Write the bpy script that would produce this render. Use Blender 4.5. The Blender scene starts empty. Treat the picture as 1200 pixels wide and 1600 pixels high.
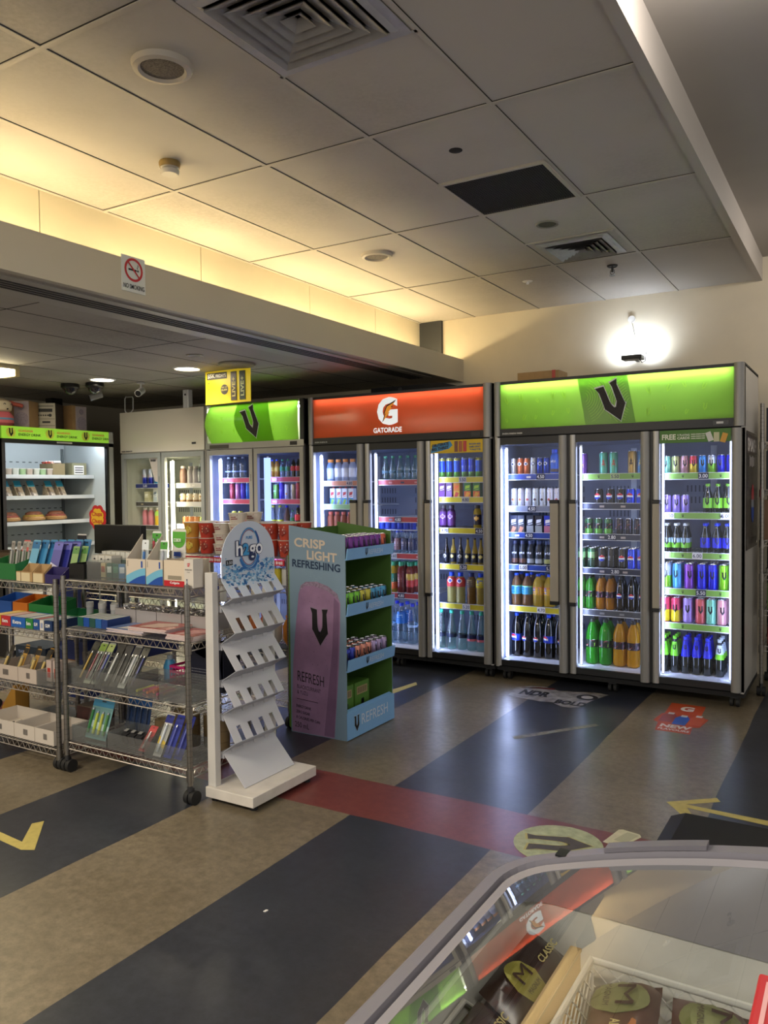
import bpy, math, random
from mathutils import Vector, Matrix
R = random.Random(7)
S = bpy.context.scene
COL = S.collection

# ------------------------------------------------------------------ camera, exposure, world, room lights
H = 1.40                                    # eye height
ROT = Matrix(((0.85576719, -0.00746323, 0.51730728),
              (0.51725185, 0.0328911, -0.85520097),
              (-0.01063225, 0.99943108, 0.03200749)))
cam_data = bpy.data.cameras.new('camera')
cam = bpy.data.objects.new('camera', cam_data)
COL.objects.link(cam)
cam.matrix_world = Matrix.Translation((0, 0, H)) @ ROT.to_4x4()
cam_data.sensor_fit = 'VERTICAL'
cam_data.sensor_height = 36
cam_data.lens = 1248 / 1600 * 36
cam_data.clip_start = 0.02
S.camera = cam
S.view_settings.view_transform = 'Standard'
S.view_settings.look = 'None'
S.view_settings.exposure = 1.45
S.view_settings.gamma = 1
S.view_settings.use_curve_mapping = False
S.cycles.max_bounces = 7
S.cycles.diffuse_bounces = 3
S.cycles.glossy_bounces = 3
S.cycles.transmission_bounces = 4
S.cycles.transparent_max_bounces = 24
S.cycles.sample_clamp_indirect = 4
S.cycles.caustics_reflective = False
S.cycles.caustics_refractive = False

W = bpy.data.worlds.new('shop_world')
S.world = W
W.use_nodes = True
W.node_tree.nodes['Background'].inputs[0].default_value = (0.80, 0.78, 0.76, 1)
W.node_tree.nodes['Background'].inputs[1].default_value = 0.40


def lamp(name, kind, loc, power, color, size=None, target=None, spot=None, label=None):
    d = bpy.data.lights.new(name, kind)
    d.energy = power
    d.color = color
    if kind == 'AREA':
        d.shape = 'RECTANGLE' if isinstance(size, tuple) else 'DISK'
        if isinstance(size, tuple):
            d.size, d.size_y = size
        else:
            d.size = size
    elif size:
        d.shadow_soft_size = size
    if kind == 'SPOT':
        d.spot_size = spot
        d.spot_blend = 0.9
    o = bpy.data.objects.new(name, d)
    o.location = loc
    if target:
        o.rotation_euler = (Vector(target) - Vector(loc)).to_track_quat('-Z', 'Y').to_euler()
    COL.objects.link(o)
    return o


WARM = (1.0, 0.84, 0.60)
NEUT = (1.0, 0.93, 0.84)
COOL = (0.80, 0.88, 1.0)
# unseen fill panels added to light the room, behind camera and above left aisle
lamp('added_fill_panel', 'AREA', (-2.3, -0.6, 2.84), 30, NEUT, (1.1, 0.5), (-2.3, -0.6, 0))
lamp('added_fill_panel', 'AREA', (0.9, -0.8, 2.95), 24, NEUT, (1.1, 0.5), (0.9, -0.8, 0))
lamp('added_fill_panel', 'AREA', (-5.0, 0.8, 2.29), 16, WARM, (1.1, 0.4), (-5.0, 0.8, 0))
lamp('added_fill_panel', 'AREA', (-2.9, 0.55, 2.30), 9, WARM, (0.3, 0.9), (-2.5, 1.1, 0))
lamp('ceiling_bulb', 'POINT', (-0.33, 2.45, 2.90), 7, (1, 0.93, 0.88), 0.05)
lamp('ceiling_bulb', 'POINT', (0.15, 5.5, 2.88), 5, (1, 0.93, 0.88), 0.05)

# ------------------------------------------------------------------ materials
MATS = {}


def lin(h):
    h = h.lstrip('#')
    c = [int(h[i:i + 2], 16) / 255 for i in (0, 2, 4)]
    return tuple(x / 12.92 if x <= 0.04045 else ((x + 0.055) / 1.055) ** 2.4 for x in c)


def mat(h, rough=0.5, metal=0.0, emit=0.0, noise=0.0, scale=20.0, bump=0.0, coat=0.0, alpha=None, spec=0.5):
    key = (h, rough, metal, emit, noise, scale, bump, coat, alpha, spec)
    if key in MATS:
        return MATS[key]
    m = bpy.data.materials.new('surface_' + str(len(MATS)))
    m.use_nodes = True
    nt = m.node_tree
    b = nt.nodes['Principled BSDF']
    c = lin(h)
    b.inputs['Base Color'].default_value = (*c, 1)
    b.inputs['Roughness'].default_value = rough
    b.inputs['Metallic'].default_value = metal
    b.inputs['Specular IOR Level'].default_value = spec
    if coat:
        b.inputs['Coat Weight'].default_value = coat
        b.inputs['Coat Roughness'].default_value = 0.08
    if emit:
        b.inputs['Emission Color'].default_value = (*c, 1)
        b.inputs['Emission Strength'].default_value = emit
    if noise or bump:
        tc = nt.nodes.new('ShaderNodeTexCoord')
        n = nt.nodes.new('ShaderNodeTexNoise')
        n.inputs['Scale'].default_value = scale
        n.inputs['Detail'].default_value = 5
        nt.links.new(tc.outputs['Object'], n.inputs['Vector'])
        if noise:
            r = nt.nodes.new('ShaderNodeMapRange')
            r.inputs[1].default_value = 0.3
            r.inputs[2].default_value = 0.7
            r.inputs[3].default_value = 1 - noise
            r.inputs[4].default_value = 1 + noise
            hs = nt.nodes.new('ShaderNodeHueSaturation')
            hs.inputs['Color'].default_value = (*c, 1)
            nt.links.new(n.outputs['Fac'], r.inputs[0])
            nt.links.new(r.outputs[0], hs.inputs['Value'])
            nt.links.new(hs.outputs[0], b.inputs['Base Color'])
        if bump:
            bp = nt.nodes.new('ShaderNodeBump')
            bp.inputs['Strength'].default_value = bump
            bp.inputs['Distance'].default_value = 0.01
            nt.links.new(n.outputs['Fac'], bp.inputs['Height'])
            nt.links.new(bp.outputs[0], b.inputs['Normal'])
    MATS[key] = m
    return m


def glass(h='#ffffff', ref=0.06, rough=0.0, body=0.0, bodycol='#ffffff', ior=1.45):
    """thin sheet: clear pane that also mirrors by fresnel, optionally with a milky body"""
    key = ('glass', h, ref, rough, body, bodycol, ior)
    if key in MATS:
        return MATS[key]
    m = bpy.data.materials.new('clear_' + str(len(MATS)))
    m.use_nodes = True
    nt = m.node_tree
    nt.nodes.clear()
    out = nt.nodes.new('ShaderNodeOutputMaterial')
    t = nt.nodes.new('ShaderNodeBsdfTransparent')
    t.inputs[0].default_value = (*lin(h), 1)
    g = nt.nodes.new('ShaderNodeBsdfGlossy')
    g.inputs['Roughness'].default_value = rough
    f = nt.nodes.new('ShaderNodeFresnel')
    f.inputs[0].default_value = ior
    mx = nt.nodes.new('ShaderNodeMixShader')
    mul = nt.nodes.new('ShaderNodeMath')
    mul.operation = 'MULTIPLY'
    mul.inputs[1].default_value = ref / 0.04
    mul.use_clamp = True
    gm = nt.nodes.new('ShaderNodeNewGeometry')
    inv = nt.nodes.new('ShaderNodeMath'); inv.operation = 'SUBTRACT'; inv.inputs[0].default_value = 1.0
    nt.links.new(gm.outputs['Backfacing'], inv.inputs[1])
    m2 = nt.nodes.new('ShaderNodeMath'); m2.operation = 'MULTIPLY'
    nt.links.new(f.outputs[0], m2.inputs[0]); nt.links.new(inv.outputs[0], m2.inputs[1])
    nt.links.new(m2.outputs[0], mul.inputs[0])
    last = t.outputs[0]
    if body:
        d = nt.nodes.new('ShaderNodeBsdfDiffuse')
        d.inputs[0].default_value = (*lin(bodycol), 1)
        tr = nt.nodes.new('ShaderNodeBsdfTranslucent')
        tr.inputs[0].default_value = (*lin(bodycol), 1)
        m0 = nt.nodes.new('ShaderNodeMixShader')
        m0.inputs[0].default_value = 0.5
        nt.links.new(d.outputs[0], m0.inputs[1])
        nt.links.new(tr.outputs[0], m0.inputs[2])
        m1 = nt.nodes.new('ShaderNodeMixShader')
        m1.inputs[0].default_value = body
        nt.links.new(last, m1.inputs[1])
        nt.links.new(m0.outputs[0], m1.inputs[2])
        last = m1.outputs[0]
    nt.links.new(mul.outputs[0], mx.inputs[0])
    nt.links.new(last, mx.inputs[1])
    nt.links.new(g.outputs[0], mx.inputs[2])
    nt.links.new(mx.outputs[0], out.inputs[0])
    MATS[key] = m
    return m


def backlit(h, rough=0.25, trans=0.75):
    """printed translucent sheet, lit by the tube behind it"""
    key = ('backlit', h, rough, trans)
    if key in MATS:
        return MATS[key]
    m = bpy.data.materials.new('backlit_' + str(len(MATS)))
    m.use_nodes = True
    nt = m.node_tree
    b = nt.nodes['Principled BSDF']
    out = nt.nodes['Material Output']
    c = lin(h)
    b.inputs['Base Color'].default_value = (*c, 1)
    b.inputs['Roughness'].default_value = rough
    tr = nt.nodes.new('ShaderNodeBsdfTranslucent')
    tr.inputs[0].default_value = (*[0.15 + 0.85 * x for x in c], 1)
    mx = nt.nodes.new('ShaderNodeMixShader')
    mx.inputs[0].default_value = trans
    nt.links.new(b.outputs[0], mx.inputs[1])
    nt.links.new(tr.outputs[0], mx.inputs[2])
    nt.links.new(mx.outputs[0], out.inputs[0])
    MATS[key] = m
    return m


def glow(h, strength):
    key = ('glow', h, strength)
    if key in MATS:
        return MATS[key]
    m = bpy.data.materials.new('lamp_glow_' + str(len(MATS)))
    m.use_nodes = True
    nt = m.node_tree
    nt.nodes.clear()
    out = nt.nodes.new('ShaderNodeOutputMaterial')
    e = nt.nodes.new('ShaderNodeEmission')
    e.inputs[0].default_value = (*lin(h), 1)
    e.inputs[1].default_value = strength
    nt.links.new(e.outputs[0], out.inputs[0])
    MATS[key] = m
    return m


# ------------------------------------------------------------------ mesh builder
TEXT_CACHE = {}


def text_mesh(s, bold):
    k = (s, bold)
    if k not in TEXT_CACHE:
        cu = bpy.data.curves.new('t', 'FONT')
        cu.body = s
        cu.offset = bold
        cu.resolution_u = 3
        o = bpy.data.objects.new('t', cu)
        COL.objects.link(o)
        dg = bpy.context.evaluated_depsgraph_get()
        me = bpy.data.meshes.new_from_object(o.evaluated_get(dg))
        vs = [tuple(v.co) for v in me.vertices]
        fs = [tuple(p.vertices) for p in me.polygons]
        bpy.data.objects.remove(o)
        bpy.data.curves.remove(cu)
        bpy.data.meshes.remove(me)
        x0 = min(v[0] for v in vs); x1 = max(v[0] for v in vs)
        y0 = min(v[1] for v in vs); y1 = max(v[1] for v in vs)
        TEXT_CACHE[k] = ([((v[0] - x0) / (x1 - x0), (v[1] - y0) / (y1 - y0)) for v in vs], fs, (x1 - x0) / (y1 - y0))
    return TEXT_CACHE[k]


class MB:
    def __init__(self):
        self.v = []; self.f = []; self.m = []; self.s = []; self.mats = []; self.T = None

    def mi(self, m):
        if m not in self.mats:
            self.mats.append(m)
        return self.mats.index(m)

    def add(self, vs, fs, m, smooth=False):
        n = len(self.v)
        if self.T is not None:
            vs = [tuple(self.T @ Vector(v)) for v in vs]
        self.v += [tuple(v) for v in vs]
        i = self.mi(m)
        for f in fs:
            self.f.append(tuple(n + k for k in f)); self.m.append(i); self.s.append(smooth)
        return self

    def box(self, x0, x1, y0, y1, z0, z1, m):
        vs = [(x, y, z) for z in (z0, z1) for y in (y0, y1) for x in (x0, x1)]
        return self.add(vs, [(0, 2, 3, 1), (4, 5, 7, 6), (0, 1, 5, 4), (2, 6, 7, 3), (0, 4, 6, 2), (1, 3, 7, 5)], m)

    def obox(self, c, d, m, rz=0.0, rx=0.0, ry=0.0):
        M = Matrix.Translation(c) @ Matrix.Rotation(rz, 4, 'Z') @ Matrix.Rotation(ry, 4, 'Y') @ Matrix.Rotation(rx, 4, 'X')
        vs = [M @ Vector((sx * d[0] / 2, sy * d[1] / 2, sz * d[2] / 2)) for sz in (-1, 1) for sy in (-1, 1) for sx in (-1, 1)]
        return self.add([tuple(v) for v in vs], [(0, 2, 3, 1), (4, 5, 7, 6), (0, 1, 5, 4), (2, 6, 7, 3), (0, 4, 6, 2), (1, 3, 7, 5)], m)

    def cyl(self, p0, p1, r, m, n=12, r1=None, caps=True):
        p0 = Vector(p0); p1 = Vector(p1)
        r1 = r if r1 is None else r1
        d = (p1 - p0).normalized()
        a = d.orthogonal().normalized(); b = d.cross(a)
        vs = []
        for p, rr in ((p0, r), (p1, r1)):
            for i in range(n):
                t = 2 * math.pi * i / n
                vs.append(tuple(p + a * math.cos(t) * rr + b * math.sin(t) * rr))
        fs = [(i, (i + 1) % n, n + (i + 1) % n, n + i) for i in range(n)]
        self.add(vs, fs, m, True)
        if caps:
            self.add(vs, [tuple(reversed(range(n))), tuple(range(n, 2 * n))], m)
        return self

    def tube(self, pts, r, m, n=6, closed=False):
        pts = [Vector(p) for p in pts]
        k = len(pts); vs = []
        up = None
        for i, p in enumerate(pts):
            a = pts[(i - 1) % k] if (i or closed) else pts[0]
            b = pts[(i + 1) % k] if (i < k - 1 or closed) else pts[-1]
            d = (b - a).normalized() if (b - a).length > 1e-9 else Vector((0, 0, 1))
            if up is None:
                up = d.orthogonal().normalized()
            up = (up - d * up.dot(d))
            up = up.normalized() if up.length > 1e-6 else d.orthogonal().normalized()
            q = d.cross(up)
            for j in range(n):
                t = 2 * math.pi * j / n
                vs.append(tuple(p + up * math.cos(t) * r + q * math.sin(t) * r))
        fs = []
        for i in range(k if closed else k - 1):
            a0 = i * n; b0 = ((i + 1) % k) * n
            for j in range(n):
                fs.append((a0 + j, a0 + (j + 1) % n, b0 + (j + 1) % n, b0 + j))
        if not closed:
            fs += [tuple(reversed(range(n))), tuple(range((k - 1) * n, k * n))]
        return self.add(vs, fs, m, True)

    def lathe(self, prof, m, n=14, c=(0, 0, 0), top=True, bottom=True):
        """prof: (r, z) or (r, z, material for the band that ends here)"""
        for i in range(len(prof) - 1):
            (r0, z0), (r1, z1) = prof[i][:2], prof[i + 1][:2]
            mm = prof[i + 1][2] if len(prof[i + 1]) > 2 else m
            pass
        vs = []
        for p in prof:
            for j in range(n):
                t = 2 * math.pi * (j + 0.5) / n
                vs.append((c[0] + p[0] * math.cos(t), c[1] + p[0] * math.sin(t), c[2] + p[1]))
        base = len(self.v)
        if self.T is not None:
            vs = [tuple(self.T @ Vector(v)) for v in vs]
        self.v += vs
        for i in range(len(prof) - 1):
            mm = prof[i + 1][2] if len(prof[i + 1]) > 2 else m
            k = self.mi(mm)
            for j in range(n):
                self.f.append((base + i * n + j, base + i * n + (j + 1) % n, base + (i + 1) * n + (j + 1) % n, base + (i + 1) * n + j))
                self.m.append(k); self.s.append(True)
        if bottom:
            self.f.append(tuple(base + j for j in reversed(range(n)))); self.m.append(self.mi(m)); self.s.append(False)
        if top:
            o = base + (len(prof) - 1) * n
            self.f.append(tuple(o + j for j in range(n))); self.m.append(self.mi(m)); self.s.append(False)
        return self

    def prism(self, poly, o, u, v, w, m, cap=True):
        """poly of (a, b) in the plane o + a*u + b*v, thickened by vector w"""
        o, u, v, w = Vector(o), Vector(u), Vector(v), Vector(w)
        n = len(poly)
        a = [tuple(o + u * p[0] + v * p[1]) for p in poly]
        b = [tuple(Vector(p) + w) for p in a]
        fs = [(i, (i + 1) % n, n + (i + 1) % n, n + i) for i in range(n)]
        fs += [tuple(reversed(range(n))), tuple(range(n, 2 * n))]
        return self.add(a + b, fs, m)

    def text(self, s, o, u, v, width, height, m, bold=0.0, lift=0.0012):
        """flat letters in the plane spanned by unit vectors u, v, lower left corner o"""
        o, u, v = Vector(o), Vector(u).normalized(), Vector(v).normalized()
        vs, fs, asp = text_mesh(s, bold)
        if width is None:
            width = height * asp
        n = u.cross(v) * lift
        return self.add([tuple(o + u * (p[0] * width) + v * (p[1] * height) + n) for p in vs], fs, m)

    def marks(self, o, u, v, w, h, m, *_a):
        """a line of small print too fine to read: a row of short strokes"""
        o, u, v = Vector(o), Vector(u).normalized(), Vector(v).normalized()
        x_, k = 0.0, 0
        while x_ < w - h * 0.5:
            ww = h * (0.45, 0.6, 0.35, 0.7, 0.5)[k % 5]
            self.panel(o + u * x_ + v * (h * (0.0, 0.1, 0.0)[k % 3]), u, v, ww, h * (1.0, 0.8, 0.9)[k % 3], m, 0.0012)
            x_ += ww + h * (0.18 if k % 6 != 5 else 0.5)
            k += 1
        return self

    def panel(self, o, u, v, w, h, m, lift=0.0):
        o, u, v = Vector(o), Vector(u).normalized(), Vector(v).normalized()
        n = u.cross(v) * lift
        return self.add([tuple(o + n), tuple(o + u * w + n), tuple(o + u * w + v * h + n), tuple(o + v * h + n)], [(0, 1, 2, 3)], m)

    def poly(self, pts, o, u, v, m, lift=0.0):
        o, u, v = Vector(o), Vector(u), Vector(v)
        n = u.normalized().cross(v.normalized()) * lift
        return self.add([tuple(o + u * p[0] + v * p[1] + n) for p in pts], [tuple(range(len(pts)))], m)

    def wrap(self, quads, r, z0, sx, sz, m, x0=0.0, lift=0.0006):
        """small flat shapes wrapped on the -Y face of a can of radius r"""
        for q in quads:
            vs = []
            for (a, b) in q:
                t = (a * sx + x0) / r
                vs.append(((r + lift) * math.sin(t), -(r + lift) * math.cos(t), z0 + b * sz))
            self.add(vs, [tuple(range(len(vs)))], m)
        return self

    def disc_wrap(self, r, zc, rad, bands, lift=0.0007, x0=0.0):
        """round emblem in horizontal bands [(from, to, material)] in -1..1, wrapped on the -Y face"""
        for a, b, m in bands:
            k = 3
            for i in range(k):
                za = a + (b - a) * i / k; zb = a + (b - a) * (i + 1) / k
                wa = math.sqrt(max(0, 1 - za * za)); wb = math.sqrt(max(0, 1 - zb * zb))
                segs = 4
                for j in range(segs):
                    f0 = -1 + 2 * j / segs; f1 = -1 + 2 * (j + 1) / segs
                    vs = []
                    for f, w_, z in ((f0, wa, za), (f1, wa, za), (f1, wb, zb), (f0, wb, zb)):
                        t = (f * w_ * rad + x0) / r
                        vs.append(((r + lift) * math.sin(t), -(r + lift) * math.cos(t), zc + z * rad))
                    self.add(vs, [(0, 1, 2, 3)], m)
        return self

    def mesh(self, name):
        me = bpy.data.meshes.new(name)
        me.from_pydata(self.v, [], self.f)
        for m in self.mats:
            me.materials.append(m)
        me.polygons.foreach_set('material_index', self.m)
        me.polygons.foreach_set('use_smooth', self.s)
        me.update()
        if any(self.s):
            me.set_sharp_from_angle(angle=math.radians(38))
        return me

    def build(self, name, parent=None, loc=None, rot=None, bevel=0.0, **kw):
        o = bpy.data.objects.new(name, self.mesh(name))
        COL.objects.link(o)
        if parent:
            o.parent = parent
        if loc:
            o.location = loc
        if rot:
            o.rotation_euler = rot
        if bevel:
            b = o.modifiers.new('edge', 'BEVEL')
            b.width = bevel; b.segments = 2; b.limit_method = 'ANGLE'
        tag(o, **kw)
        return o


def tag(o, label=None, cat=None, group=None, kind=None):
    if label: o['label'] = label
    if cat: o['category'] = cat
    if group: o['group'] = group
    if kind: o['kind'] = kind
    return o


def thing(name, label, cat, loc=(0, 0, 0), rz=0.0, group=None):
    o = bpy.data.objects.new(name, None)
    o.empty_display_size = 0.05
    COL.objects.link(o)
    o.location = loc
    o.rotation_euler = (0, 0, rz)
    return tag(o, label, cat, group)


def struct(mb, name, **k):
    return mb.build(name, kind='structure', **k)


def dup(root, loc, rz=0.0, label=None, group=None):
    r = root.copy()
    COL.objects.link(r)
    r.location = loc
    r.rotation_euler = (0, 0, rz)
    if label: r['label'] = label
    if group: r['group'] = group
    for ch in list(root.children):
        c = ch.copy(); COL.objects.link(c); c.parent = r
        for g in ch.children:
            d = g.copy(); COL.objects.link(d); d.parent = c
    return r


X, Y, Z = Vector((1, 0, 0)), Vector((0, 1, 0)), Vector((0, 0, 1))
NX, NY = -X, -Y
ORD = ['', 'first', 'second', 'third', 'fourth', 'fifth', 'sixth', 'seventh', 'eighth', 'ninth', 'tenth', 'eleventh', 'twelfth']


def ray_x(u, v, y):
    """x of the vertical plane y seen along image column u at row v"""
    d = ROT @ Vector(((u - 600) / 1248, (800 - v) / 1248, -1))
    return d.x * y / d.y


# common materials
M_CHROME = mat('#cfcac4', 0.34, 0.85)
M_CHROMED = mat('#8d8880', 0.3, 0.9)
M_BLACK = mat('#0b0b0c', 0.4)
M_MATTBLACK = mat('#101011', 0.8)
M_DKGREY = mat('#2b2b2d', 0.5)
M_SILVER = mat('#a9a7a2', 0.38, 0.55)
M_COLUMN = mat('#8f8d88', 0.42, 0.35)
M_WHITE = mat('#e8e6e0', 0.45)
M_WHITEG = mat('#eeedea', 0.25, coat=0.3)
M_CREAM = mat('#d8cdb4', 0.6, noise=0.05, scale=3)
M_LINER = mat('#5f687e', 0.5)
M_CARD = mat('#a98a5e', 0.8, noise=0.06, scale=30)
M_ALU = mat('#c8c8ca', 0.25, 0.9)
M_RUBBER = mat('#141414', 0.7)
M_NAVY = mat('#1c2a66', 0.5)
M_RED = mat('#b3202a', 0.45)
M_PANE = glass(ref=0.05)
M_BIN = glass('#eef0f0', 0.07, 0.12, 0.12, '#d9dbdb')

M_BLIS = glass('#f4f6f6', 0.07, 0.10, 0.03, '#d9dbdb')

# ------------------------------------------------------------------ floor
def floor_material():
    m = bpy.data.materials.new('vinyl_floor')
    m.use_nodes = True
    nt = m.node_tree
    N = nt.nodes.new; L = nt.links.new
    b = nt.nodes['Principled BSDF']
    tc = N('ShaderNodeTexCoord')
    sep = N('ShaderNodeSeparateXYZ')
    L(tc.outputs['Object'], sep.inputs[0])

    def math_(op, a, b_=None, c_=None):
        n = N('ShaderNodeMath'); n.operation = op
        for i, q in enumerate((a, b_, c_)):
            if q is None: continue
            if isinstance(q, (int, float)): n.inputs[i].default_value = q
            else: L(q, n.inputs[i])
        return n.outputs[0]

    def noise(scale, detail=4, rough=0.55):
        n = N('ShaderNodeTexNoise'); n.inputs['Scale'].default_value = scale
        n.inputs['Detail'].default_value = detail; n.inputs['Roughness'].default_value = rough
        L(tc.outputs['Object'], n.inputs['Vector']); return n.outputs['Fac']

    def mix(f, a, c):
        n = N('ShaderNodeMix'); n.data_type = 'RGBA'
        if isinstance(f, (int, float)): n.inputs[0].default_value = f
        else: L(f, n.inputs[0])
        for i, q in ((6, a), (7, c)):
            if isinstance(q, str): n.inputs[i].default_value = (*lin(q), 1)
            else: L(q, n.inputs[i])
        return n.outputs[2]

    def ramp(f, lo, hi, a=0.0, c=1.0):
        n = N('ShaderNodeMapRange'); L(f, n.inputs[0])
        n.inputs[1].default_value = lo; n.inputs[2].default_value = hi
        n.inputs[3].default_value = a; n.inputs[4].default_value = c
        return n.outputs[0]
    wob = math_('MULTIPLY', math_('SUBTRACT', noise(1.3, 1), 0.5), 0.03)
    xx = math_('ADD', sep.outputs[0], wob)
    k = math_('FLOOR', math_('DIVIDE', math_('ADD', xx, 0.565 + 65.8), 0.658))
    odd = math_('MODULO', k, 2)                      # 0 dark blue, 1 tan
    wy = math_('MULTIPLY', math_('SUBTRACT', noise(2.1, 1), 0.5), 0.05)
    yy = math_('ADD', sep.outputs[1], wy)
    red = math_('MULTIPLY', math_('GREATER_THAN', yy, 2.80), math_('LESS_THAN', yy, 3.18))
    big = ramp(noise(1.6, 5), 0.3, 0.7)
    fine = ramp(noise(26, 8, 0.75), 0.38, 0.62)
    tan = mix(big, '#6c6250', '#8c806a')
    tan = mix(math_('MULTIPLY', fine, 0.6), tan, '#50483a')
    blue = mix(big, '#2a2d35', '#3b3e46')
    blue = mix(math_('MULTIPLY', fine, 0.5), blue, '#1f2126')
    redc = mix(big, '#6c3833', '#82453d')
    redc = mix(math_('MULTIPLY', fine, 0.4), redc, '#54211f')
    c = mix(odd, blue, tan)
    c = mix(red, c, redc)
    spots = ramp(noise(75, 3, 0.6), 0.66, 0.74)
    c = mix(math_('MULTIPLY', spots, 0.35), c, '#1f1a15')
    L(c, b.inputs['Base Color'])
    L(ramp(noise(3, 2), 0.25, 0.75, 0.285, 0.36), b.inputs['Roughness'])
    b.inputs['Specular IOR Level'].default_value = 0.45
    bp = N('ShaderNodeBump'); bp.inputs['Strength'].default_value = 0.05; bp.inputs['Distance'].default_value = 0.002
    L(noise(60, 3), bp.inputs['Height']); L(bp.outputs[0], b.inputs['Normal'])
    return m


struct(MB().box(-8.5, 4.0, -3.0, 6.38, -0.05, 0.0, floor_material()), 'floor')


# ------------------------------------------------------------------ walls, ceilings
def ceiling_material(base, dirt, linex=None, liney=None):
    m = bpy.data.materials.new('ceiling_board')
    m.use_nodes = True
    nt = m.node_tree
    N = nt.nodes.new; L = nt.links.new
    b = nt.nodes['Principled BSDF']
    tc = N('ShaderNodeTexCoord')
    n1 = N('ShaderNodeTexNoise'); n1.inputs['Scale'].default_value = 1.1; n1.inputs['Detail'].default_value = 6
    n2 = N('ShaderNodeTexNoise'); n2.inputs['Scale'].default_value = 60; n2.inputs['Detail'].default_value = 6
    L(tc.outputs['Object'], n1.inputs['Vector']); L(tc.outputs['Object'], n2.inputs['Vector'])
    r = N('ShaderNodeMapRange'); r.inputs[1].default_value = 0.42; r.inputs[2].default_value = 0.7
    L(n1.outputs[0], r.inputs[0])
    mul = N('ShaderNodeMath'); mul.operation = 'MULTIPLY'; L(r.outputs[0], mul.inputs[0]); L(n2.outputs[0], mul.inputs[1])
    mx = N('ShaderNodeMix'); mx.data_type = 'RGBA'; L(mul.outputs[0], mx.inputs[0])
    mx.inputs[6].default_value = (*lin(base), 1); mx.inputs[7].default_value = (*lin(dirt), 1)
    L(mx.outputs[2], b.inputs['Base Color'])
    b.inputs['Roughness'].default_value = 0.75
    return m


ZC, ZL, YW = 2.86, 2.31, 6.38
M_CEIL = ceiling_material('#bdb7ad', '#968f84')
M_CEIL2 = ceiling_material('#a9a294', '#70695e')
struct(MB().box(-3.62, -0.70, -3.0, YW, ZC, ZC + 0.05, M_CEIL), 'ceiling')
struct(MB().box(-0.66, 4.0, -3.0, YW, 3.02, 3.07, mat('#a39d95', 0.7, noise=0.04, scale=2)), 'ceiling')
struct(MB().box(-0.70, -0.655, -3.0, YW, ZC - 0.008, 3.02, mat('#b6aea4', 0.55, noise=0.04, scale=2)), 'trim_1')
struct(MB().box(-8.5, -3.07, -3.0, YW, ZL, ZL + 0.05, M_CEIL2), 'ceiling')
struct(MB().box(-8.5, 4.0, YW, YW + 0.1, 0, 3.1, M_CREAM), 'wall_back')
struct(MB().box(-7.32, -7.22, -3.0, YW, 0, ZL, mat('#b3ab9a', 0.7, noise=0.05, scale=2)), 'wall_left')
# fascia beam with the lit cove behind it
struct(MB().box(-3.07, -3.03, -3.0, YW, ZL - 0.005, 2.50, mat('#b7b09c', 0.6, noise=0.03, scale=2)), 'trim_2')
boards = MB()
for i, y0 in enumerate([-3.0, -1.9, -0.8, 0.3, 1.4, 2.5, 3.6, 4.7, 5.6]):
    y1 = [-1.9, -0.8, 0.3, 1.4, 2.5, 3.6, 4.7, 5.6, YW][i]
    boards.box(-3.49, -3.45, y0 + 0.003, y1 - 0.003, ZL + 0.05, ZC, mat('#d6ccb0', 0.55, noise=0.04, scale=3))
struct(boards, 'wall_cove')
struct(MB().box(-3.448, -3.23, YW - 0.03, YW, ZL + 0.05, ZC, mat('#34373a', 0.5)), 'trim_3')
# grid bars of the suspended ceiling
gx = [-1.243, -1.797, -2.345, -2.925]
gy = [-1.745, -0.59, 0.565, 1.72, 2.875, 4.03, 5.18]
M_BAR = mat('#b9b2a5', 0.6)
M_GAP = mat('#2a2622', 0.9)
bars = MB()
for x in gx + [-3.44]:
    bars.box(x - 0.010, x + 0.010, -3.0, YW, ZC - 0.004, ZC, M_BAR)
    bars.box(x + 0.010, x + 0.0135, -3.0, YW, ZC - 0.0015, ZC, M_GAP)
for y in gy:
    bars.box(-3.45, -0.70, y - 0.010, y + 0.010, ZC - 0.005, ZC, M_BAR)
    bars.box(-3.45, -0.70, y - 0.014, y - 0.010, ZC - 0.0015, ZC, M_GAP)
for y in (2.29, 3.50, 4.645):
    bars.box(-1.797, -1.243, y - 0.008, y + 0.008, ZC - 0.004, ZC, M_BAR)
struct(bars, 'trim_4')
# joints and slot diffuser of the lower ceiling
low = MB()
for x in (-3.70, -4.12, -4.70, -5.28, -5.86, -6.44):
    low.box(x - 0.003, x + 0.003, -3.0, YW, ZL - 0.001, ZL, M_GAP)
for y in (-0.96, 1.34, 2.48, 3.62, 4.77, 5.9):
    low.box(-7.2, -3.42, y - 0.003, y + 0.003, ZL - 0.001, ZL, M_GAP)
struct(low, 'trim_5')
sl = MB()
sl.box(-3.42, -3.12, -3.0, 5.95, ZL - 0.006, ZL, mat('#a39c8f', 0.5))
for x in (-3.19, -3.225, -3.26, -3.295):
    sl.box(x - 0.011, x + 0.009, -3.0, 5.93, ZL - 0.008, ZL - 0.005, mat('#15130f', 0.8))
struct(sl, 'trim_6')

# cove tubes hidden behind the fascia
for i, y in enumerate((-0.6, 0.75, 2.1, 3.35, 4.6, 5.75)):
    t = thing('cove_tube_light', 'warm tube light in the cove behind the fascia, %s from the back wall' % ORD[6 - i], 'light', (-3.30, y, ZL + 0.05), group='tube lights in the cove')
    MB().box(-0.03, 0.03, -0.56, 0.56, 0, 0.035, M_WHITE).build('batten', t)
    MB().cyl((0, -0.53, 0.055), (0, 0.53, 0.055), 0.014, glow('#ffe6b4', 20), 8).build('tube', t)


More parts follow.
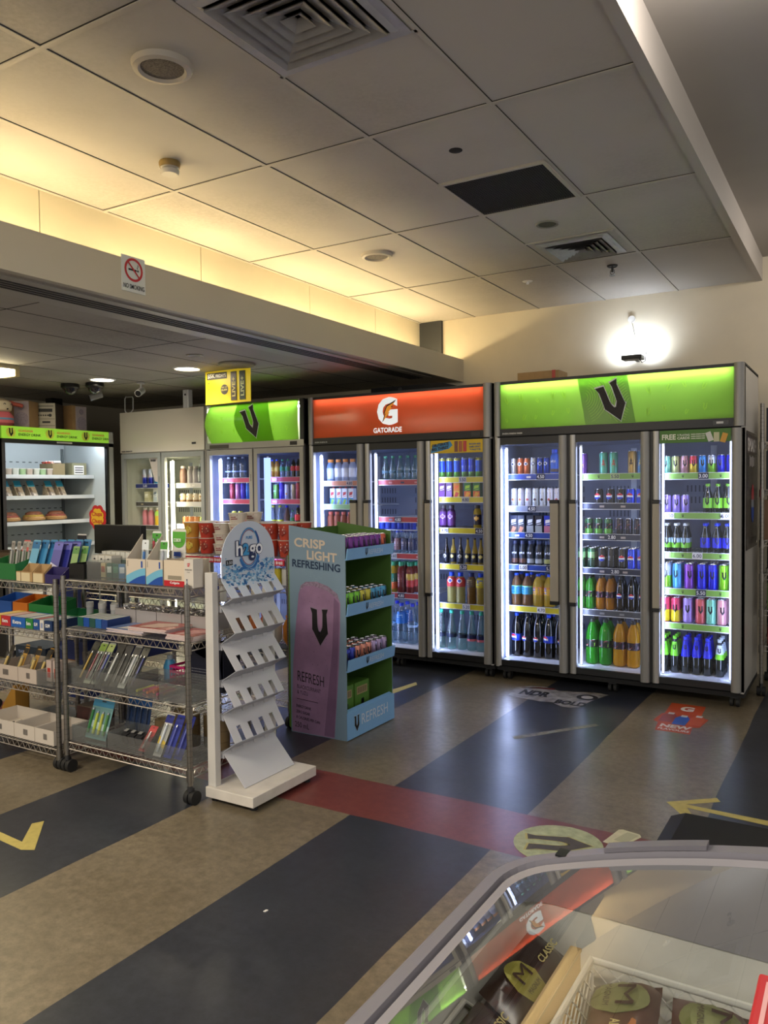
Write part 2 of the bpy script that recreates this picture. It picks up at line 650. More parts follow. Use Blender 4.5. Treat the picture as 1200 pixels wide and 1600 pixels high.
# ------------------------------------------------------------------ ceiling fittings
def square_vent(name, label, cx, cy, sz, dirt=False, lou=5):
    t = thing(name, label, 'vent', (cx, cy, ZC))
    f = MB(); h = sz / 2
    mf = mat('#a8a6a8', 0.5, noise=0.1, scale=14); ml = mat('#8e8b88', 0.5, noise=0.15, scale=12)
    inner = h * 0.80

    def ring(mb, a, b, za, zb, m):
        P = [(-1, -1), (1, -1), (1, 1), (-1, 1)]
        vs = [(p[0] * a, p[1] * a, za) for p in P] + [(p[0] * b, p[1] * b, zb) for p in P]
        mb.add(vs, [(i, 4 + i, 4 + (i + 1) % 4, (i + 1) % 4) for i in range(4)], m)
        vs2 = [(v[0], v[1], v[2] + 0.004) for v in vs]
        mb.add(vs2, [(i, (i + 1) % 4, 4 + (i + 1) % 4, 4 + i) for i in range(4)], m)
    ring(f, h, inner, -0.006, -0.006, mf)
    ring(f, h, h, 0.0, -0.006, mf)
    ring(f, inner + 0.02, inner, -0.006, -0.014, mf)
    f.build('frame', t)
    MB().box(-inner, inner, -inner, inner, 0.0, 0.02, mat('#14110e', 0.9)).build('duct', t)
    for i in range(lou):
        a = inner * (1 - i / lou) * 0.98
        b = a - inner / lou * 1.15
        lm = MB()
        ring(lm, a, max(b, 0.01), -0.024, -0.004, ml)
        lm.build('louver', t)
    return t


square_vent('ceiling_vent', 'large square four-way air vent at the top edge of the photo', -1.52, 2.03, 0.52)
square_vent('ceiling_vent', 'smaller dusty square louvred air vent near the back wall', -1.52, 4.90, 0.44)
t = thing('return_air_grille', 'dark black mesh return air grille in the ceiling', 'grille', (-1.52, 3.76, ZC))
g = MB()
g.box(-0.255, 0.255, -0.25, 0.25, -0.001, 0.02, mat('#0d0c0c', 0.9))
g.build('duct', t)
g = MB(); mg = mat('#2a2828', 0.6, 0.2)
for i in range(41):
    q = -0.25 + i * 0.0125
    g.box(q - 0.002, q + 0.002, -0.245, 0.245, -0.006, -0.003, mg)
for i in range(25):
    q = -0.24 + i * 0.02
    g.box(-0.25, 0.25, q - 0.002, q + 0.002, -0.008, -0.005, mg)
g.build('mesh_grid', t)
g = MB()
for a in ((-0.27, 0.27, -0.262, -0.245), (-0.27, 0.27, 0.245, 0.262), (-0.27, -0.252, -0.245, 0.245), (0.252, 0.27, -0.245, 0.245)):
    g.box(*a, -0.01, 0.0, M_BAR)
g.build('frame', t)


def ceiling_speaker(label, x, y, r):
    t = thing('ceiling_speaker', label, 'speaker', (x, y, ZC))
    MB().lathe([(r * 0.70, -0.012), (r * 0.78, -0.022), (r * 0.95, -0.018), (r, 0.0)], mat('#b7ae9f', 0.5), 32, bottom=False).build('bezel', t)
    m = mat('#6a6258', 0.8, noise=0.55, scale=160)
    MB().lathe([(0.001, -0.014), (r * 0.4, -0.0145), (r * 0.72, -0.012), (r * 0.72, 0)], m, 28).build('grille', t)


ceiling_speaker('large round ceiling speaker grille beside the big air vent', -2.09, 2.01, 0.105)
ceiling_speaker('round ceiling speaker grille above the orange drinks cooler', -2.655, 4.335, 0.10)
t = thing('smoke_detector', 'small round smoke detector with yellowed base on the ceiling', 'smoke detector', (-2.68, 2.61, ZC))
MB().lathe([(0.045, 0), (0.048, -0.008), (0.044, -0.026)], mat('#8d7440', 0.5), 24).build('base', t)
MB().lathe([(0.036, -0.056), (0.040, -0.050), (0.042, -0.038), (0.030, -0.030), (0.040, -0.026)], mat('#b9b4aa', 0.45), 24).build('sensor_head', t)
t = thing('ceiling_hole', 'dark round hole cut in a ceiling panel near the black grille', 'hole', (-1.545, 3.19, ZC))
MB().lathe([(0.026, -0.003), (0.030, -0.001), (0.030, 0)], mat('#1b1714', 0.9), 18).build('opening', t)
t = thing('downlight', 'unlit dark round downlight between black grille and small air vent', 'light', (-1.545, 4.355, ZC))
MB().lathe([(0.050, -0.004), (0.062, -0.006), (0.068, 0)], mat('#8d867b', 0.5), 24, bottom=False).build('trim_ring', t)
MB().lathe([(0.05, -0.003), (0.05, 0)], mat('#24211e', 0.4), 24).build('lens', t)
t = thing('fire_sprinkler', 'dark fire sprinkler head hanging from the ceiling', 'sprinkler', (-1.468, 5.41, ZC))
MB().lathe([(0.035, -0.004), (0.03, -0.010), (0.036, 0)], M_DKGREY, 18).build('rose', t)
s = MB().cyl((0, 0, -0.006), (0, 0, -0.045), 0.008, M_DKGREY, 10)
s.tube([(-0.012, 0, -0.03), (-0.014, 0, -0.05), (0, 0, -0.062)], 0.0025, M_DKGREY)
s.tube([(0.012, 0, -0.03), (0.014, 0, -0.05), (0, 0, -0.062)], 0.0025, M_DKGREY)
s.lathe([(0.003, -0.062), (0.02, -0.064), (0.02, -0.067), (0.003, -0.067)], M_DKGREY, 14)
s.build('sprinkler_body', t)
t = thing('heat_sensor', 'small pale round sensor on the ceiling left of the sprinkler', 'sensor', (-2.096, 5.49, ZC))
MB().lathe([(0.034, -0.003), (0.038, 0)], M_WHITE, 18).build('base', t)
MB().lathe([(0.008, -0.022), (0.012, -0.016), (0.010, -0.003)], M_WHITE, 12).build('sensor_head', t)

# lamps in the lower ceiling
for x, y, lab in ((-5.43, 4.49, 'lit round downlight above the open chiller, farther left of the two'), (-4.424, 4.45, 'lit round downlight above the white cooler, right of the other one')):
    t = thing('downlight', lab, 'light', (x, y, ZL), group='lit downlights in the lower ceiling')
    MB().lathe([(0.088, -0.003), (0.095, -0.008), (0.108, 0)], M_WHITE, 28, bottom=False).build('trim_ring', t)
    MB().lathe([(0.088, -0.002), (0.088, 0)], glow('#fff1d6', 14), 28).build('lens', t)
    lamp('downlight_beam', 'SPOT', (x, y, ZL - 0.02), 30, (1, 0.9, 0.75), 0.08, (x, y, 0), 2.3)
t = thing('fluorescent_light', 'lit warm fluorescent light fitting on the lower ceiling', 'light', (-5.41, 3.0, ZL))
MB().box(-0.10, 0.10, -0.65, 0.65, -0.03, 0, mat('#b5a886', 0.5)).build('housing', t)
MB().box(-0.085, 0.085, -0.62, 0.62, -0.075, -0.03, glow('#fff0c4', 7)).build('diffuser', t)
MB().box(-0.095, 0.095, 0.62, 0.655, -0.08, -0.028, mat('#cdbb84', 0.5)).build('end_cap', t)
t = thing('ceiling_vent', 'unlit round flush disc on the lower ceiling above yellow sign', 'vent', (-3.955, 4.48, ZL))
MB().lathe([(0.10, -0.012), (0.13, -0.016), (0.135, -0.004), (0.12, 0)], mat('#8f8a76', 0.6), 28).build('disc', t)
t = thing('downlight', 'small unlit dark downlight above the yellow sign', 'light', (-3.936, 4.03, ZL))
MB().lathe([(0.04, -0.003), (0.055, -0.006), (0.06, 0)], mat('#7c766a', 0.5), 22, bottom=False).build('trim_ring', t)
MB().lathe([(0.04, -0.002), (0.04, 0)], M_DKGREY, 22).build('lens', t)


def dome_camera(label, x, y):
    t = thing('dome_camera', label, 'camera', (x, y, ZL))
    MB().lathe([(0.075, 0), (0.078, -0.03), (0.066, -0.042)], M_BLACK, 24, top=False).build('housing', t)
    MB().lathe([(0.004, -0.092), (0.03, -0.086), (0.050, -0.070), (0.060, -0.042)], mat('#16161a', 0.05, coat=1), 24).build('dome', t)


dome_camera('black dome security camera above the stereo, left of two', -5.88, 4.52)
dome_camera('black dome security camera beside a round ceiling plate, right of two', -5.66, 4.60)


def bullet_camera(label, x, y, rz, m):
    t = thing('security_camera', label, 'camera', (x, y, ZL), rz)
    MB().cyl((0, 0, 0), (0, 0, -0.01), 0.035, m, 16).build('base', t)
    MB().tube([(0, 0, -0.008), (0, 0, -0.045), (0.0, -0.01, -0.06)], 0.009, m, 8).build('arm', t)
    MB().cyl((0, 0.03, -0.062), (0, -0.075, -0.10), 0.030, m, 16).build('housing', t)
    MB().cyl((0, -0.075, -0.10), (0, -0.079, -0.1015), 0.024, M_BLACK, 16).build('camera_lens', t)


bullet_camera('white security camera on the ceiling above the white cooler', -5.33, 4.81, 0.5, mat('#cfccc6', 0.4))
bullet_camera('grey security camera beneath the black dome cameras', -5.86, 4.80, -0.6, mat('#8d8c88', 0.4))

# no smoking sign on the fascia
t = thing('no_smoking_sign', 'no smoking sign with red circle on the cream fascia', 'sign', (-3.03, 2.70, 2.43))
MB().box(0, 0.004, -0.072, 0.072, -0.085, 0.085, mat('#c9ccc6', 0.4)).build('plate', t)
s = MB(); mr = mat('#b3232a', 0.5); o = Vector((0.0045, 0, 0.022))
for i in range(28):
    a0 = 2 * math.pi * i / 28; a1 = 2 * math.pi * (i + 1) / 28
    s.poly([(0.044 * math.cos(a0), 0.044 * math.sin(a0)), (0.056 * math.cos(a0), 0.056 * math.sin(a0)), (0.056 * math.cos(a1), 0.056 * math.sin(a1)), (0.044 * math.cos(a1), 0.044 * math.sin(a1))], o, Y, Z, mr, 0.0006)
s.poly([(-0.036, 0.030), (-0.030, 0.036), (0.036, -0.030), (0.030, -0.036)], o, Y, Z, mr, 0.001)
s.poly([(-0.032, -0.005), (0.018, -0.005), (0.018, 0.004), (-0.032, 0.004)], o, Y, Z, M_BLACK, 0.0004)
s.poly([(0.021, -0.005), (0.031, -0.005), (0.031, 0.004), (0.021, 0.004)], o, Y, Z, M_BLACK, 0.0004)
s.tube([o + Vector((0.001, 0.024, 0.008)), o + Vector((0.001, 0.020, 0.014)), o + Vector((0.001, 0.028, 0.020)), o + Vector((0.001, 0.024, 0.028))], 0.0014, M_BLACK, 4)
s.text('NO SMOKING', (0.0045, -0.064, -0.070), Y, Z, 0.128, 0.022, M_BLACK, 0.01)
s.build('lettering', t)

# ------------------------------------------------------------------ emblem shapes
V_QUADS = [[(0, 1.72), (0.10, 1.45), (0.10, 0.72), (0.40, 0.85), (0.38, 1.66)],
           [(0.10, 0.72), (0.55, 0), (0.52, 0.55), (0.40, 0.85)],
           [(0.55, 0), (0.98, 0.62), (0.68, 0.85), (0.52, 0.55)],
           [(0.98, 0.62), (0.92, 1.5), (1.0, 1.74), (0.66, 1.70), (0.70, 1.5), (0.68, 0.85)]]


def v_shape(mb, o, u, v, w, m, lift, grow=0.0, lean=0.0, edge=None):
    """angular V emblem, w metres wide, standing on its point at o"""
    if edge:
        v_shape(mb, o, u, v, w, edge, lift * 0.6, 0.07, lean)
    u = Vector(u).normalized(); v = Vector(v).normalized()
    for q in V_QUADS:
        pts = []
        cx = sum(p[0] for p in q) / len(q); cy = sum(p[1] for p in q) / len(q)
        for a, b in q:
            dx, dy = a - cx, b - cy
            L_ = math.hypot(dx, dy)
            a2 = a + dx / L_ * grow; b2 = b + dy / L_ * grow
            pts.append(((a2 - 0.5) * w + lean * b2 * w, b2 * w))
        mb.poly(pts, o, u, v, m, lift)


SIDEWALL = {}


def liquid(h, tr=0.4):
    return backlit(h, 0.06, tr)


L_COLA = mat('#080405', 0.05, coat=0.6)
L_DARK = mat('#0e1512', 0.06, coat=0.5)
L_WATER = glass('#d6e6ee', 0.12, 0.02, 0.08, '#dfeaf2')
L_TEAL = glass('#d3ece8', 0.12, 0.02, 0.07, '#cfeeea')
MB_BLACK = mat('#0a0a0c', 0.35)

SHAPES = {
    'soda': [(0.70, 0), (0.97, 0.025), (1, 0.06), (0.97, 0.30), (1, 0.55), (0.95, 0.68), (0.72, 0.81), (0.42, 0.89), (0.36, 0.93)],
    'cone': [(0.88, 0), (1, 0.03), (0.90, 0.22), (1, 0.42), (0.84, 0.58), (0.52, 0.80), (0.38, 0.92)],
    'slim': [(0.92, 0), (1, 0.02), (1, 0.48), (0.78, 0.60), (0.42, 0.74), (0.38, 0.95)],
    'glass': [(0.92, 0), (1, 0.02), (1, 0.55), (0.85, 0.66), (0.50, 0.82), (0.44, 0.92)],
    'sport': [(0.88, 0), (1, 0.03), (0.95, 0.30), (1, 0.60), (0.92, 0.74), (0.66, 0.82), (0.60, 0.87)],
    'wide': [(0.86, 0), (1, 0.03), (0.93, 0.12), (0.93, 0.50), (1, 0.56), (1, 0.74), (0.70, 0.84), (0.48, 0.88)],
}


def prof_r(prof, z):
    for i in range(len(prof) - 1):
        if prof[i][1] <= z <= prof[i + 1][1]:
            t = (z - prof[i][1]) / (prof[i + 1][1] - prof[i][1] + 1e-9)
            return prof[i][0] + t * (prof[i + 1][0] - prof[i][0])
    return prof[-1][0]


KINDS = {}


def put_emblem(mb, em, r, h, z0=0.0, z1=1.0):
    """emblem on the front of a round pack; em = (kind, colours...)"""
    k = em[0]; zc = h * (z0 + z1) / 2; hh = h * (z1 - z0)
    if k == 'V':
        w = min(r * 1.0, hh * 0.42)
        mb.wrap([[(a - 0.5, b) for a, b in q] for q in V_QUADS], r, zc - w * 0.55, w, w, mat(em[1], 0.4))
    elif k == 'globe':
        ra = min(r * 0.74, hh * 0.46)
        mb.disc_wrap(r, zc, ra * 1.12, [(-1, 1, mat('#f2f2f2', 0.4))], 0.0004)
        mb.disc_wrap(r, zc, ra, [(-1, -0.22, mat('#1637b8', 0.4)), (-0.22, 0.28, mat('#f2f2f2', 0.4)), (0.28, 1, mat('#c8202e', 0.4))], 0.0008)
        mb.wrap([[(-0.8, -0.12), (0.8, -0.12), (0.8, 0.16), (-0.8, 0.16)]], r, zc, ra * 0.8, ra * 0.9, mat('#15151c', 0.5), lift=0.0011)
    elif k == 'disc':
        mb.disc_wrap(r, zc + hh * 0.15, min(r * 0.7, hh * 0.3), [(-1, 1, mat(em[1], 0.4))])
        mb.disc_wrap(r, zc + hh * 0.15, min(r * 0.4, hh * 0.18), [(-1, 1, mat(em[2], 0.4))], 0.0012)
    elif k == 'star':
        q = []
        for i in range(5):
            a = math.pi / 2 + i * 2 * math.pi / 5
            p = lambda ang, rad: (rad * math.cos(ang), rad * math.sin(ang) * 1.15)
            q.append([p(0, 0), p(a - math.pi / 5, 0.42), p(a, 1), p(a + math.pi / 5, 0.42)])
        s = min(r * 0.95, hh * 0.4)
        mb.wrap(q, r, zc, s, s, mat(em[1], 0.4))
    elif k == 'slash':
        s = r * 0.9
        mb.wrap([[(-0.95, -0.55), (-0.5, -0.55), (0.95, 0.75), (0.45, 0.75)]], r, zc, s, min(s, hh * 0.7), mat('#e8e4e0', 0.4))
        mb.wrap([[(-0.75, -0.45), (-0.35, -0.35), (0.75, 0.6), (0.3, 0.6)]], r, zc, s, min(s, hh * 0.7), mat(em[1], 0.4), lift=0.001)
        mb.wrap([[(0.1, -0.6), (0.9, -0.5), (0.95, 0.2)]], r, zc, s, min(s, hh * 0.7), mat(em[2], 0.4), lift=0.001)
    elif k == 'swirl':
        s = r * 0.8
        w_ = mat('#dfe6f4', 0.4)
        mb.wrap([[(-0.9, 0.15), (-0.5, 0.0), (-0.3, 0.5), (-0.7, 0.75)], [(-0.3, 0.3), (0.1, 0.15), (0.3, 0.7), (-0.05, 0.85)],
                 [(0.2, 0.0), (0.85, 0.2), (0.8, 0.8), (0.45, 0.6)], [(-0.8, -0.35), (0.7, -0.05), (0.7, 0.08), (-0.8, -0.2)]], r, zc, s, s, w_)
    elif k == 'text':
        s = r * 0.8
        w_ = mat(em[1], 0.4)
        for row, (a, b) in enumerate(((0.45, 0.75), (0.0, 0.3), (-0.5, -0.35))):
            mb.wrap([[(-0.8, a), (-0.25, a), (-0.25, b), (-0.8, b)], [(-0.15, a), (0.8, a), (0.8, b), (-0.15, b)]], r, zc, s, min(s, hh * 0.6), w_)
    elif k == 'fruit':
        mb.disc_wrap(r, zc - hh * 0.12, min(r * 0.45, hh * 0.12), [(-1, 1, mat(em[1], 0.4))])
        mb.wrap([[(-0.7, 0.5), (0.7, 0.5), (0.7, 0.72), (-0.7, 0.72)], [(-0.8, -1.0), (0.8, -1.0), (0.8, -0.7), (-0.8, -0.7)]], r, zc, r * 0.7, hh * 0.36, mat(em[2], 0.4))


def can(key, desc, r, h, col, bands=(), em=None, metal=0.45):
    m = mat(col, 0.28, metal, coat=0.2)
    b = MB()
    prof = [(r * 0.80, 0), (r, 0.007)]
    last = 0.007
    for f, c in bands:
        prof.append((r, h * f, mat(c, 0.28, metal, coat=0.2)))
    prof += [(r, h - 0.014), (r * 0.86, h - 0.003)]
    b.lathe(prof, m, 18, top=False)
    if em:
        put_emblem(b, em, r, h)
    l = MB().lathe([(r * 0.86, h - 0.003), (r * 0.89, h), (r * 0.83, h), (r * 0.80, h - 0.005)], M_ALU, 18, bottom=False)
    l.obox((0, -r * 0.25, h - 0.003), (r * 0.4, r * 0.75, 0.002), M_ALU)
    KINDS[key] = ('drink_can', 'can', desc, [('can_body', b.mesh('can_body')), ('lid', l.mesh('lid'))], r)


def bottle(key, desc, r, h, body, cap, shape='soda', lab=None, em=None, air=None, capd=False, neck=None):
    P = [(a * r, z * h) for a, z in SHAPES[shape]]
    b = MB()
    n = 18
    if air:
        pp = [(a, z) if z < h * 0.80 else (a, z, air) for a, z in P]
        b.lathe(pp, body, n, top=False)
    else:
        b.lathe(P, body, n, top=False)
    parts = [('bottle_body', b.mesh('bottle_body'))]
    rt = P[-1][0]; zt = P[-1][1]
    c = MB().lathe([(rt * 1.12, zt - 0.002), (rt * 1.16, zt + 0.002), (rt * 1.16, h - 0.002), (rt * 1.0, h)], mat(cap, 0.35), 14)
    parts.append(('cap', c.mesh('cap')))
    if lab:
        z0, z1, bands = lab
        l = MB()
        zs = sorted(set([z0, z1] + [z for a, z in SHAPES[shape] if z0 < z < z1] + [f for f, _ in bands if z0 < f < z1]))
        pr = []
        for z in zs:
            cc = next((c_ for f, c_ in bands if z <= f + 1e-6), bands[-1][1])
            pr.append((prof_r(SHAPES[shape], z) * r + 0.0012, z * h, mat(cc, 0.35)))
        l.lathe(pr, pr[0][2], n, top=False, bottom=False)
        if em:
            rm = prof_r(SHAPES[shape], (z0 + z1) / 2) * r + 0.0014
            put_emblem(l, em, rm, h, z0, z1)
        parts.append(('label_band', l.mesh('label_band')))
    KINDS[key] = ('drink_bottle', 'bottle', desc, parts, r)


def carton(key, desc, w, h, col, col2, em='#ffffff', cap=None, accent=None):
    b = MB().box(-w / 2, w / 2, -w / 2, w / 2, 0, h, mat(col, 0.4))
    p = MB()
    y = -w / 2 - 0.0008
    p.panel((-w * 0.5, y, 0), X, Z, w, h * 0.42, mat(col2, 0.4))
    e = mat(em, 0.4)
    p.poly([(-0.35, 0.55), (0.30, 0.62), (0.38, 0.80), (-0.30, 0.76)], (0, y, 0), X * w, Z * h, e, 0.0006)
    p.poly([(-0.30, 0.46), (0.36, 0.52), (0.36, 0.56), (-0.30, 0.5)], (0, y, 0), X * w, Z * h, e, 0.0006)
    if accent:
        p.poly([(-0.4, 0.04), (0.1, 0.04), (0.4, 0.3), (-0.1, 0.38)], (0, y, 0), X * w, Z * h, mat(accent, 0.4), 0.0006)
    parts = [('carton_body', b.mesh('carton_body')), ('front_print', p.mesh('front_print'))]
    if cap:
        parts.append(('cap', MB().cyl((0, 0, h), (0, 0, h + 0.012), w * 0.22, mat(cap, 0.4), 12).mesh('cap')))
    KINDS[key] = ('drink_carton', 'carton', desc, parts, w / 2)


def place(key, loc, rz, label, group, parent=None):
    name, cat, desc, parts, r = KINDS[key]
    t = thing(name, label, cat, loc, rz, group)
    for pn, me in parts:
        o = bpy.data.objects.new(pn, me)
        COL.objects.link(o)
        o.parent = t
    return t


# --- right green cooler, left door
can('g_cream', 'slim cream coloured can', 0.0225, 0.122, '#a79f9a', em=('disc', '#f0efec', '#31405e'))
can('g_orange', 'slim orange coloured can', 0.0225, 0.122, '#c06232', em=('disc', '#f0efec', '#31405e'))
can('g_grey', 'slim silver grey can', 0.0225, 0.122, '#b5b7b4', em=('disc', '#3b465e', '#d8dade'))
can('g_blue', 'slim navy blue can', 0.0225, 0.122, '#1a3a9c', em=('disc', '#e8ecf2', '#2a3f80'))
bottle('upgo_tall', 'blue capped shake bottle', 0.030, 0.178, mat('#2c5fd0', 0.35), '#1d50d8', 'sport', (0.1, 0.82, [(0.22, '#5b4638'), (0.8, '#2f63cf')]), ('swirl',))
can('s_orange', 'white can with orange', 0.0235, 0.132, '#d9d8e2', em=('fruit', '#d98a4a', '#3b5688'), metal=0.2)
can('s_red', 'white can with peach', 0.0235, 0.132, '#d9d8e2', em=('fruit', '#c4534a', '#36426b'), metal=0.2)
can('s_dark', 'white can with berry', 0.0235, 0.132, '#d5dbe0', em=('fruit', '#4a2b30', '#2c3a66'), metal=0.2)
carton('c_dark', 'dark breakfast drink carton', 0.052, 0.125, '#1a2340', '#4a3a38', '#e7ecf6', accent='#d9906a')
carton('c_light', 'dark grey breakfast carton', 0.052, 0.125, '#252a36', '#9aa0a4', '#e7ecf6')
carton('c_pink', 'blue pink breakfast carton', 0.056, 0.125, '#2440c8', '#c77a9a', '#ffffff')
bottle('u_brown', 'black shake brown base', 0.027, 0.175, mat('#1b1d28', 0.3), '#2b3050', 'sport', (0.08, 0.8, [(0.26, '#6d4a3a'), (0.8, '#20242f')]), ('swirl',))
bottle('u_white', 'black shake pale base', 0.027, 0.175, mat('#1b1d28', 0.3), '#3a4468', 'sport', (0.08, 0.8, [(0.26, '#9fa5a8'), (0.8, '#20242f')]), ('swirl',))
bottle('u_yellow', 'black shake yellow base', 0.028, 0.175, mat('#1b1d28', 0.3), '#3a4468', 'sport', (0.08, 0.8, [(0.26, '#a8a860'), (0.8, '#20242f')]), ('swirl',))
bottle('ic_brown', 'amber bottle teal label', 0.039, 0.235, liquid('#7d5a34'), '#1c48c8', 'soda', (0.36, 0.62, [(0.58, '#3a8fae'), (0.62, '#7fc9a8')]), ('text', '#1c4fb4'))
bottle('ic_yellow', 'yellow bottle orange label', 0.039, 0.235, liquid('#c9a93a', 0.5), '#1c48c8', 'soda', (0.36, 0.60, [(0.57, '#d7a83e'), (0.62, '#e0803a')]), ('text', '#2450b8'))
bottle('p_blue', 'cola bottle blue label', 0.038, 0.315, L_COLA, '#1a46d8', 'soda', (0.36, 0.52, [(0.6, '#1c3cc4')]), ('globe',))
bottle('p_black', 'cola bottle dark label', 0.038, 0.315, L_COLA, '#101014', 'soda', (0.36, 0.48, [(0.6, '#151622')]), ('globe',))
# --- middle door
can('r_purple', 'tall purple star can', 0.029, 0.148, '#5a2f7a', em=('star', '#d8b838'))
can('r_green', 'tall green star can', 0.029, 0.152, '#4f9a80', em=('star', '#a8463e'))
can('r_dgreen', 'tall dark green can', 0.029, 0.150, '#12352a', em=None)
can('r_gold', 'tall gold star can', 0.029, 0.156, '#a8884a', em=('star', '#3a2f1c'))
can('r_blue', 'tall blue star can', 0.029, 0.156, '#4a7ea8', em=('star', '#d8b838'))
can('k_black', 'black cola can', 0.030, 0.102, '#141318', em=('globe',))
can('k_blue', 'blue cola can', 0.030, 0.102, '#2240c8', em=('globe',))
can('m_green', 'green slash soda can', 0.029, 0.110, '#2f5a34', [(0.35, '#5c9a3a'), (0.7, '#16251c')], ('slash', '#b8403a', '#7ab83a'))
can('m_purple', 'dark slash soda can', 0.029, 0.110, '#2a2230', [(0.3, '#1a1620')], ('slash', '#a8402e', '#7a5a9a'))
can('t_green', 'tall green slash can', 0.029, 0.138, '#3a6a48', [(0.5, '#1c3a28'), (0.8, '#8ab87a')], ('slash', '#b8403a', '#7ab83a'))
can('t_black', 'tall black cola can', 0.029, 0.138, '#141318', em=('globe',))
can('t_side', 'tall turned black can', 0.029, 0.138, '#17171c', em=('text', '#8d8f94'))
can('t_blue', 'tall blue cola can', 0.029, 0.138, '#2240c8', em=('globe',))
bottle('b_green', 'small green soda bottle', 0.031, 0.232, liquid('#3f9a2c', 0.5), '#1d2a22', 'soda', (0.36, 0.54, [(0.6, '#1f2b22')]), ('slash', '#b8403a', '#7ab83a'))
bottle('b_gold', 'small gold soda bottle', 0.031, 0.232, liquid('#b87a18', 0.5), '#221c1a', 'soda', (0.36, 0.54, [(0.6, '#2a1a26')]), ('slash', '#b8403a', '#8a5a6a'))
bottle('b_cola', 'small cola bottle', 0.031, 0.232, L_COLA, '#0f0f14', 'soda', (0.36, 0.52, [(0.6, '#15172a')]), ('globe',))
bottle('B_green', 'big green soda bottle', 0.044, 0.315, liquid('#2f9a22', 0.5), '#1d2a22', 'soda', (0.38, 0.54, [(0.6, '#1f2b22')]), ('slash', '#b8403a', '#7ab83a'))
bottle('B_gold', 'big yellow soda bottle', 0.044, 0.315, liquid('#d29a10', 0.5), '#221c1a', 'soda', (0.38, 0.54, [(0.6, '#2a1a26')]), ('slash', '#b8403a', '#8a5a6a'))
# --- right door
for k, d, c, c2 in (('mint', 'slim mint green can', '#7fc4a8', None), ('lime', 'slim pale yellow can', '#b7c07a', None), ('pink', 'slim dusty pink can', '#b98a90', None),
                    ('sun', 'slim red yellow can', '#c8384a', '#d8b832'), ('sky', 'slim sky blue can', '#3a8ad8', None), ('half', 'slim silver green can', '#b8c0cc', '#7ab82a'),
                    ('navy', 'slim royal blue can', '#1418b0', None), ('green', 'slim light green can', '#8ad08a', None)):
    can('v_' + k, d, 0.0255, 0.118, c, [(0.55, c2)] if c2 else (), ('V', '#101014'))
can('v_lilac', 'slim lilac can', 0.026, 0.12, '#9a84d0', em=('V', '#101014'))
bottle('g_lime', 'dark bottle lime label', 0.028, 0.190, L_DARK, '#6fae2a', 'glass', (0.18, 0.52, [(0.6, '#7cc22a')]), ('V', '#101014'))
bottle('g_white', 'dark bottle white cap', 0.027, 0.190, L_DARK, '#c8ccc6', 'glass', (0.16, 0.5, [(0.34, '#6fb82a'), (0.6, '#a8c4d8')]), ('V', '#101014'))
bottle('g_bluel', 'dark bottle blue label', 0.028, 0.192, L_DARK, '#1c3cd8', 'glass', (0.18, 0.52, [(0.6, '#1a20c0')]), ('V', '#10104a'))
for k, d, c, c2 in (('white', 'tall silver green can', '#b9c4d6', '#7ac02a'), ('sky', 'tall sky blue can', '#4fa0d8', None), ('purple', 'tall purple can', '#7a3aa8', None),
                    ('navy', 'tall royal blue can', '#1418c0', None), ('lime', 'tall lime green can', '#7cc81e', None)):
    can('w_' + k, d, 0.0305, 0.165, c, [(0.5, c2)] if c2 else (), ('V', '#101014'))
for k, d, c, c2 in (('sun', 'tall pink yellow can', '#c8385a', '#d8c022'), ('lilac', 'tall lilac can', '#9a84d0', None), ('coral', 'tall coral red can', '#c85a5e', None),
                    ('mint', 'tall mint green can', '#7ccab0', None), ('rose', 'tall pale pink can', '#d89aa2', None), ('yel', 'tall pale yellow can', '#b8b84a', None)):
    can('x_' + k, d, 0.0305, 0.165, c, [(0.5, c2)] if c2 else (), ('V', '#101014'), 0.25)
bottle('z_lime', 'glass bottle lime shoulder', 0.029, 0.24, L_DARK, '#6fd02a', 'cone', (0.46, 0.84, [(0.9, '#6fc82a')]), ('V', '#101014'))
bottle('z_blue', 'glass bottle blue shoulder', 0.029, 0.24, L_DARK, '#1c2cd8', 'cone', (0.46, 0.9, [(0.95, '#1a1ec8')]), ('V', '#080828'))
bottle('z_white', 'glass bottle white shoulder', 0.029, 0.24, L_DARK, '#c4d0d8', 'cone', (0.46, 0.84, [(0.6, '#7ad02a'), (0.9, '#c4d2dc')]), ('V', '#101014'))
# --- orange cooler
bottle('o_blue', 'pale blue sports bottle', 0.036, 0.185, liquid('#8fb0d8', 0.6), '#d8883a', 'sport', (0.12, 0.6, [(0.7, '#b8c8e0')]), ('text', '#e8eef8'))
bottle('o_white', 'white sports bottle', 0.033, 0.185, liquid('#c4cfe4', 0.6), '#d8883a', 'sport', (0.2, 0.6, [(0.7, '#dfe4f0')]), ('swirl',))
carton('o_coco', 'white coconut water carton', 0.046, 0.135, '#dfe6f0', '#3f8ad0', '#b8404a', '#b8404a', '#8ab84a')
bottle('o_amber', 'amber brown juice bottle', 0.030, 0.15, liquid('#a8604a', 0.5), '#b8584a', 'sport')
bottle('o_sparkle', 'clear green capped bottle', 0.032, 0.195, L_TEAL, '#3f8a6a', 'cone', (0.30, 0.40, [(0.6, '#4a6a7a')]))
bottle('o_jug', 'small blue topped bottle', 0.026, 0.070, liquid('#2a4ac8'), '#1a3ce0', 'sport')
bottle('o_navy', 'clear bottle dark label', 0.030, 0.180, L_WATER, '#2a3a7a', 'glass', (0.15, 0.66, [(0.7, '#2f3452')]), ('text', '#b8a8a8'))
bottle('o_red', 'clear bottle brown label', 0.030, 0.180, L_WATER, '#2a4ac0', 'glass', (0.15, 0.66, [(0.7, '#6a4a52')]), ('text', '#c8c8d0'))
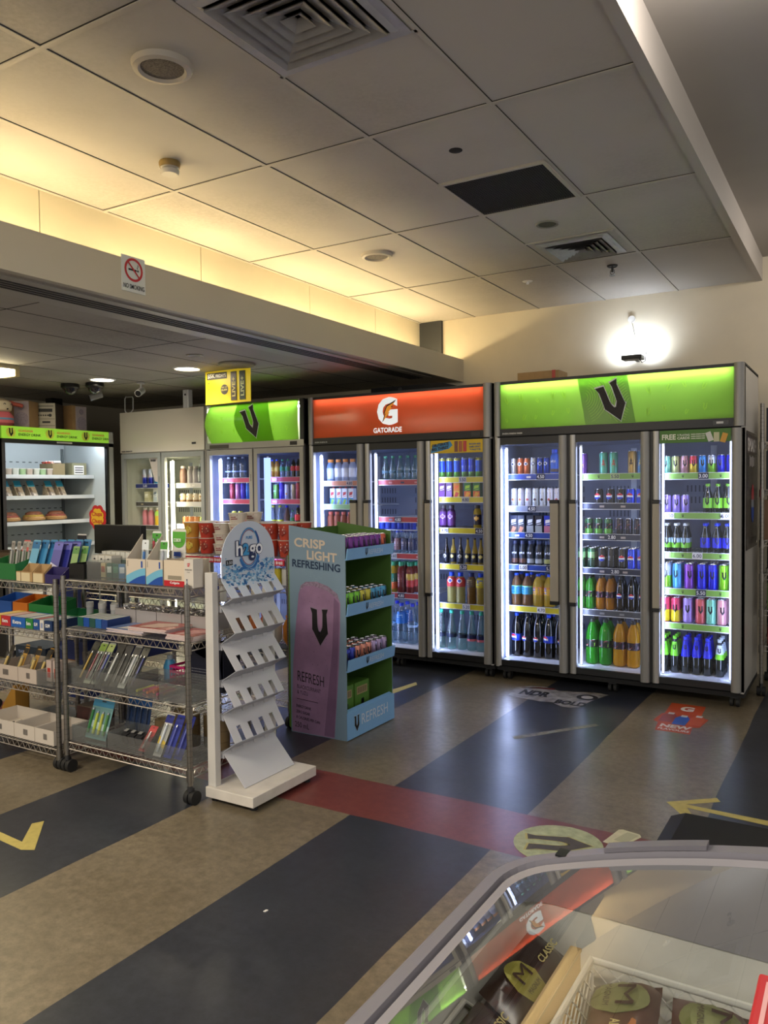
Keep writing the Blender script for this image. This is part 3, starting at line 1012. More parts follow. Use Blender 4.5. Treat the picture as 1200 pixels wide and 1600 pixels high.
bottle('o_tea', 'yellow green tea bottle', 0.033, 0.245, liquid('#b89a2a', 0.5), '#2a8a62', 'sport', (0.12, 0.62, [(0.34, '#c8643a'), (0.7, '#2f6a5a')]), ('text', '#e8e4c8'))
bottle('o_tea2', 'dark red tea bottle', 0.033, 0.245, liquid('#7a2a22', 0.5), '#2a8a62', 'sport', (0.2, 0.62, [(0.7, '#6a2a2a')]), ('text', '#c8a88a'))
bottle('o_tea3', 'bright red tea bottle', 0.033, 0.245, liquid('#8a3022', 0.5), '#2a8a62', 'sport', (0.2, 0.62, [(0.42, '#c8403a'), (0.7, '#c8a84a')]), ('text', '#40382a'))
bottle('o_big', 'large clear water bottle', 0.043, 0.32, L_WATER, '#1c3cd8', 'soda', (0.5, 0.78, [(0.9, '#2a7ad8')]), ('text', '#9ac4f0'))
bottle('o_big2', 'large clear slim bottle', 0.040, 0.32, L_WATER, '#1c2cc8', 'soda', (0.42, 0.48, [(0.9, '#a8c8e8')]))
can('y_big', 'tall yellow blue can', 0.0255, 0.152, '#b8b85a', [(0.3, '#5a9a3a'), (0.85, '#2a5ad8')], ('text', '#1a3cb0'))
can('y_blue', 'tall blue green can', 0.0255, 0.152, '#8aa0d8', [(0.3, '#6a9a5a'), (0.9, '#2440d0')], ('text', '#8aa8f0'))
carton('y_purple', 'purple juice carton', 0.050, 0.115, '#6a3a7a', '#7a4a9a', '#e8e0f0')
carton('y_orange', 'orange juice carton', 0.052, 0.118, '#d88a1a', '#d8b02a', '#e8641a', accent='#c83a2a')
carton('y_green', 'green orange juice carton', 0.054, 0.118, '#3a8a4a', '#d86a3a', '#a8d83a', accent='#e8a83a')
bottle('y_pbottle', 'purple juice bottle', 0.031, 0.175, liquid('#4a2a5a', 0.3), '#3a3440', 'sport', (0.12, 0.72, [(0.8, '#6a3a88')]), ('disc', '#d8c8e8', '#8a5aa8'))
bottle('y_ybottle', 'yellow juice bottle', 0.031, 0.175, liquid('#c8b03a', 0.5), '#3a3430', 'sport', (0.16, 0.60, [(0.8, '#20202a')]), ('disc', '#d8a84a', '#e8c87a'))
bottle('y_beerd', 'slim dark drink bottle', 0.0225, 0.20, mat('#1a1418', 0.1, coat=0.5), '#3a3a3a', 'slim', (0.08, 0.42, [(0.6, '#14182a')]), ('disc', '#d8d8d0', '#8a8a80'))
bottle('y_beery', 'slim yellow drink bottle', 0.0225, 0.20, liquid('#b8a03a', 0.5), '#2a2a2a', 'slim', (0.08, 0.42, [(0.6, '#14182a')]), ('disc', '#d8c85a', '#e8e0a8'))
bottle('y_lemr', 'bottle with red shoulder', 0.036, 0.235, liquid('#b8b06a', 0.5), '#1c48d8', 'wide', (0.54, 0.84, [(0.9, '#c23a3e')]), ('disc', '#e8dce0', '#3a4ab8'))
bottle('y_lemd', 'dark amber juice bottle', 0.036, 0.235, liquid('#8a6424', 0.4), '#1c2c70', 'wide', (0.54, 0.84, [(0.9, '#5a4a3a')]), ('text', '#a8946a'))
bottle('y_lemy', 'bottle with yellow shoulder', 0.036, 0.235, liquid('#c8b04a', 0.5), '#1c48d8', 'wide', (0.54, 0.84, [(0.9, '#d8c82a')]), ('text', '#3a6ac8'))
bottle('y_clear', 'clear turquoise capped bottle', 0.037, 0.295, L_TEAL, '#3fc8a8', 'cone', (0.30, 0.40, [(0.6, '#12203a')]))
bottle('y_clearp', 'clear bottle pink label', 0.037, 0.295, L_TEAL, '#3fc8a8', 'cone', (0.24, 0.40, [(0.30, '#d8707a'), (0.6, '#14204a')]))
# --- left green cooler
bottle('q_clear', 'clear water bottle', 0.034, 0.195, L_WATER, '#b8c8d8', 'soda', (0.3, 0.36, [(0.6, '#9ab8e8')]))
can('q_red', 'tall dull red can', 0.024, 0.15, '#b0485a', em=('text', '#d8a8b0'))
can('q_pink', 'tall pink can', 0.024, 0.15, '#c07ab8', em=('text', '#f0d8f0'))
can('q_violet', 'tall violet can', 0.024, 0.15, '#4a3ac0', em=('text', '#b8b8f0'))
can('q_blue', 'tall bright blue can', 0.024, 0.15, '#2a6ad0', em=('text', '#a8c8f0'))
can('q_yel', 'yellow black striped can', 0.024, 0.15, '#b8b84a', em=('text', '#20201a'))
can('q_coral', 'coral pink can', 0.024, 0.13, '#d8706a', em=('text', '#f0c8c8'))
bottle('q_oj', 'orange soft drink bottle', 0.024, 0.16, liquid('#c88a2a', 0.5), '#3a5ad8', 'soda', (0.36, 0.6, [(0.7, '#c8a03a')]))
bottle('q_sprite', 'clear bottle green label', 0.024, 0.16, L_WATER, '#2a9a5a', 'soda', (0.36, 0.6, [(0.7, '#2a8a62')]))
bottle('q_coke', 'cola bottle red label', 0.024, 0.16, L_COLA, '#20202a', 'soda', (0.36, 0.62, [(0.7, '#d8303a')]))
bottle('q_lem', 'clear bottle yellow label', 0.030, 0.20, L_WATER, '#c8c83a', 'cone', (0.18, 0.38, [(0.7, '#c8c82a')]))
bottle('q_brown', 'brown bottle blue cap', 0.030, 0.20, liquid('#6a4a3a', 0.5), '#1c2cd8', 'cone', (0.18, 0.34, [(0.7, '#c8b8d8')]))
bottle('q_cokeb', 'larger cola bottle red label', 0.030, 0.20, L_COLA, '#1c2cc8', 'soda', (0.36, 0.62, [(0.7, '#d8303a')]))
can('q_green', 'light green drink can', 0.024, 0.135, '#8ac85a', em=('swirl',))
can('q_cream', 'cream drink can', 0.024, 0.135, '#c8c0b0', em=('text', '#8a7a5a'))
can('q_white', 'white drink can', 0.024, 0.135, '#b8bce8', em=('fruit', '#d8a84a', '#5a5ad0'))
# --- white cooler
can('e_blue', 'silver blue energy can', 0.026, 0.15, '#a8b0c0', [(0.45, '#1a2ca8')], ('text', '#c83a3a'))
can('e_teal', 'silver teal energy can', 0.026, 0.15, '#a8b0c0', [(0.45, '#2a8ac0')], ('text', '#c83a3a'))
carton('e_box', 'cream milk carton', 0.058, 0.105, '#c8c49a', '#b8b48a', '#e8e8d0')
carton('e_box2', 'white milk carton', 0.050, 0.13, '#d0d4d0', '#b8c4c8', '#6a7a8a')
bottle('e_pink', 'pink juice bottle', 0.030, 0.175, mat('#c87a84', 0.3), '#d8d4cc', 'sport')
bottle('e_yel', 'yellow green juice bottle', 0.032, 0.175, mat('#d8b02a', 0.3), '#d8d4cc', 'sport', (0.55, 0.8, [(0.9, '#a8d85a')]))
bottle('e_brown', 'brown shaker bottle', 0.036, 0.17, mat('#8a6a5a', 0.35), '#c8c0b4', 'sport')
bottle('e_grey', 'grey shaker bottle', 0.032, 0.165, mat('#a09a98', 0.35), '#b4aca4', 'sport')
bottle('e_stripe', 'dark striped protein bottle', 0.032, 0.185, mat('#3a4048', 0.35), '#a8b0b0', 'sport', (0.1, 0.6, [(0.9, '#8a8c88')]), ('text', '#e0e0dc'))
can('e_jar', 'small cream yoghurt jar', 0.032, 0.085, '#cfc2a4', [(0.3, '#8a6a42')], ('disc', '#f0ead8', '#b8945a'), 0.0)
can('e_cup', 'small orange pudding cup', 0.034, 0.075, '#c8844a', em=('text', '#8a4a2a'), metal=0.0)
can('e_cupg', 'small lime pudding cup', 0.034, 0.075, '#a8c83a', em=('text', '#e8e8c8'), metal=0.0)


# ------------------------------------------------------------------ drinks coolers
YF = 5.30
SHELFW = ['top shelf', 'second shelf', 'third shelf', 'fourth shelf', 'fifth shelf', 'bottom shelf']


def column(mb, x0, x1, z0, z1, m, depth=0.035, y=0.0):
    n = 10; w = x1 - x0
    pts = [(x0, 0.03)]
    for i in range(n + 1):
        t = math.pi * (1 - i / n)
        pts.append((x0 + w / 2 + w / 2 * math.cos(t), -depth * (math.sin(t) ** 0.6 if 0 < i < n else 0)))
    pts.append((x1, 0.03))
    k = len(mb.v)
    vs = [(p[0], y + p[1], z) for z in (z0, z1) for p in pts]
    q = len(pts)
    mb.add(vs, [(i, (i + 1) % q, q + (i + 1) % q, q + i) for i in range(q)], m, True)
    mb.add(vs, [tuple(range(q)), tuple(range(q, 2 * q))], m)


def shelf_part(root, x0, x1, z, strip, tags, y0=0.12, y1=0.60, vee=False, tilt=None):
    s = MB()
    m = mat('#c2c6cc', 0.35, 0.4)
    s.tube([(x0, y0 + 0.01, z), (x1, y0 + 0.01, z)], 0.004, m, 6)
    s.tube([(x0, y1, z), (x1, y1, z)], 0.004, m, 6)
    n = int((x1 - x0) / 0.026)
    for i in range(n + 1):
        xx = x0 + (x1 - x0) * i / n
        s.box(xx - 0.0015, xx + 0.0015, y0, y1, z, z + 0.003, m)
    s.box(x0, x1, y0 + 0.2, y0 + 0.206, z - 0.004, z, m)
    so = s.build('shelf', root)
    if strip:
        p = MB()
        ms = mat(strip, 0.35)
        p.box(x0, x1, y0 - 0.008, y0 - 0.003, z - 0.030, z + 0.008, ms)
        p.box(x0, x1, y0 - 0.011, y0 - 0.003, z + 0.008, z + 0.011, mat('#d8dce0', 0.3))
        p.box(x0, x1, y0 - 0.011, y0 - 0.003, z - 0.034, z - 0.030, mat('#d8dce0', 0.3))
        for f, tcol, txt, tc in tags:
            w = 0.062
            cx = x0 + (x1 - x0) * f
            if txt:
                p.panel((cx - w / 2, y0 - 0.0125, z - 0.031), X, Z, w, 0.040, mat(tcol, 0.5))
                p.text(txt, (cx - w * 0.42, y0 - 0.013, z - 0.023), X, Z, w * 0.84, 0.024, mat(tc, 0.5), 0.01)
            else:
                p.panel((cx - 0.016, y0 - 0.0125, z - 0.02), X, Z, 0.032, 0.014, mat(tcol, 0.5))
        if vee:
            for f in (0.25, 0.76):
                v_shape(p, (x0 + (x1 - x0) * f, y0 - 0.0125, z - 0.022), X, Z, 0.012, MB_BLACK, 0.0004)
        p.build('price_strip', so)
    return so


def cooler(name, label, x0, x1, nd, style, led, shelves, handles=None, side='#b5b1aa'):
    w = x1 - x0
    t = thing(name, label, 'cooler', (x0, YF, 0), group=None)
    dark = style == 'A'
    M_OUT = M_MATTBLACK if dark else mat('#dcd6c8', 0.4)
    b = MB(); D = 0.69
    ms = mat(side, 0.3, 0.05)
    b.box(0, 0.02, 0.0, D, 0.10, 2.12, ms).box(w - 0.02, w, 0.0, D, 0.10, 2.12, ms)
    b.box(0.02, w - 0.02, D - 0.02, D, 0.10, 2.12, M_DKGREY)
    b.box(0.02, w - 0.02, 0.03, D - 0.02, 0.085, 0.14, M_MATTBLACK if dark else mat('#8a867e', 0.5))
    b.box(0.02, w - 0.02, 0.01, D - 0.02, 1.70, 1.76, M_OUT)
    b.box(0, w, 0.0, D, 2.11, 2.13, M_OUT if not dark else M_DKGREY)
    b.box(0.0, w, 0.02, D, 0.07, 0.10, M_MATTBLACK)
    b.build('cabinet', t)
    li = MB(); LM = M_LINER if style != 'C' else mat('#aeb2a4', 0.4)
    li.box(0.02, w - 0.02, 0.02, D - 0.02, 0.14, 0.150, mat('#dfe4ec', 0.4))
    li.box(0.02, w - 0.02, D - 0.05, D - 0.02, 0.15, 1.70, LM)
    li.box(0.02, 0.04, 0.02, D - 0.05, 0.15, 1.70, LM).box(w - 0.04, w - 0.02, 0.02, D - 0.05, 0.15, 1.70, LM)
    li.box(0.04, w - 0.04, 0.02, D - 0.05, 1.69, 1.70, LM)
    mod = w / nd
    for i in range(nd):
        for zz in (0.30, 0.62, 0.80, 1.16, 1.34, 1.26):
            for k in range(14):
                xx = mod * i + 0.10 + k * (mod - 0.2) / 13
                li.box(xx - 0.005, xx + 0.005, D - 0.052, D - 0.049, zz, zz + 0.045, mat('#3a4250', 0.8))
        li.box(mod * i + mod * 0.5 - 0.02, mod * i + mod * 0.5 + 0.02, D - 0.056, D - 0.05, 0.2, 1.66, mat('#98a0ac', 0.4))
    li.build('liner', t)
    # header
    if style == 'A':
        h = MB()
        h.box(0.045, w - 0.062, -0.004, 0.03, 1.745, 1.797, M_BLACK)
        h.build('header_rail', t)
        e = MB()
        column(e, 0.0, 0.044, 1.745, 2.13, M_COLUMN, 0.02)
        e.build('header_post', t)
        e = MB()
        column(e, w - 0.062, w, 1.745, 2.13, M_COLUMN, 0.035)
        e.build('header_post', t)
    hb = MB()
    hb.box(0.02, w - 0.02, 0.16, 0.165, 1.76, 2.11, M_WHITE)
    hb.box(0.02, w - 0.02, 0.02, 0.16, 1.76, 1.765, M_WHITE)
    hb.build('header_liner', t)
    # doors
    for i in range(nd):
        a = mod * i
        gz0, gz1 = 0.152, 1.685
        d = MB()
        if style == 'A':
            column(d, a + 0.002, a + 0.044, 0.11, 1.735, M_SILVER, 0.015)
            column(d, a + 0.472, a + 0.532, 0.11, 1.735, M_COLUMN, 0.035)
            d.box(a + 0.044, a + 0.472, -0.006, 0.02, 1.685, 1.735, M_BLACK)
            d.box(a + 0.044, a + 0.472, -0.004, 0.02, 0.112, 0.152, M_BLACK)
            d.box(a + 0.532, a + mod, 0.0, 0.02, 0.11, 1.735, M_BLACK)
            g0, g1 = a + 0.044, a + 0.472
        else:
            fm = mat('#a5a39d', 0.4, 0.3) if style == 'B' else mat('#a3a6a2', 0.4, 0.2)
            f = 0.046
            d.box(a + 0.008, a + f, -0.022, 0.01, 0.12, 1.735, fm).box(a + mod - f, a + mod - 0.008, -0.022, 0.01, 0.12, 1.735, fm)
            d.box(a + f, a + mod - f, -0.022, 0.01, 1.690, 1.735, fm).box(a + f, a + mod - f, -0.022, 0.01, 0.12, 0.165, fm)
            g0, g1 = a + f, a + mod - f
            if i == 0:
                for k in range(5):
                    d.box(a + mod - 0.03, a + mod - 0.024, -0.024, -0.0215, 1.46 + k * 0.012, 1.466 + k * 0.012, M_BLACK)
        do = d.build('door', t)
        MB().box(g0, g1, -0.002, 0.002, gz0, gz1, M_PANE).build('glass_pane', do)
        if handles:
            hh = MB()
            if handles[i] == 'R':
                hx0, hx1 = a + 0.418, a + 0.476
            else:
                hx0, hx1 = a + 0.008, a + 0.052
            hh.box(hx0, hx1, -0.042, -0.006, 0.60, 1.272, mat('#a39c8d', 0.45))
            hh.box(hx0 - 0.002, hx1 + 0.002, -0.045, -0.003, 1.272, 1.296, M_BLACK)
            hh.box(hx0 - 0.002, hx1 + 0.002, -0.045, -0.003, 0.576, 0.60, M_BLACK)
            hh.build('handle', do, bevel=0.003)
    # lamps inside
    for lx, lw, col, st in led:
        l = MB()
        l.box(lx - lw / 2, lx + lw / 2, 0.044, 0.050, 0.17, 1.655, glow(col, st))
        l.box(lx - 0.009, lx + 0.009, 0.0505, 0.058, 0.16, 1.668, M_WHITE)
        l.box(lx - 0.008, lx + 0.008, 0.0585, 0.0605, 0.17, 1.655, glow(col, 16 if style != 'C' else 6))
        l.build('light_tube', t)
    for i, sh in shelves.items():
        for args in sh:
            shelf_part(t, mod * i + 0.055, mod * (i + 1) - 0.045, *args[:1], **args[1])
    # castors
    for cx in (0.06, w / 2, w - 0.06):
        c = MB()
        c.box(cx - 0.025, cx + 0.025, 0.05, 0.10, 0.055, 0.07, M_DKGREY)
        c.cyl((cx - 0.028, 0.075, 0.03), (cx - 0.008, 0.075, 0.03), 0.03, M_RUBBER, 16)
        c.cyl((cx + 0.008, 0.075, 0.03), (cx + 0.028, 0.075, 0.03), 0.03, M_RUBBER, 16)
        c.build('caster', t)
        c = MB()
        c.cyl((cx - 0.022, D - 0.08, 0.03), (cx + 0.022, D - 0.08, 0.03), 0.03, M_RUBBER, 16)
        c.box(cx - 0.025, cx + 0.025, D - 0.1, D - 0.05, 0.055, 0.07, M_DKGREY)
        c.build('caster', t)
    return t


def SH(z, strip, tags=(), vee=False, y1=0.60):
    return (z, dict(strip=strip, tags=tags, vee=vee, y1=y1))


BL, GN, DK, YE, RD, PK, NV = '#2c4aa8', '#7fae4e', '#2a3048', '#cfc233', '#b04a50', '#c8506a', '#1c2a6a'
wt, dn = '#e4e6ea', '#20284a'
HEADER_TUBE = glow('#f4ffe0', 9)
LEDC = '#bccdff'

# right green cooler
c1 = cooler('drinks_cooler', 'three-door drinks cooler with long glowing lime green header and leaning V', -2.275, -0.638, 3, 'A',
            [(0.068, 0.016, LEDC, 15), (0.546 + 0.062, 0.006, LEDC, 3.5), (1.092 + 0.056, 0.005, LEDC, 3.5), (1.092 + 0.462, 0.005, LEDC, 3.5)],
            {0: [SH(1.468, BL, [(0.35, wt, '', dn), (0.55, dn, '4.50', wt), (0.95, wt, '4.00', dn)]), SH(1.240, '#8a94b0', [(0.4, dn, '4.50', wt), (0.8, wt, '', dn)]), SH(1.050, BL, [(0.35, dn, '4.50', wt), (0.15, wt, '', dn)]), SH(0.818, BL, [(0.25, wt, '5.00', dn), (0.7, dn, '5.50', wt)]), SH(0.520, YE, [(0.55, wt, '4.70', dn)])],
             1: [SH(1.462, GN, [(0.5, '#a8c08a', '5.50', dn)], True), SH(1.261, DK, [(0.3, '#a8a0a0', '', dn), (0.62, '#a8a0a0', '', dn), (0.95, wt, '', dn)]), SH(1.051, DK, [(0.3, '#a8a0a0', '', dn), (0.45, DK, '2.80', wt), (0.62, '#a8a0a0', '', dn)]), SH(0.818, DK, [(0.3, '#a8a0a0', '', dn), (0.5, DK, '2.80', wt), (0.65, '#a8a0a0', '', dn)]), SH(0.531, '#4a4e56', [(0.3, '#8a8c90', '', dn), (0.6, '#8a8c90', '', dn)])],
             2: [SH(1.457, GN, [(0.53, dn, '3.00', wt)], True), SH(1.201, GN, [(0.06, wt, '5.50', dn), (0.83, wt, '6.00', dn)], True), SH(0.944, GN, [(0.45, wt, '6.00', dn)], True), SH(0.707, GN, [(0.5, dn, '5.50', wt)], True), SH(0.482, GN, [], True)]},
            handles=['R', 'L', 'L'])
# orange cooler
c2 = cooler('drinks_cooler', 'three-door drinks cooler with orange header and white G', -3.915, -2.296, 3, 'A',
            [(0.085, 0.018, LEDC, 11), (0.540 + 0.065, 0.010, LEDC, 3), (1.080 + 0.062, 0.014, LEDC, 5)],
            {0: [SH(1.440, '#c98a72', [(0.6, '#b8a8a8', '4.80', dn)]), SH(1.248, '#8ab88a'), SH(1.04, '#c98a72'), SH(0.80, '#c98a72'), SH(0.50, '#c98a72')],
             1: [SH(1.442, RD, [(0.25, '#c88a8a', '', dn), (0.5, '#4a4a6a', '', dn), (0.78, '#c88a8a', '', dn)]), SH(1.150, RD, [(0.25, '#8a8aa8', '', dn), (0.4, '#4a4a6a', '4.80', wt), (0.82, '#c8a8a8', '', dn)]), SH(1.055, None), SH(0.864, RD, [(0.3, '#b8c0c8', '5.60', dn), (0.8, '#d8a8a8', '', dn)]), SH(0.553, RD, [(0.45, dn, '4.80', wt), (0.9, '#d8a8a8', '', dn)])],
             2: [SH(1.455, YE, [(0.45, '#a8a8b8', '5.50', dn)]), SH(1.305, YE, [(0.5, '#a8a8a8', '4.80', dn)]), SH(1.073, YE, [(0.1, wt, '4.70', dn), (0.75, dn, '4.50', wt)]), SH(0.800, YE, [(0.45, dn, '5.20', wt)]), SH(0.502, YE, [(0.5, wt, '5.20', dn)])]},
            handles=['R', 'L', 'L'])
# left green cooler
c3 = cooler('drinks_cooler', 'two-door drinks cooler with short bulging green header', -5.040, -3.955, 2, 'B',
            [(0.105, 0.026, LEDC, 9), (0.5425 + 0.10, 0.07, '#8ea8ff', 0.9)],
            {0: [SH(1.480, PK, [(0.12, wt, '', dn)]), SH(1.290, PK), SH(1.04, PK), SH(0.8, PK)],
             1: [SH(1.480, PK, [(0.16, PK, '300', wt), (0.85, wt, '2', '#c02030')]), SH(1.290, PK, [(0.16, PK, '440', wt), (0.85, wt, '3', '#c02030')]), SH(1.04, PK), SH(0.8, PK)]}, side='#3a3836')
# white cooler
c4 = cooler('drinks_cooler', 'two-door milk cooler with plain cream white header', -6.150, -5.060, 2, 'C',
            [(0.545 + 0.075, 0.045, '#fff4cf', 7), (0.50, 0.02, '#fff4cf', 5)],
            {0: [SH(1.440, NV, [(0.3, NV, '5.00', wt)]), SH(1.265, '#4a4844', [(0.2, '#b8a888', '', dn), (0.8, '#b8b888', '', dn)]), SH(1.04, '#4a4844'), SH(0.8, '#4a4844')],
             1: [SH(1.440, '#d0ccc4', [(0.5, '#e8e4dc', '', dn)]), SH(1.265, '#d0ccc4'), SH(1.06, '#d0ccc4'), SH(0.8, '#d0ccc4')]}, side='#c8c2b2')


# --- headers
def header_flat(t, w, z0, z1, col, strength, p=None):
    p = p or MB()
    p.add([(0.044, 0.004, z0), (w - 0.062, 0.004, z0), (w - 0.062, 0.004, z1), (0.044, 0.004, z1)], [(0, 1, 2, 3)], col)
    p.add([(0.044, 0.008, z0), (w - 0.062, 0.008, z0), (w - 0.062, 0.008, z1), (0.044, 0.008, z1)], [(3, 2, 1, 0)], col)
    po = p.build('header_panel', t)
    MB().cyl((0.06, 0.040, 2.094), (w - 0.08, 0.040, 2.094), 0.009, glow('#ffffff', strength), 8).build('header_tube', t)
    return po


GREEN = backlit('#9cc648', 0.2, 0.7)
GREEN_D = backlit('#7aa82c', 0.2, 0.62)
GREEN_L = backlit('#b4d84c', 0.2, 0.7)
w1 = 1.637
e = MB()
e.poly([(0.655, 1.800), (0.985, 1.800), (0.930, 2.110), (0.600, 2.110)], (0, 0.003, 0), X, Z, GREEN_D, 0.0)
for k in range(9):
    ra = 0.03 + 0.016 * k
    pts = [(0.64 + ra * math.cos(q * 0.3), 1.98 + ra * math.sin(q * 0.3) * 1.1) for q in range(-4, 5)]
    for i in range(len(pts) - 1):
        (a0, b0), (a1, b1) = pts[i], pts[i + 1]
        if b0 < 2.105 and b1 < 2.105 and b0 > 1.802:
            e.poly([(a0, b0), (a0 + 0.005, b0), (a1 + 0.005, b1), (a1, b1)], (0, 0.0025, 0), X, Z, GREEN_L, 0.0)
    pts = [(0.96 - ra * math.cos(q * 0.3), 1.93 - ra * math.sin(q * 0.3) * 1.1) for q in range(-4, 5)]
    for i in range(len(pts) - 1):
        (a0, b0), (a1, b1) = pts[i], pts[i + 1]
        if 1.802 < b0 < 2.105 and 1.802 < b1 < 2.105:
            e.poly([(a0 - 0.005, b0), (a0, b0), (a1, b1), (a1 - 0.005, b1)], (0, 0.0025, 0), X, Z, GREEN_L, 0.0)
for i in range(26):
    xx = 0.10 + (i % 13) * 0.108 + R.uniform(-0.02, 0.02)
    if 0.57 < xx < 1.02: continue
    zz = 1.83 + (i // 13) * 0.12 + R.uniform(0, 0.05)
    a = R.uniform(-0.5, 0.5)
    v_shape(e, (xx, 0.003, zz), X * math.cos(a) + Z * math.sin(a), Z * math.cos(a) - X * math.sin(a), R.uniform(0.018, 0.034), GREEN_L, 0.0006)
hp = header_flat(c1, w1, 1.797, 2.112, GREEN, 16, e)
e = MB(); a = 0.36
v_shape(e, (0.885, 0.000, 1.812), X * math.cos(a) + Z * math.sin(a), Z * math.cos(a) - X * math.sin(a), 0.154, mat('#1c1613', 0.6, noise=0.5, scale=90), 0.003, edge=mat('#dfe4e0', 0.4))
e.build('emblem', hp)
e = MB()
e.marks((0.06, -0.0045, 1.757), X, Z, 0.15, 0.012, mat('#b8b8b4', 0.4))
e.box(w1 - 0.18, w1 - 0.09, -0.008, -0.003, 1.757, 1.785, mat('#3a3a3a', 0.4)).box(w1 - 0.16, w1 - 0.12, -0.010, -0.008, 1.765, 1.778, mat('#c8c8c4', 0.4))
e.build('controller', c1)

ORANGE = backlit('#e2743a', 0.12, 0.55)
w2 = 1.619
hp = header_flat(c2, w2, 1.797, 2.118, ORANGE, 8)
e = MB()
mw = mat('#eaf0f0', 0.25, emit=0.22)
e.text('G', (0.655, 0.002, 1.872), X, Z, 0.185, 0.215, mw, 0.045)
e.text('GATORADE', (0.62, 0.002, 1.815), X, Z, 0.255, 0.040, mw, 0.03)
bolt = [(0.705, 1.892), (0.728, 1.958), (0.716, 1.956), (0.745, 2.020), (0.835, 2.062), (0.785, 2.012), (0.800, 2.012), (0.757, 1.965), (0.772, 1.965)]
tri = [(0, 1, 8), (1, 7, 8), (1, 3, 7), (3, 6, 7), (3, 5, 6), (3, 4, 5), (1, 2, 3)]
e.add([(p[0] - 0.003, -0.0005, p[1] + 0.004) for p in bolt] , tri, mat('#3a1f14', 0.5))
e.add([(0.752 + (p[0] - 0.752) * 0.82, -0.0012, 1.982 + (p[1] - 1.982) * 0.84) for p in bolt], tri, mat('#e8952a', 0.4, emit=0.15))
e.build('emblem', hp)
e = MB()
e.marks((0.06, -0.0045, 1.757), X, Z, 0.13, 0.012, mat('#a8a8a4', 0.4))
e.box(w2 - 0.16, w2 - 0.09, -0.008, -0.003, 1.757, 1.785, mat('#2a2a2a', 0.4))
e.build('controller', c2)

# bulging header of the left green cooler
w3 = 1.085
p = MB(); n = 12
prof = []
for i in range(n + 1):
    f = i / n
    prof.append((1.795 + 0.335 * f, -0.05 * math.sin(math.pi * f)))
for k in (0, 1):
    vs = []
    for z, y in prof:
        ins = 0.030 * (1 - math.sin(math.pi * (z - 1.795) / 0.335))
        vs += [(0.02 + ins, y + k * 0.003, z), (w3 - 0.04 - ins, y + k * 0.003, z)]
    fs = [(2 * i, 2 * i + 1, 2 * i + 3, 2 * i + 2) for i in range(n)]
    p.add(vs, fs if k == 0 else [tuple(reversed(f)) for f in fs], GREEN, True)
    if k == 0:
        vb = []
        for z, y in prof:
            f_ = (z - 1.795) / 0.335
            vb += [(0.42 - 0.05 * f_ - 0.03 * math.sin(f_ * 3.1), y - 0.002, z), (0.76 - 0.06 * f_ + 0.03 * math.sin(f_ * 3.1), y - 0.002, z)]
        p.add(vb, fs, GREEN_D, True)
MB().cyl((0.06, 0.03, 2.075), (w3 - 0.06, 0.03, 2.075), 0.011, glow('#f6ffe8', 11), 8).build('header_tube', c3)
e = MB()
a = 0.36
v_shape(e, (0.605, -0.056, 1.822), X * math.cos(a) + Z * math.sin(a), Z * math.cos(a) - X * math.sin(a), 0.158, mat('#1c1613', 0.6, noise=0.5, scale=90), 0.003, edge=mat('#dfe4e0', 0.4))
for i in range(14):
    xx = 0.10 + (i % 7) * 0.14 + R.uniform(-0.02, 0.02)
    if 0.42 < xx < 0.76: continue
    zz = 1.87 + (i // 7) * 0.11
    v_shape(p, (xx, -0.056, zz), X, Z, 0.022, GREEN_L, 0.0006)
hp = p.build('header_panel', c3)
e.build('emblem', hp)
e = MB()
for x0_, x1_ in ((0.0, 0.022), (w3 - 0.04, w3)):
    e.box(x0_, x1_, -0.02, 0.05, 1.76, 2.13, M_DKGREY if x0_ else M_SILVER)
e.box(0.0, w3, -0.022, 0.02, 1.742, 1.795, M_SILVER)
e.box(0.05, 0.27, -0.026, -0.02, 1.748, 1.78, mat('#4a4640', 0.4)).box(w3 - 0.14, w3 - 0.07, -0.026, -0.02, 1.752, 1.782, M_BLACK)
e.build('header_frame', c3)

e = MB()
w4 = 1.09
e.box(0.0, w4, -0.02, 0.01, 1.745, 2.13, mat('#ddd5c6', 0.22, coat=0.3))
e.marks((0.02, -0.021, 1.752), X, Z, 0.15, 0.014, M_DKGREY)
e.box(w4 - 0.15, w4 - 0.10, -0.022, -0.019, 1.80, 1.818, M_DKGREY)
e.build('header_panel', c4)
e = MB()
e.poly([(0.0, 0.0), (0.13, -0.02), (0.13, -0.24), (0.08, -0.23)], (0.36, 0.0, 1.70), X, Z, mat('#c8beb4', 0.6), 0.0)
e.poly([(0.0, 0.0), (0.08, -0.23), (0.13, -0.24), (0.13, -0.02)], (0.36, 0.001, 1.70), X, Z, mat('#c8beb4', 0.6), 0.0)
e.marks((0.39, -0.001, 1.655), X, Z, 0.08, 0.02, MB_BLACK)
e.build('door_sticker', c4)

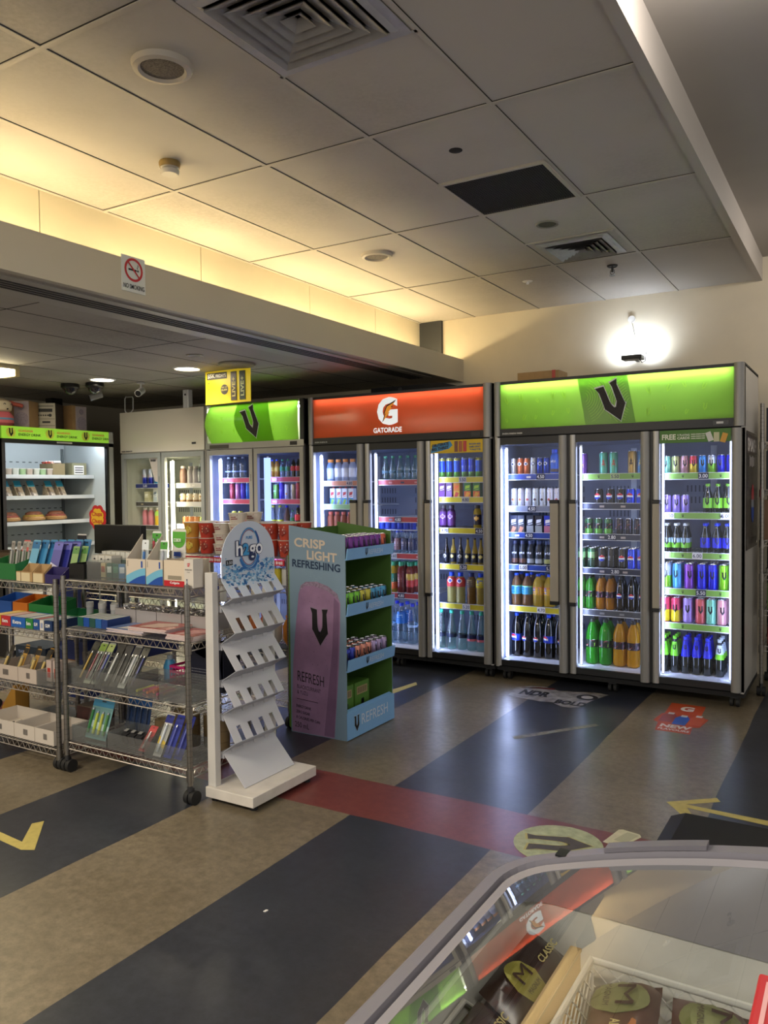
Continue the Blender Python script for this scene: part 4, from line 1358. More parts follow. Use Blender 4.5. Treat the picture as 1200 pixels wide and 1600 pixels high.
# stickers on doors: FREE PLAYING CARDS and the yellow strip
e = MB(); a = w1 / 3 * 2
e.box(a + 0.048, a + 0.470, -0.010, -0.007, 1.655, 1.735, mat('#4a7a28', 0.5))
mwt = mat('#e8ecd8', 0.5)
e.text('FREE', (a + 0.062, -0.011, 1.676), X, Z, 0.085, 0.034, mwt, 0.03)
e.text('V PLAYING', (a + 0.155, -0.011, 1.696), X, Z, 0.075, 0.014, mwt, 0.02)
e.text('CARDS', (a + 0.155, -0.011, 1.676), X, Z, 0.075, 0.016, mwt, 0.03)
for k in range(3):
    e.marks((a + 0.238, -0.011, 1.676 + k * 0.013), X, Z, 0.085, 0.007, mwt, 0.01)
for k, (dx, ang, cc) in enumerate(((0.355, 0.35, '#d8d8d0'), (0.385, 0.0, '#c8c8a0'), (0.42, -0.3, '#d8a03a'))):
    u_ = X * math.cos(ang) + Z * math.sin(ang); v_ = Z * math.cos(ang) - X * math.sin(ang)
    e.panel((a + dx - 0.014, -0.0112 - k * 0.0006, 1.655), u_, v_, 0.032, 0.058, mat(cc, 0.5))
e.build('promo_strip', c1)
e = MB(); a = w2 / 3 * 2
e.box(a + 0.046, a + 0.470, -0.010, -0.007, 1.640, 1.735, mat('#d8b41c', 0.5))
e.poly([(0.0, 0.0), (0.15, 0.03), (0.18, 0.055), (0.16, 0.085), (0.02, 0.06), (0.0, 0.02)], (a + 0.05, -0.011, 1.642), X, Z, mat('#3a8ac0', 0.5))
e.text('OBLITERATE', (a + 0.06, -0.012, 1.685), X * 1.0 + Z * 0.12, Z, 0.14, 0.022, MB_BLACK, 0.04)
e.text('BIG THIRST', (a + 0.06, -0.012, 1.657), X * 1.0 + Z * 0.12, Z, 0.14, 0.022, MB_BLACK, 0.04)
for k in range(3):
    e.panel((a + 0.245 + k * 0.035, -0.0112, 1.648), X, Z, 0.028, 0.078, mat(['#7a4a3a', '#a85a3a', '#b83a3a'][k], 0.4))
for k, s_ in enumerate(('TASTE', 'SAME GREAT', 'BIGGER SIZE')):
    e.text(s_, (a + 0.365, -0.012, 1.655 + k * 0.020), X, Z, 0.09, 0.012, mat('#3a6a9a', 0.5), 0.03)
e.build('promo_strip', c2)

# ------------------------------------------------------------------ stock inside the coolers
def stock(cname, door, shelf, z, rows, pitch, items, y=0.0, jitter=0.25):
    grp = 'drinks on the %s behind the %s of the %s' % (SHELFW[shelf], door, cname)
    lo, hi, n_ = {'right green cooler': (-2.275, -0.638, 3), 'orange cooler': (-3.915, -2.296, 3), 'left green cooler': (-5.040, -3.955, 2), 'white cooler': (-6.150, -5.060, 2)}[cname]
    xs = [ray_x(u, 800, YF + 0.185 + y) for u, _k in items]
    rs = [KINDS[k_][4] + 0.0022 for _u, k_ in items]
    if door == 'left door': xs[0] = max(xs[0], lo + 0.046 + rs[0])
    for i in range(1, len(xs)):
        xs[i] = max(xs[i], xs[i - 1] + rs[i - 1] + rs[i])
    if door == 'right door': xs[-1] = min(xs[-1], hi - 0.046 - rs[-1])
    for i in range(len(xs) - 2, -1, -1):
        xs[i] = min(xs[i], xs[i + 1] - rs[i + 1] - rs[i])
    pitch = max(pitch, 2 * max(rs) + 0.004)
    for r_ in range(rows):
        for i, (u, key) in enumerate(items):
            name, cat, desc, parts, rad = KINDS[key]
            pre = ['', 'second-row ', 'third-row ', 'fourth-row '][r_]
            lab = '%s%s, %s from left, %s, %s, %s' % (pre, desc, ORD[i + 1], SHELFW[shelf], door, cname)
            box_ = name == 'drink_carton'
            place(key, (xs[i], YF + 0.185 + y + r_ * pitch, z + 0.0042), R.uniform(-jitter, jitter) * (0 if box_ else 1), lab, grp)


G = 'right green cooler'
stock(G, 'left door', 0, 1.468, 1, 0.05, [(800, 'g_cream'), (811, 'g_orange'), (822, 'g_orange'), (832.5, 'g_grey'), (843, 'g_blue'), (854, 'g_blue'), (867, 'upgo_tall')])
stock(G, 'left door', 1, 1.240, 1, 0.05, [(802, 's_orange'), (813.5, 's_orange'), (825.5, 's_red'), (837, 's_dark'), (848.5, 's_dark'), (860, 's_red'), (871, 's_red')])
stock(G, 'left door', 2, 1.050, 1, 0.05, [(801, 'c_dark'), (815, 'c_dark'), (830, 'c_light'), (843.5, 'c_light'), (858, 'c_pink')], jitter=0.05)
stock(G, 'left door', 3, 0.818, 2, 0.06, [(803, 'u_brown'), (816, 'u_brown'), (829, 'u_white'), (842, 'u_white'), (856, 'u_yellow')])
stock(G, 'left door', 4, 0.520, 2, 0.084, [(803, 'ic_brown'), (821, 'ic_brown'), (839, 'ic_yellow'), (857, 'ic_yellow')])
stock(G, 'left door', 5, 0.150, 2, 0.082, [(801, 'p_blue'), (820, 'p_black'), (838, 'p_black'), (857, 'p_blue'), (874, 'p_black')], jitter=0.5)
stock(G, 'middle door', 0, 1.462, 1, 0.06, [(912, 'r_purple'), (943.5, 'r_green'), (959, 'r_green'), (988, 'r_gold'), (1002, 'r_blue')])
stock(G, 'middle door', 1, 1.261, 1, 0.06, [(936, 'k_black'), (954, 'k_black'), (970.5, 'k_black'), (986, 'k_blue'), (1001, 'k_blue')])
stock(G, 'middle door', 2, 1.051, 1, 0.06, [(920, 'm_green'), (935, 'm_green'), (950.5, 'm_green'), (967, 'm_purple'), (982, 'm_purple'), (997.5, 'm_purple')])
stock(G, 'middle door', 3, 0.818, 3, 0.062, [(909.5, 't_green'), (924.5, 't_green'), (940.5, 't_black'), (955, 't_side'), (972, 't_black'), (987, 't_blue'), (1002, 't_blue')])
stock(G, 'middle door', 4, 0.531, 2, 0.066, [(907, 'b_green'), (921, 'b_green'), (938, 'b_gold'), (953, 'b_gold'), (969.5, 'b_cola'), (987, 'b_cola'), (1002.5, 'b_cola')])
stock(G, 'middle door', 5, 0.150, 2, 0.094, [(925, 'B_green'), (945.5, 'B_green'), (968, 'B_gold'), (989.5, 'B_gold')])
stock(G, 'right door', 0, 1.457, 1, 0.06, [(1042, 'v_mint'), (1055.5, 'v_lime'), (1069, 'v_pink'), (1082, 'v_sun'), (1095.5, 'v_sky'), (1108.5, 'v_half'), (1122, 'v_navy'), (1137, 'v_navy')])
stock(G, 'right door', 1, 1.201, 1, 0.06, [(1043, 'v_lilac'), (1056.5, 'v_lilac'), (1071, 'v_lilac'), (1106, 'g_lime'), (1120.5, 'g_lime'), (1135.5, 'g_lime')])
stock(G, 'right door', 2, 0.944, 2, 0.06, [(1042, 'g_white'), (1055, 'g_white'), (1069.5, 'g_white'), (1102, 'g_bluel'), (1120, 'g_bluel'), (1136, 'g_bluel')])
stock(G, 'right door', 3, 0.707, 3, 0.064, [(1042, 'w_white'), (1058.5, 'w_sky'), (1077, 'w_purple'), (1097, 'w_navy'), (1113, 'w_navy'), (1129.5, 'w_lime')])
stock(G, 'right door', 4, 0.482, 3, 0.064, [(1040, 'x_sun'), (1056, 'x_sun'), (1075, 'x_lilac'), (1094.5, 'x_coral'), (1111, 'x_mint'), (1128, 'x_rose')])
stock(G, 'right door', 5, 0.150, 3, 0.064, [(1038.5, 'z_lime'), (1054.5, 'z_lime'), (1071.5, 'z_blue'), (1088.5, 'z_blue'), (1106, 'z_blue'), (1125, 'z_white')])
O = 'orange cooler'
stock(O, 'left door', 0, 1.440, 1, 0.06, [(518, 'o_blue'), (530, 'o_white'), (541, 'o_white'), (552, 'o_white')])
stock(O, 'left door', 1, 1.248, 1, 0.06, [(522, 'o_coco'), (532, 'o_coco'), (541, 'o_coco'), (551, 'o_coco')], jitter=0.05)
stock(O, 'left door', 2, 1.04, 1, 0.06, [(515, 'o_amber'), (525, 'o_amber'), (534.5, 'o_amber'), (544, 'o_amber'), (554, 'o_amber')])
stock(O, 'middle door', 0, 1.442, 1, 0.06, [(603, 'o_sparkle'), (613, 'o_sparkle'), (623.5, 'o_sparkle'), (634, 'o_sparkle'), (645, 'o_sparkle')])
stock(O, 'middle door', 2, 1.055, 1, 0.06, [(597, 'o_jug'), (606, 'o_jug'), (614, 'o_jug'), (622, 'o_jug'), (634, 'o_jug'), (643, 'o_jug')])
stock(O, 'middle door', 3, 0.864, 2, 0.06, [(599, 'o_navy'), (610, 'o_navy'), (621, 'o_red'), (632, 'o_navy'), (643, 'o_navy')], y=0.02)
stock(O, 'middle door', 4, 0.553, 2, 0.07, [(601, 'o_tea'), (613.5, 'o_tea'), (626.5, 'o_tea2'), (640, 'o_tea3')])
stock(O, 'middle door', 5, 0.150, 2, 0.09, [(594, 'o_big2'), (610, 'o_big2'), (626, 'o_big'), (643, 'o_big2')])
stock(O, 'right door', 0, 1.455, 1, 0.06, [(692, 'y_big'), (703, 'y_big'), (714.5, 'y_big'), (726.5, 'y_blue'), (737.5, 'y_blue'), (748.5, 'y_big')])
stock(O, 'right door', 1, 1.305, 1, 0.06, [(693, 'y_purple'), (704, 'y_purple'), (716, 'y_orange'), (733, 'y_green'), (747, 'y_green')], jitter=0.05)
stock(O, 'right door', 2, 1.073, 1, 0.06, [(693, 'y_pbottle'), (705.5, 'y_pbottle'), (746, 'y_ybottle')])
stock(O, 'right door', 3, 0.800, 1, 0.05, [(697, 'y_beerd'), (708, 'y_beery'), (719, 'y_beerd'), (730.5, 'y_beery'), (741.5, 'y_beery'), (751, 'y_beery')])
stock(O, 'right door', 4, 0.502, 1, 0.08, [(705, 'y_lemr'), (719, 'y_lemr'), (736, 'y_lemd'), (750, 'y_lemy')])
stock(O, 'right door', 5, 0.150, 1, 0.08, [(688, 'y_clear'), (704.5, 'y_clear'), (721, 'y_clear'), (735, 'y_clearp'), (749.5, 'y_clearp')])
Q = 'left green cooler'
stock(Q, 'left door', 0, 1.480, 1, 0.06, [(357, 'q_clear'), (369, 'q_clear'), (381, 'q_clear')])
stock(Q, 'left door', 1, 1.290, 1, 0.06, [(363.5, 'q_red'), (372.5, 'q_pink'), (381, 'q_violet'), (389, 'q_blue')])
stock(Q, 'left door', 2, 1.04, 1, 0.06, [(366.5, 'q_yel'), (376, 'q_yel'), (385, 'q_coral'), (391, 'q_coral')])
stock(Q, 'right door', 0, 1.480, 1, 0.06, [(426, 'q_oj'), (434, 'q_oj'), (442.5, 'q_sprite'), (451, 'q_sprite'), (459.5, 'q_coke'), (467, 'q_coke')])
stock(Q, 'right door', 1, 1.290, 1, 0.06, [(432, 'q_green'), (441, 'q_violet'), (449.5, 'q_white'), (459, 'q_cream'), (467, 'q_red')])
stock(Q, 'right door', 2, 1.04, 1, 0.06, [(427, 'q_lem'), (437.5, 'q_lem'), (448.5, 'q_brown'), (457.5, 'q_sprite'), (466, 'q_cokeb')])
M = 'white cooler'
stock(M, 'left door', 0, 1.440, 1, 0.06, [(228, 'e_blue'), (237, 'e_blue'), (246, 'e_teal')])
stock(M, 'left door', 1, 1.265, 1, 0.06, [(233, 'e_box'), (246, 'e_box2')], jitter=0.05)
stock(M, 'left door', 2, 1.04, 1, 0.06, [(227.5, 'e_pink'), (236.5, 'e_pink'), (247, 'e_yel')])
stock(M, 'right door', 0, 1.440, 1, 0.06, [(288, 'e_brown'), (299, 'e_grey'), (306, 'e_grey'), (314, 'e_stripe')])
stock(M, 'right door', 1, 1.265, 1, 0.06, [(287, 'e_jar'), (297, 'e_jar'), (307, 'e_jar'), (316.5, 'e_jar')])
stock(M, 'right door', 2, 1.06, 1, 0.06, [(291, 'e_cup'), (299.5, 'e_cup'), (308, 'e_cup'), (316, 'e_cupg')])

# ------------------------------------------------------------------ things on and around the coolers
t = thing('cardboard_box', 'brown cardboard box with red tape lying on top of the right green cooler', 'box', (-2.10, 5.80, 2.1315))
MB().box(-0.16, 0.16, -0.10, 0.10, 0, 0.11, M_CARD).build('box_body', t)
MB().box(0.11, 0.135, -0.102, 0.102, -0.0, 0.112, mat('#b33a34', 0.4)).build('tape', t)
t = thing('solar_wall_light', 'small black wall lamp throwing cold white light on the back wall', 'light', (-1.53, 6.20, 2.36))
MB().box(-0.075, 0.075, -0.05, 0.06, -0.02, 0.012, M_BLACK).build('lamp_body', t, bevel=0.004)
MB().box(-0.066, -0.012, 0.0, 0.058, 0.0125, 0.016, glow('#dfe9ff', 30)).box(0.012, 0.066, 0.0, 0.058, 0.0125, 0.016, glow('#dfe9ff', 30)).build('light_bar', t)
MB().box(-0.012, 0.012, 0.05, 0.18, -0.012, 0.008, M_BLACK).build('bracket', t)
MB().tube([(0.0, 0.0, 0.02), (0.02, 0.06, 0.10), (-0.05, 0.17, 0.31)], 0.003, M_WHITE, 6).build('pull_cord', t)
MB().tube([(0.05, -0.02, -0.01), (0.075, -0.02, -0.05), (0.09, 0.02, -0.03), (0.085, 0.06, 0.04)], 0.004, M_BLACK, 6).build('cable', t)
MB().cyl((-0.05, 0.165, 0.32), (-0.05, 0.18, 0.32), 0.028, M_WHITE, 18).build('wall_hook', t)
for sx in (-0.10, 0.06):
    l = lamp('wall_lamp_beam', 'SPOT', (-1.51 + sx, 6.26, 2.395), 2.1, (0.74, 0.85, 1.0), 0.02, (-1.51 + sx * 1.3, 6.37, 2.46), 2.6)
t = thing('projector_box', 'dark box standing on top of the orange cooler', 'box', (-3.20, 5.72, 2.1315))
MB().box(-0.30, 0.36, -0.12, 0.16, 0, 0.075, M_MATTBLACK).build('box_body', t)
MB().cyl((-0.02, -0.121, 0.045), (-0.02, -0.13, 0.045), 0.018, M_DKGREY, 14).build('knob', t)

t = thing('promo_sign', 'yellow promotional sign hanging over the left green cooler', 'sign', (-4.44, 4.66, 2.052), -0.02)
t.scale = (0.93, 0.93, 0.93)
MB().box(0, 0.50, 0, 0.005, 0.0, 0.275, mat('#e8cc1c', 0.4, emit=0.10)).build('board', t)  # slight emission stands in for the downlight falling on the board
s = MB(); mdk = mat('#4a443a', 0.5); my = mat('#efe08a', 0.5)
s.panel((0.02, -0.001, 0.205), X, Z, 0.225, 0.055, mdk)
s.text('$5K', (0.028, -0.002, 0.212), X, Z, 0.085, 0.042, mat('#f4f0e0', 0.5), 0.03)
s.text('FRIDAYS', (0.12, -0.002, 0.218), X, Z, 0.115, 0.028, mat('#f4f0e0', 0.5), 0.03)
pts = [(0.215 + 0.042 * math.cos(k * 0.314), 0.115 + 0.042 * math.sin(k * 0.314)) for k in range(20)]
s.poly(pts, (0, -0.001, 0), X, Z, mdk)
s.text('WIN 1 OF', (0.185, -0.002, 0.126), X, Z, 0.06, 0.014, my, 0.02)
s.text('$5,000', (0.182, -0.002, 0.102), X, Z, 0.066, 0.018, my, 0.03)
for z in (0.165, 0.115):
    s.text('+', (0.03, -0.001, z), X, Z, 0.016, 0.022, mdk, 0.02)
for k, (x0, c, tc) in enumerate(((0.29, '#5a5048', '#efe08a'), (0.385, '#33463e', '#d8e0a0'))):
    s.box(x0, x0 + 0.062, -0.006, 0.0, 0.02, 0.255, mat(c, 0.4))
    s.text('LIVE+', (x0 + 0.052, -0.007, 0.05), Z, NX, 0.16, 0.036, mat(tc, 0.4), 0.03)
s.build('print', t)
t = thing('air_freshener', 'white automatic air freshener standing on the white cooler', 'air freshener', (-5.39, 5.42, 2.1315))
MB().box(-0.036, 0.036, -0.03, 0.03, 0, 0.19, M_WHITEG).build('case', t, bevel=0.01)
MB().cyl((0, -0.031, 0.135), (0, -0.033, 0.135), 0.010, M_DKGREY, 12).build('nozzle', t)
t = thing('wire_hoop', 'bent white wire hoop on the left top corner of the white cooler', 'wire', (-6.12, 5.36, 2.137))
MB().tube([(-0.02, 0, 0.0), (-0.045, 0, 0.02), (-0.045, 0, 0.135), (-0.03, 0, 0.155), (0.06, 0, 0.15), (0.07, 0, 0.135), (0.068, 0, 0.03), (0.03, 0, 0.0)], 0.0055, M_WHITE, 7).build('wire', t)

# poster on the side of the right cooler
t = thing('poster', 'dark drink poster reading SMASH on the right side of the right cooler', 'poster', (-0.6365, 5.36, 0.98))
MB().box(0, 0.003, 0, 0.56, 0, 0.74, mat('#1c1513', 0.25, noise=0.6, scale=9)).build('sheet', t)
s = MB()
s.panel((0.0035, 0.02, 0.60), Y, Z, 0.5, 0.12, mat('#33231e', 0.3))
s.text('SMASH', (0.0035, 0.03, 0.615), Y, Z, 0.46, 0.085, mat('#cfc9c4', 0.4), 0.04)
s.marks((0.0035, 0.12, 0.52), Y, Z, 0.34, 0.07, mat('#a8a09a', 0.4), 0.04)
pts = [(0.30 + 0.07 * math.cos(k * 0.314), 0.28 + 0.10 * math.sin(k * 0.314)) for k in range(20)]
s.poly(pts, (0.0034, 0, 0), Y, Z, mat('#8a8f98', 0.4))
s.poly([(p[0], p[1] + 0.03) for p in pts[0:11]], (0.0036, 0, 0), Y, Z, mat('#a8303a', 0.4), 0.0005)
s.poly(pts[10:20] + [pts[0]], (0.0036, 0, -0.02), Y, Z, mat('#26469a', 0.4), 0.0005)
s.build('print', t)


# ------------------------------------------------------------------ wire shelving
def rack(label, x0, x1, y0, y1, zs, ztop, cast=True, cm=M_CHROME, z0=0.0):
    t = thing('wire_shelving_rack', label, 'rack', (x0, y0, z0))
    w, d = x1 - x0, y1 - y0
    post_b = 0.085 if cast else 0.0
    for px_, py in ((0.0, 0), (w, 0), (0.0, d), (w, d)):
        p = MB()
        p.cyl((px_, py, post_b), (px_, py, ztop + 0.012), 0.0125, M_CHROMED, 14)
        z = post_b + 0.03
        while z < ztop:
            p.cyl((px_, py, z), (px_, py, z + 0.0012), 0.0129, M_DKGREY, 14, caps=False)
            z += 0.025
        for zz in zs:
            p.cyl((px_, py, zz - 0.045), (px_, py, zz + 0.004), 0.0165, M_CHROMED, 14)
        p.build('post', t)
        if cast:
            c = MB()
            for s_ in (-0.015, 0.015):
                c.cyl((px_ + s_ - 0.011, py + 0.01, 0.031), (px_ + s_ + 0.011, py + 0.01, 0.031), 0.031, M_RUBBER, 20)
            c.box(px_ - 0.004, px_ + 0.004, py - 0.012, py + 0.02, 0.03, 0.07, M_DKGREY)
            c.cyl((px_, py, 0.06), (px_, py, 0.09), 0.012, M_DKGREY, 10)
            c.build('caster', t)
    for zz in zs:
        s = MB(); r = 0.003
        e = 0.012
        for yy in (e * 0 , d):
            s.tube([(e, yy, zz), (w - e, yy, zz)], r, cm, 6).tube([(e, yy, zz - 0.033), (w - e, yy, zz - 0.033)], r, cm, 6)
            n = max(4, int(w / 0.045)); pts = []
            for k in range(2 * n + 1):
                pts.append((e + (w - 2 * e) * k / (2 * n), yy, zz if k % 2 else zz - 0.033))
            s.tube(pts, 0.0019, cm, 4)
        for xx in (0.0, w):
            s.tube([(xx, e, zz), (xx, d - e, zz)], r, cm, 6).tube([(xx, e, zz - 0.033), (xx, d - e, zz - 0.033)], r, cm, 6)
            n = max(3, int(d / 0.045)); pts = []
            for k in range(2 * n + 1):
                pts.append((xx, e + (d - 2 * e) * k / (2 * n), zz if k % 2 else zz - 0.033))
            s.tube(pts, 0.0019, cm, 4)
        n = int(w / 0.024)
        for k in range(1, n):
            xx = w * k / n
            s.box(xx - 0.0014, xx + 0.0014, 0, d, zz + 0.0015, zz + 0.0045, cm)
        s.box(0.0, w, d / 2 - 0.002, d / 2 + 0.002, zz - 0.004, zz + 0.0015, cm)
        s.build('wire_shelf', t)
    return t


ZB = (0.955, 0.715, 0.430, 0.150)
ZA = (0.925, 0.680, 0.395, 0.095)
rack('chrome wire rack on black castors beside the white h2go stand', -3.390, -2.553, 2.54, 2.93, ZB, 0.965)
rack('chrome wire rack cut by the left photo edge, with gum boxes', -4.40, -3.450, 2.54, 2.93, ZA, 0.945)
rack('chrome wire rack behind the left racks, holding blue boxes', -4.80, -3.975, 3.06, 3.45, (0.90, 0.55, 0.15), 0.92)
rack('low chrome wire rack holding tagged refill bins behind the front racks', -3.90, -2.86, 3.06, 3.45, (0.80, 0.45, 0.15), 0.86)
rack('chrome wire rack stacked with noodle cups left of the blue REFRESH display', -3.80, -2.865, 3.66, 4.02, (0.985, 0.82, 0.45, 0.15), 0.995)


# ------------------------------------------------------------------ small packs
def tray(name, label, cat, x0, x1, y0, y1, z, h, m, th=0.003, front=None, prints=None, group=None, rlow=False):
    """an open box standing on a shelf"""
    cx, cy = (x0 + x1) / 2, (y0 + y1) / 2
    w, d = x1 - x0, y1 - y0
    t = thing(name, label, cat, (cx, cy, z), group=group)
    b = MB(); fh = h if front is None else front
    b.box(-w / 2, w / 2, -d / 2, d / 2, 0, th, m)
    b.box(-w / 2, w / 2, -d / 2, -d / 2 + th, th, fh, m).box(-w / 2, w / 2, d / 2 - th, d / 2, th, fh if rlow else h, m)
    for s_ in (-1, 1):
        xs = (-w / 2, -w / 2 + th) if s_ < 0 else (w / 2 - th, w / 2)
        hb_ = fh if (rlow and s_ > 0) else h
        vs = [(x_, y_, z_) for x_ in xs for y_, z_ in ((-d / 2 + th, th), (d / 2 - th, th), (d / 2 - th, hb_), (-d / 2 + th, fh))]
        b.add(vs, [(0, 1, 2, 3), (7, 6, 5, 4), (0, 3, 7, 4), (3, 2, 6, 7), (1, 5, 6, 2), (0, 4, 5, 1)], m)
    b.build('tray_body', t)
    if prints:
        p = MB()
        prints(p, -w / 2, -d / 2 - 0.0006, w, fh)
        p.build('front_print', t)
    return t


def barcode(p, x, y, z, w, h, m=None):
    k = 0; xx = x
    while xx < x + w:
        ww = [0.0015, 0.003, 0.002, 0.004][k % 4]
        p.panel((xx, y, z), X, Z, ww, h, m or M_DKGREY)
        xx += ww + 0.002; k += 1


def packet(label, cat, name, x, y, z, w, h, th, lean, col, top, rz=0.0, items=None, group=None, hang=True, band=None):
    """blister card or flat packet leaning back by lean radians, standing on its lower edge"""
    t = thing(name, label, cat, (x, y, z), rz, group)
    u = X; v = Z * math.cos(lean) + Y * math.sin(lean)
    n = u.cross(v)
    c = MB()
    c.prism([(-w / 2, 0), (w / 2, 0), (w / 2, h * 0.97), (w * 0.42, h), (-w * 0.42, h), (-w / 2, h * 0.97)], (0, 0, 0), u, v, n * -0.0015, mat(col, 0.4))
    c.prism([(-w / 2, h * 0.78), (w / 2, h * 0.78), (w / 2, h * 0.96), (-w / 2, h * 0.96)], n * 0.0003, u, v, n * 0.0004, mat(top, 0.4))
    if band:
        c.prism([(-w / 2, h * 0.30), (w / 2, h * 0.18), (w / 2, h * 0.34), (-w / 2, h * 0.46)], n * 0.0003, u, v, n * 0.0004, mat(band, 0.4))
    if hang:
        c.prism([(-w * 0.1, h * 0.9), (w * 0.1, h * 0.9), (w * 0.1, h * 0.93), (-w * 0.1, h * 0.93)], n * 0.0008, u, v, n * 0.0003, M_DKGREY)
    c.build('card', t)
    if items:
        for k, (cc, f0, f1, kind) in enumerate(items):
            it = MB(); nn = len(items)
            xx = -w / 2 + w * (k + 0.5) / nn
            p0 = u * xx + v * (h * f0) + n * (th * 0.5); p1 = u * xx + v * (h * f1) + n * (th * 0.5)
            rr = min(th * 0.5, w / nn * 0.38)
            it.cyl(p0, p1, rr, mat(cc, 0.3), 8)
            it.cyl(p1, p1 + (p1 - p0).normalized() * h * 0.05, rr * 0.6, M_ALU, 8)
            it.build(kind, t)
        bl = MB()
        bl.prism([(-w * 0.46, h * 0.06), (w * 0.46, h * 0.06), (w * 0.46, h * 0.74), (-w * 0.46, h * 0.74)], n * 0.0006, u, v, n * th, M_BLIS)
        bl.build('blister', t)
    return t


def rx(u, v, y):
    return ray_x(u, v, y)


# --- top of the rack beside the h2go stand
z = ZB[0] + 0.005


def wave_print(p, x, y, w, h):
    b1, b2 = mat('#6fb0cc', 0.45), mat('#1c4a9c', 0.45)
    pts = [(0, 0.0)] + [(w * k / 8, h * (0.30 + 0.35 * math.sin(k / 8 * 1.4))) for k in range(9)] + [(w, 0)]
    p.poly(pts, (x, y, 0), X, Z, b1, 0.0)
    pts = [(w * 0.1, 0.0)] + [(w * (0.1 + 0.9 * k / 8), h * 0.36 * math.sin(k / 8 * 1.45)) for k in range(9)] + [(w, 0)]
    p.poly(pts, (x, y, 0), X, Z, b2, 0.0006)
    p.panel((x + w * 0.78, y - 0.0004, h * 0.66), X, Z, w * 0.08, h * 0.26, b2)
    for k in range(4):
        p.panel((x + w * 0.08, y - 0.0004, h * (0.70 + k * 0.06)), X, Z, w * 0.03, h * 0.035, MB_BLACK)


cb = mat('#cbbfae', 0.6)
for i, (u0, u1, lab) in enumerate(((197, 227, 'toothbrush display carton with blue wave, left of two'), (228, 254, 'toothbrush display carton with blue wave, right of two'))):
    xa, xb = rx(u0, 880, 2.575), rx(u1, 880, 2.575)
    t = tray('display_carton', lab, 'carton', xa, xb, 2.575, 2.68, z, 0.225, cb, front=0.115, prints=wave_print, group='toothbrush cartons', rlow=True)
    xc = (xa + xb) / 2
    packet('single toothbrush pack standing in the %s blue wave carton' % ('left' if i == 0 else 'right'), 'toothbrush', 'toothbrush_pack', xc - 0.01, 2.63, z + 0.015, 0.045, 0.185, 0.012, 0.1, '#dfe4e6', '#4a9a3a' if i else '#d8e0e4', items=[('#3a7ac8' if i == 0 else '#c8ccd8', 0.1, 0.7, 'toothbrush')])
packet('green topped toothbrush pack behind the right wave carton', 'toothbrush', 'toothbrush_pack', rx(243, 850, 2.70), 2.70, z + 0.002, 0.06, 0.235, 0.012, 0.05, '#d8dcd8', '#4a9a3a', items=[('#c04a5a', 0.4, 0.8, 'toothbrush'), ('#e8e8ee', 0.4, 0.8, 'toothbrush')])


def colgate(p, x, y, w, h):
    p.panel((x, y, 0), X, Z, w, h * 0.22, mat('#b8202a', 0.4))
    p.text('Colgate', (x + w * 0.28, y - 0.0008, h * 0.075), X, Z, w * 0.42, h * 0.11, mat('#f0e8e8', 0.5), 0.03)
    p.panel((x + w * 0.18, y - 0.0004, h * 0.26), X, Z, w * 0.6, h * 0.15, mat('#8f8674', 0.6))


xa, xb = rx(256, 880, 2.575), rx(291, 880, 2.575)
tray('display_carton', 'cream toothpaste carton with red base band', 'carton', xa, xb, 2.575, 2.72, z, 0.118, mat('#d3c4ae', 0.6), prints=colgate)
t = packet('white toothbrush pack with green top reading COBOR and blue label', 'toothbrush', 'toothbrush_pack', rx(277, 850, 2.74), 2.74, z + 0.002, 0.090, 0.245, 0.01, 0.06, '#dcdad2', '#dcdad2', hang=False)
s = MB(); v_ = Z * math.cos(0.06) + Y * math.sin(0.06); yy = -0.004
s.poly([(-0.044, 0.20)] + [(0.044 * math.cos(a_), 0.20 + 0.045 * math.sin(a_)) for a_ in [math.pi + math.pi * k / 10 for k in range(11)]] + [(0.044, 0.20), (0.044, 0.233), (-0.044, 0.233)], (0, -0.001, 0), X, v_, mat('#5aa83a', 0.4), 0.001)
s.text('COBOR', (-0.022, -0.001, 0.185), X, v_, 0.05, 0.016, mat('#eef2e8', 0.5), 0.02, 0.0025)
s.panel((-0.022, -0.001, 0.115), X, v_, 0.046, 0.022, mat('#24449a', 0.5), 0.002)
for k in range(3):
    s.panel((-0.022, -0.001, 0.106 - k * 0.008), X, v_, 0.046, 0.004, mat('#4a8ad0', 0.5), 0.002)
s.build('print', t)


def colg2(p, x, y, w, h):
    p.poly([(w * 0.32, h * 0.84), (w * 0.66, h * 0.86), (w * 0.58, h * 0.74), (w * 0.40, h * 0.73)], (x, y, 0), X, Z, mat('#b83038', 0.5))
    p.text('Colgate', (x + w * 0.38, y - 0.0006, h * 0.775), X, Z, w * 0.22, h * 0.05, mat('#f0e8e8', 0.5), 0.02)
    p.text('TOTAL ORIGINAL TOOTHPASTE', (x + w * 0.12, y, h * 0.60), X, Z, w * 0.76, h * 0.05, M_DKGREY, 0.01)
    p.text('12 X 110G', (x + w * 0.32, y, h * 0.52), X, Z, w * 0.3, h * 0.04, M_DKGREY)
    p.panel((x + w * 0.22, y, h * 0.10), X, Z, w * 0.14, h * 0.20, mat('#2a3a5a', 0.5))
    p.panel((x + w * 0.26, y - 0.0004, h * 0.15), X, Z, w * 0.06, h * 0.10, mat('#c8d0dc', 0.5))


xa, xb = rx(291, 880, 2.575) + 0.002, -2.532
t = thing('toothpaste_carton', 'grey white toothpaste carton overhanging the rack end post', 'carton', ((xa + xb) / 2, 2.590, z + 0.001))
MB().box(-(xb - xa) / 2, (xb - xa) / 2, -0.030, 0.030, 0.0, 0.128, mat('#cfc8bd', 0.5)).build('carton_body', t)
p = MB(); colg2(p, -(xb - xa) / 2, -0.0306, xb - xa, 0.128); p.build('front_print', t)

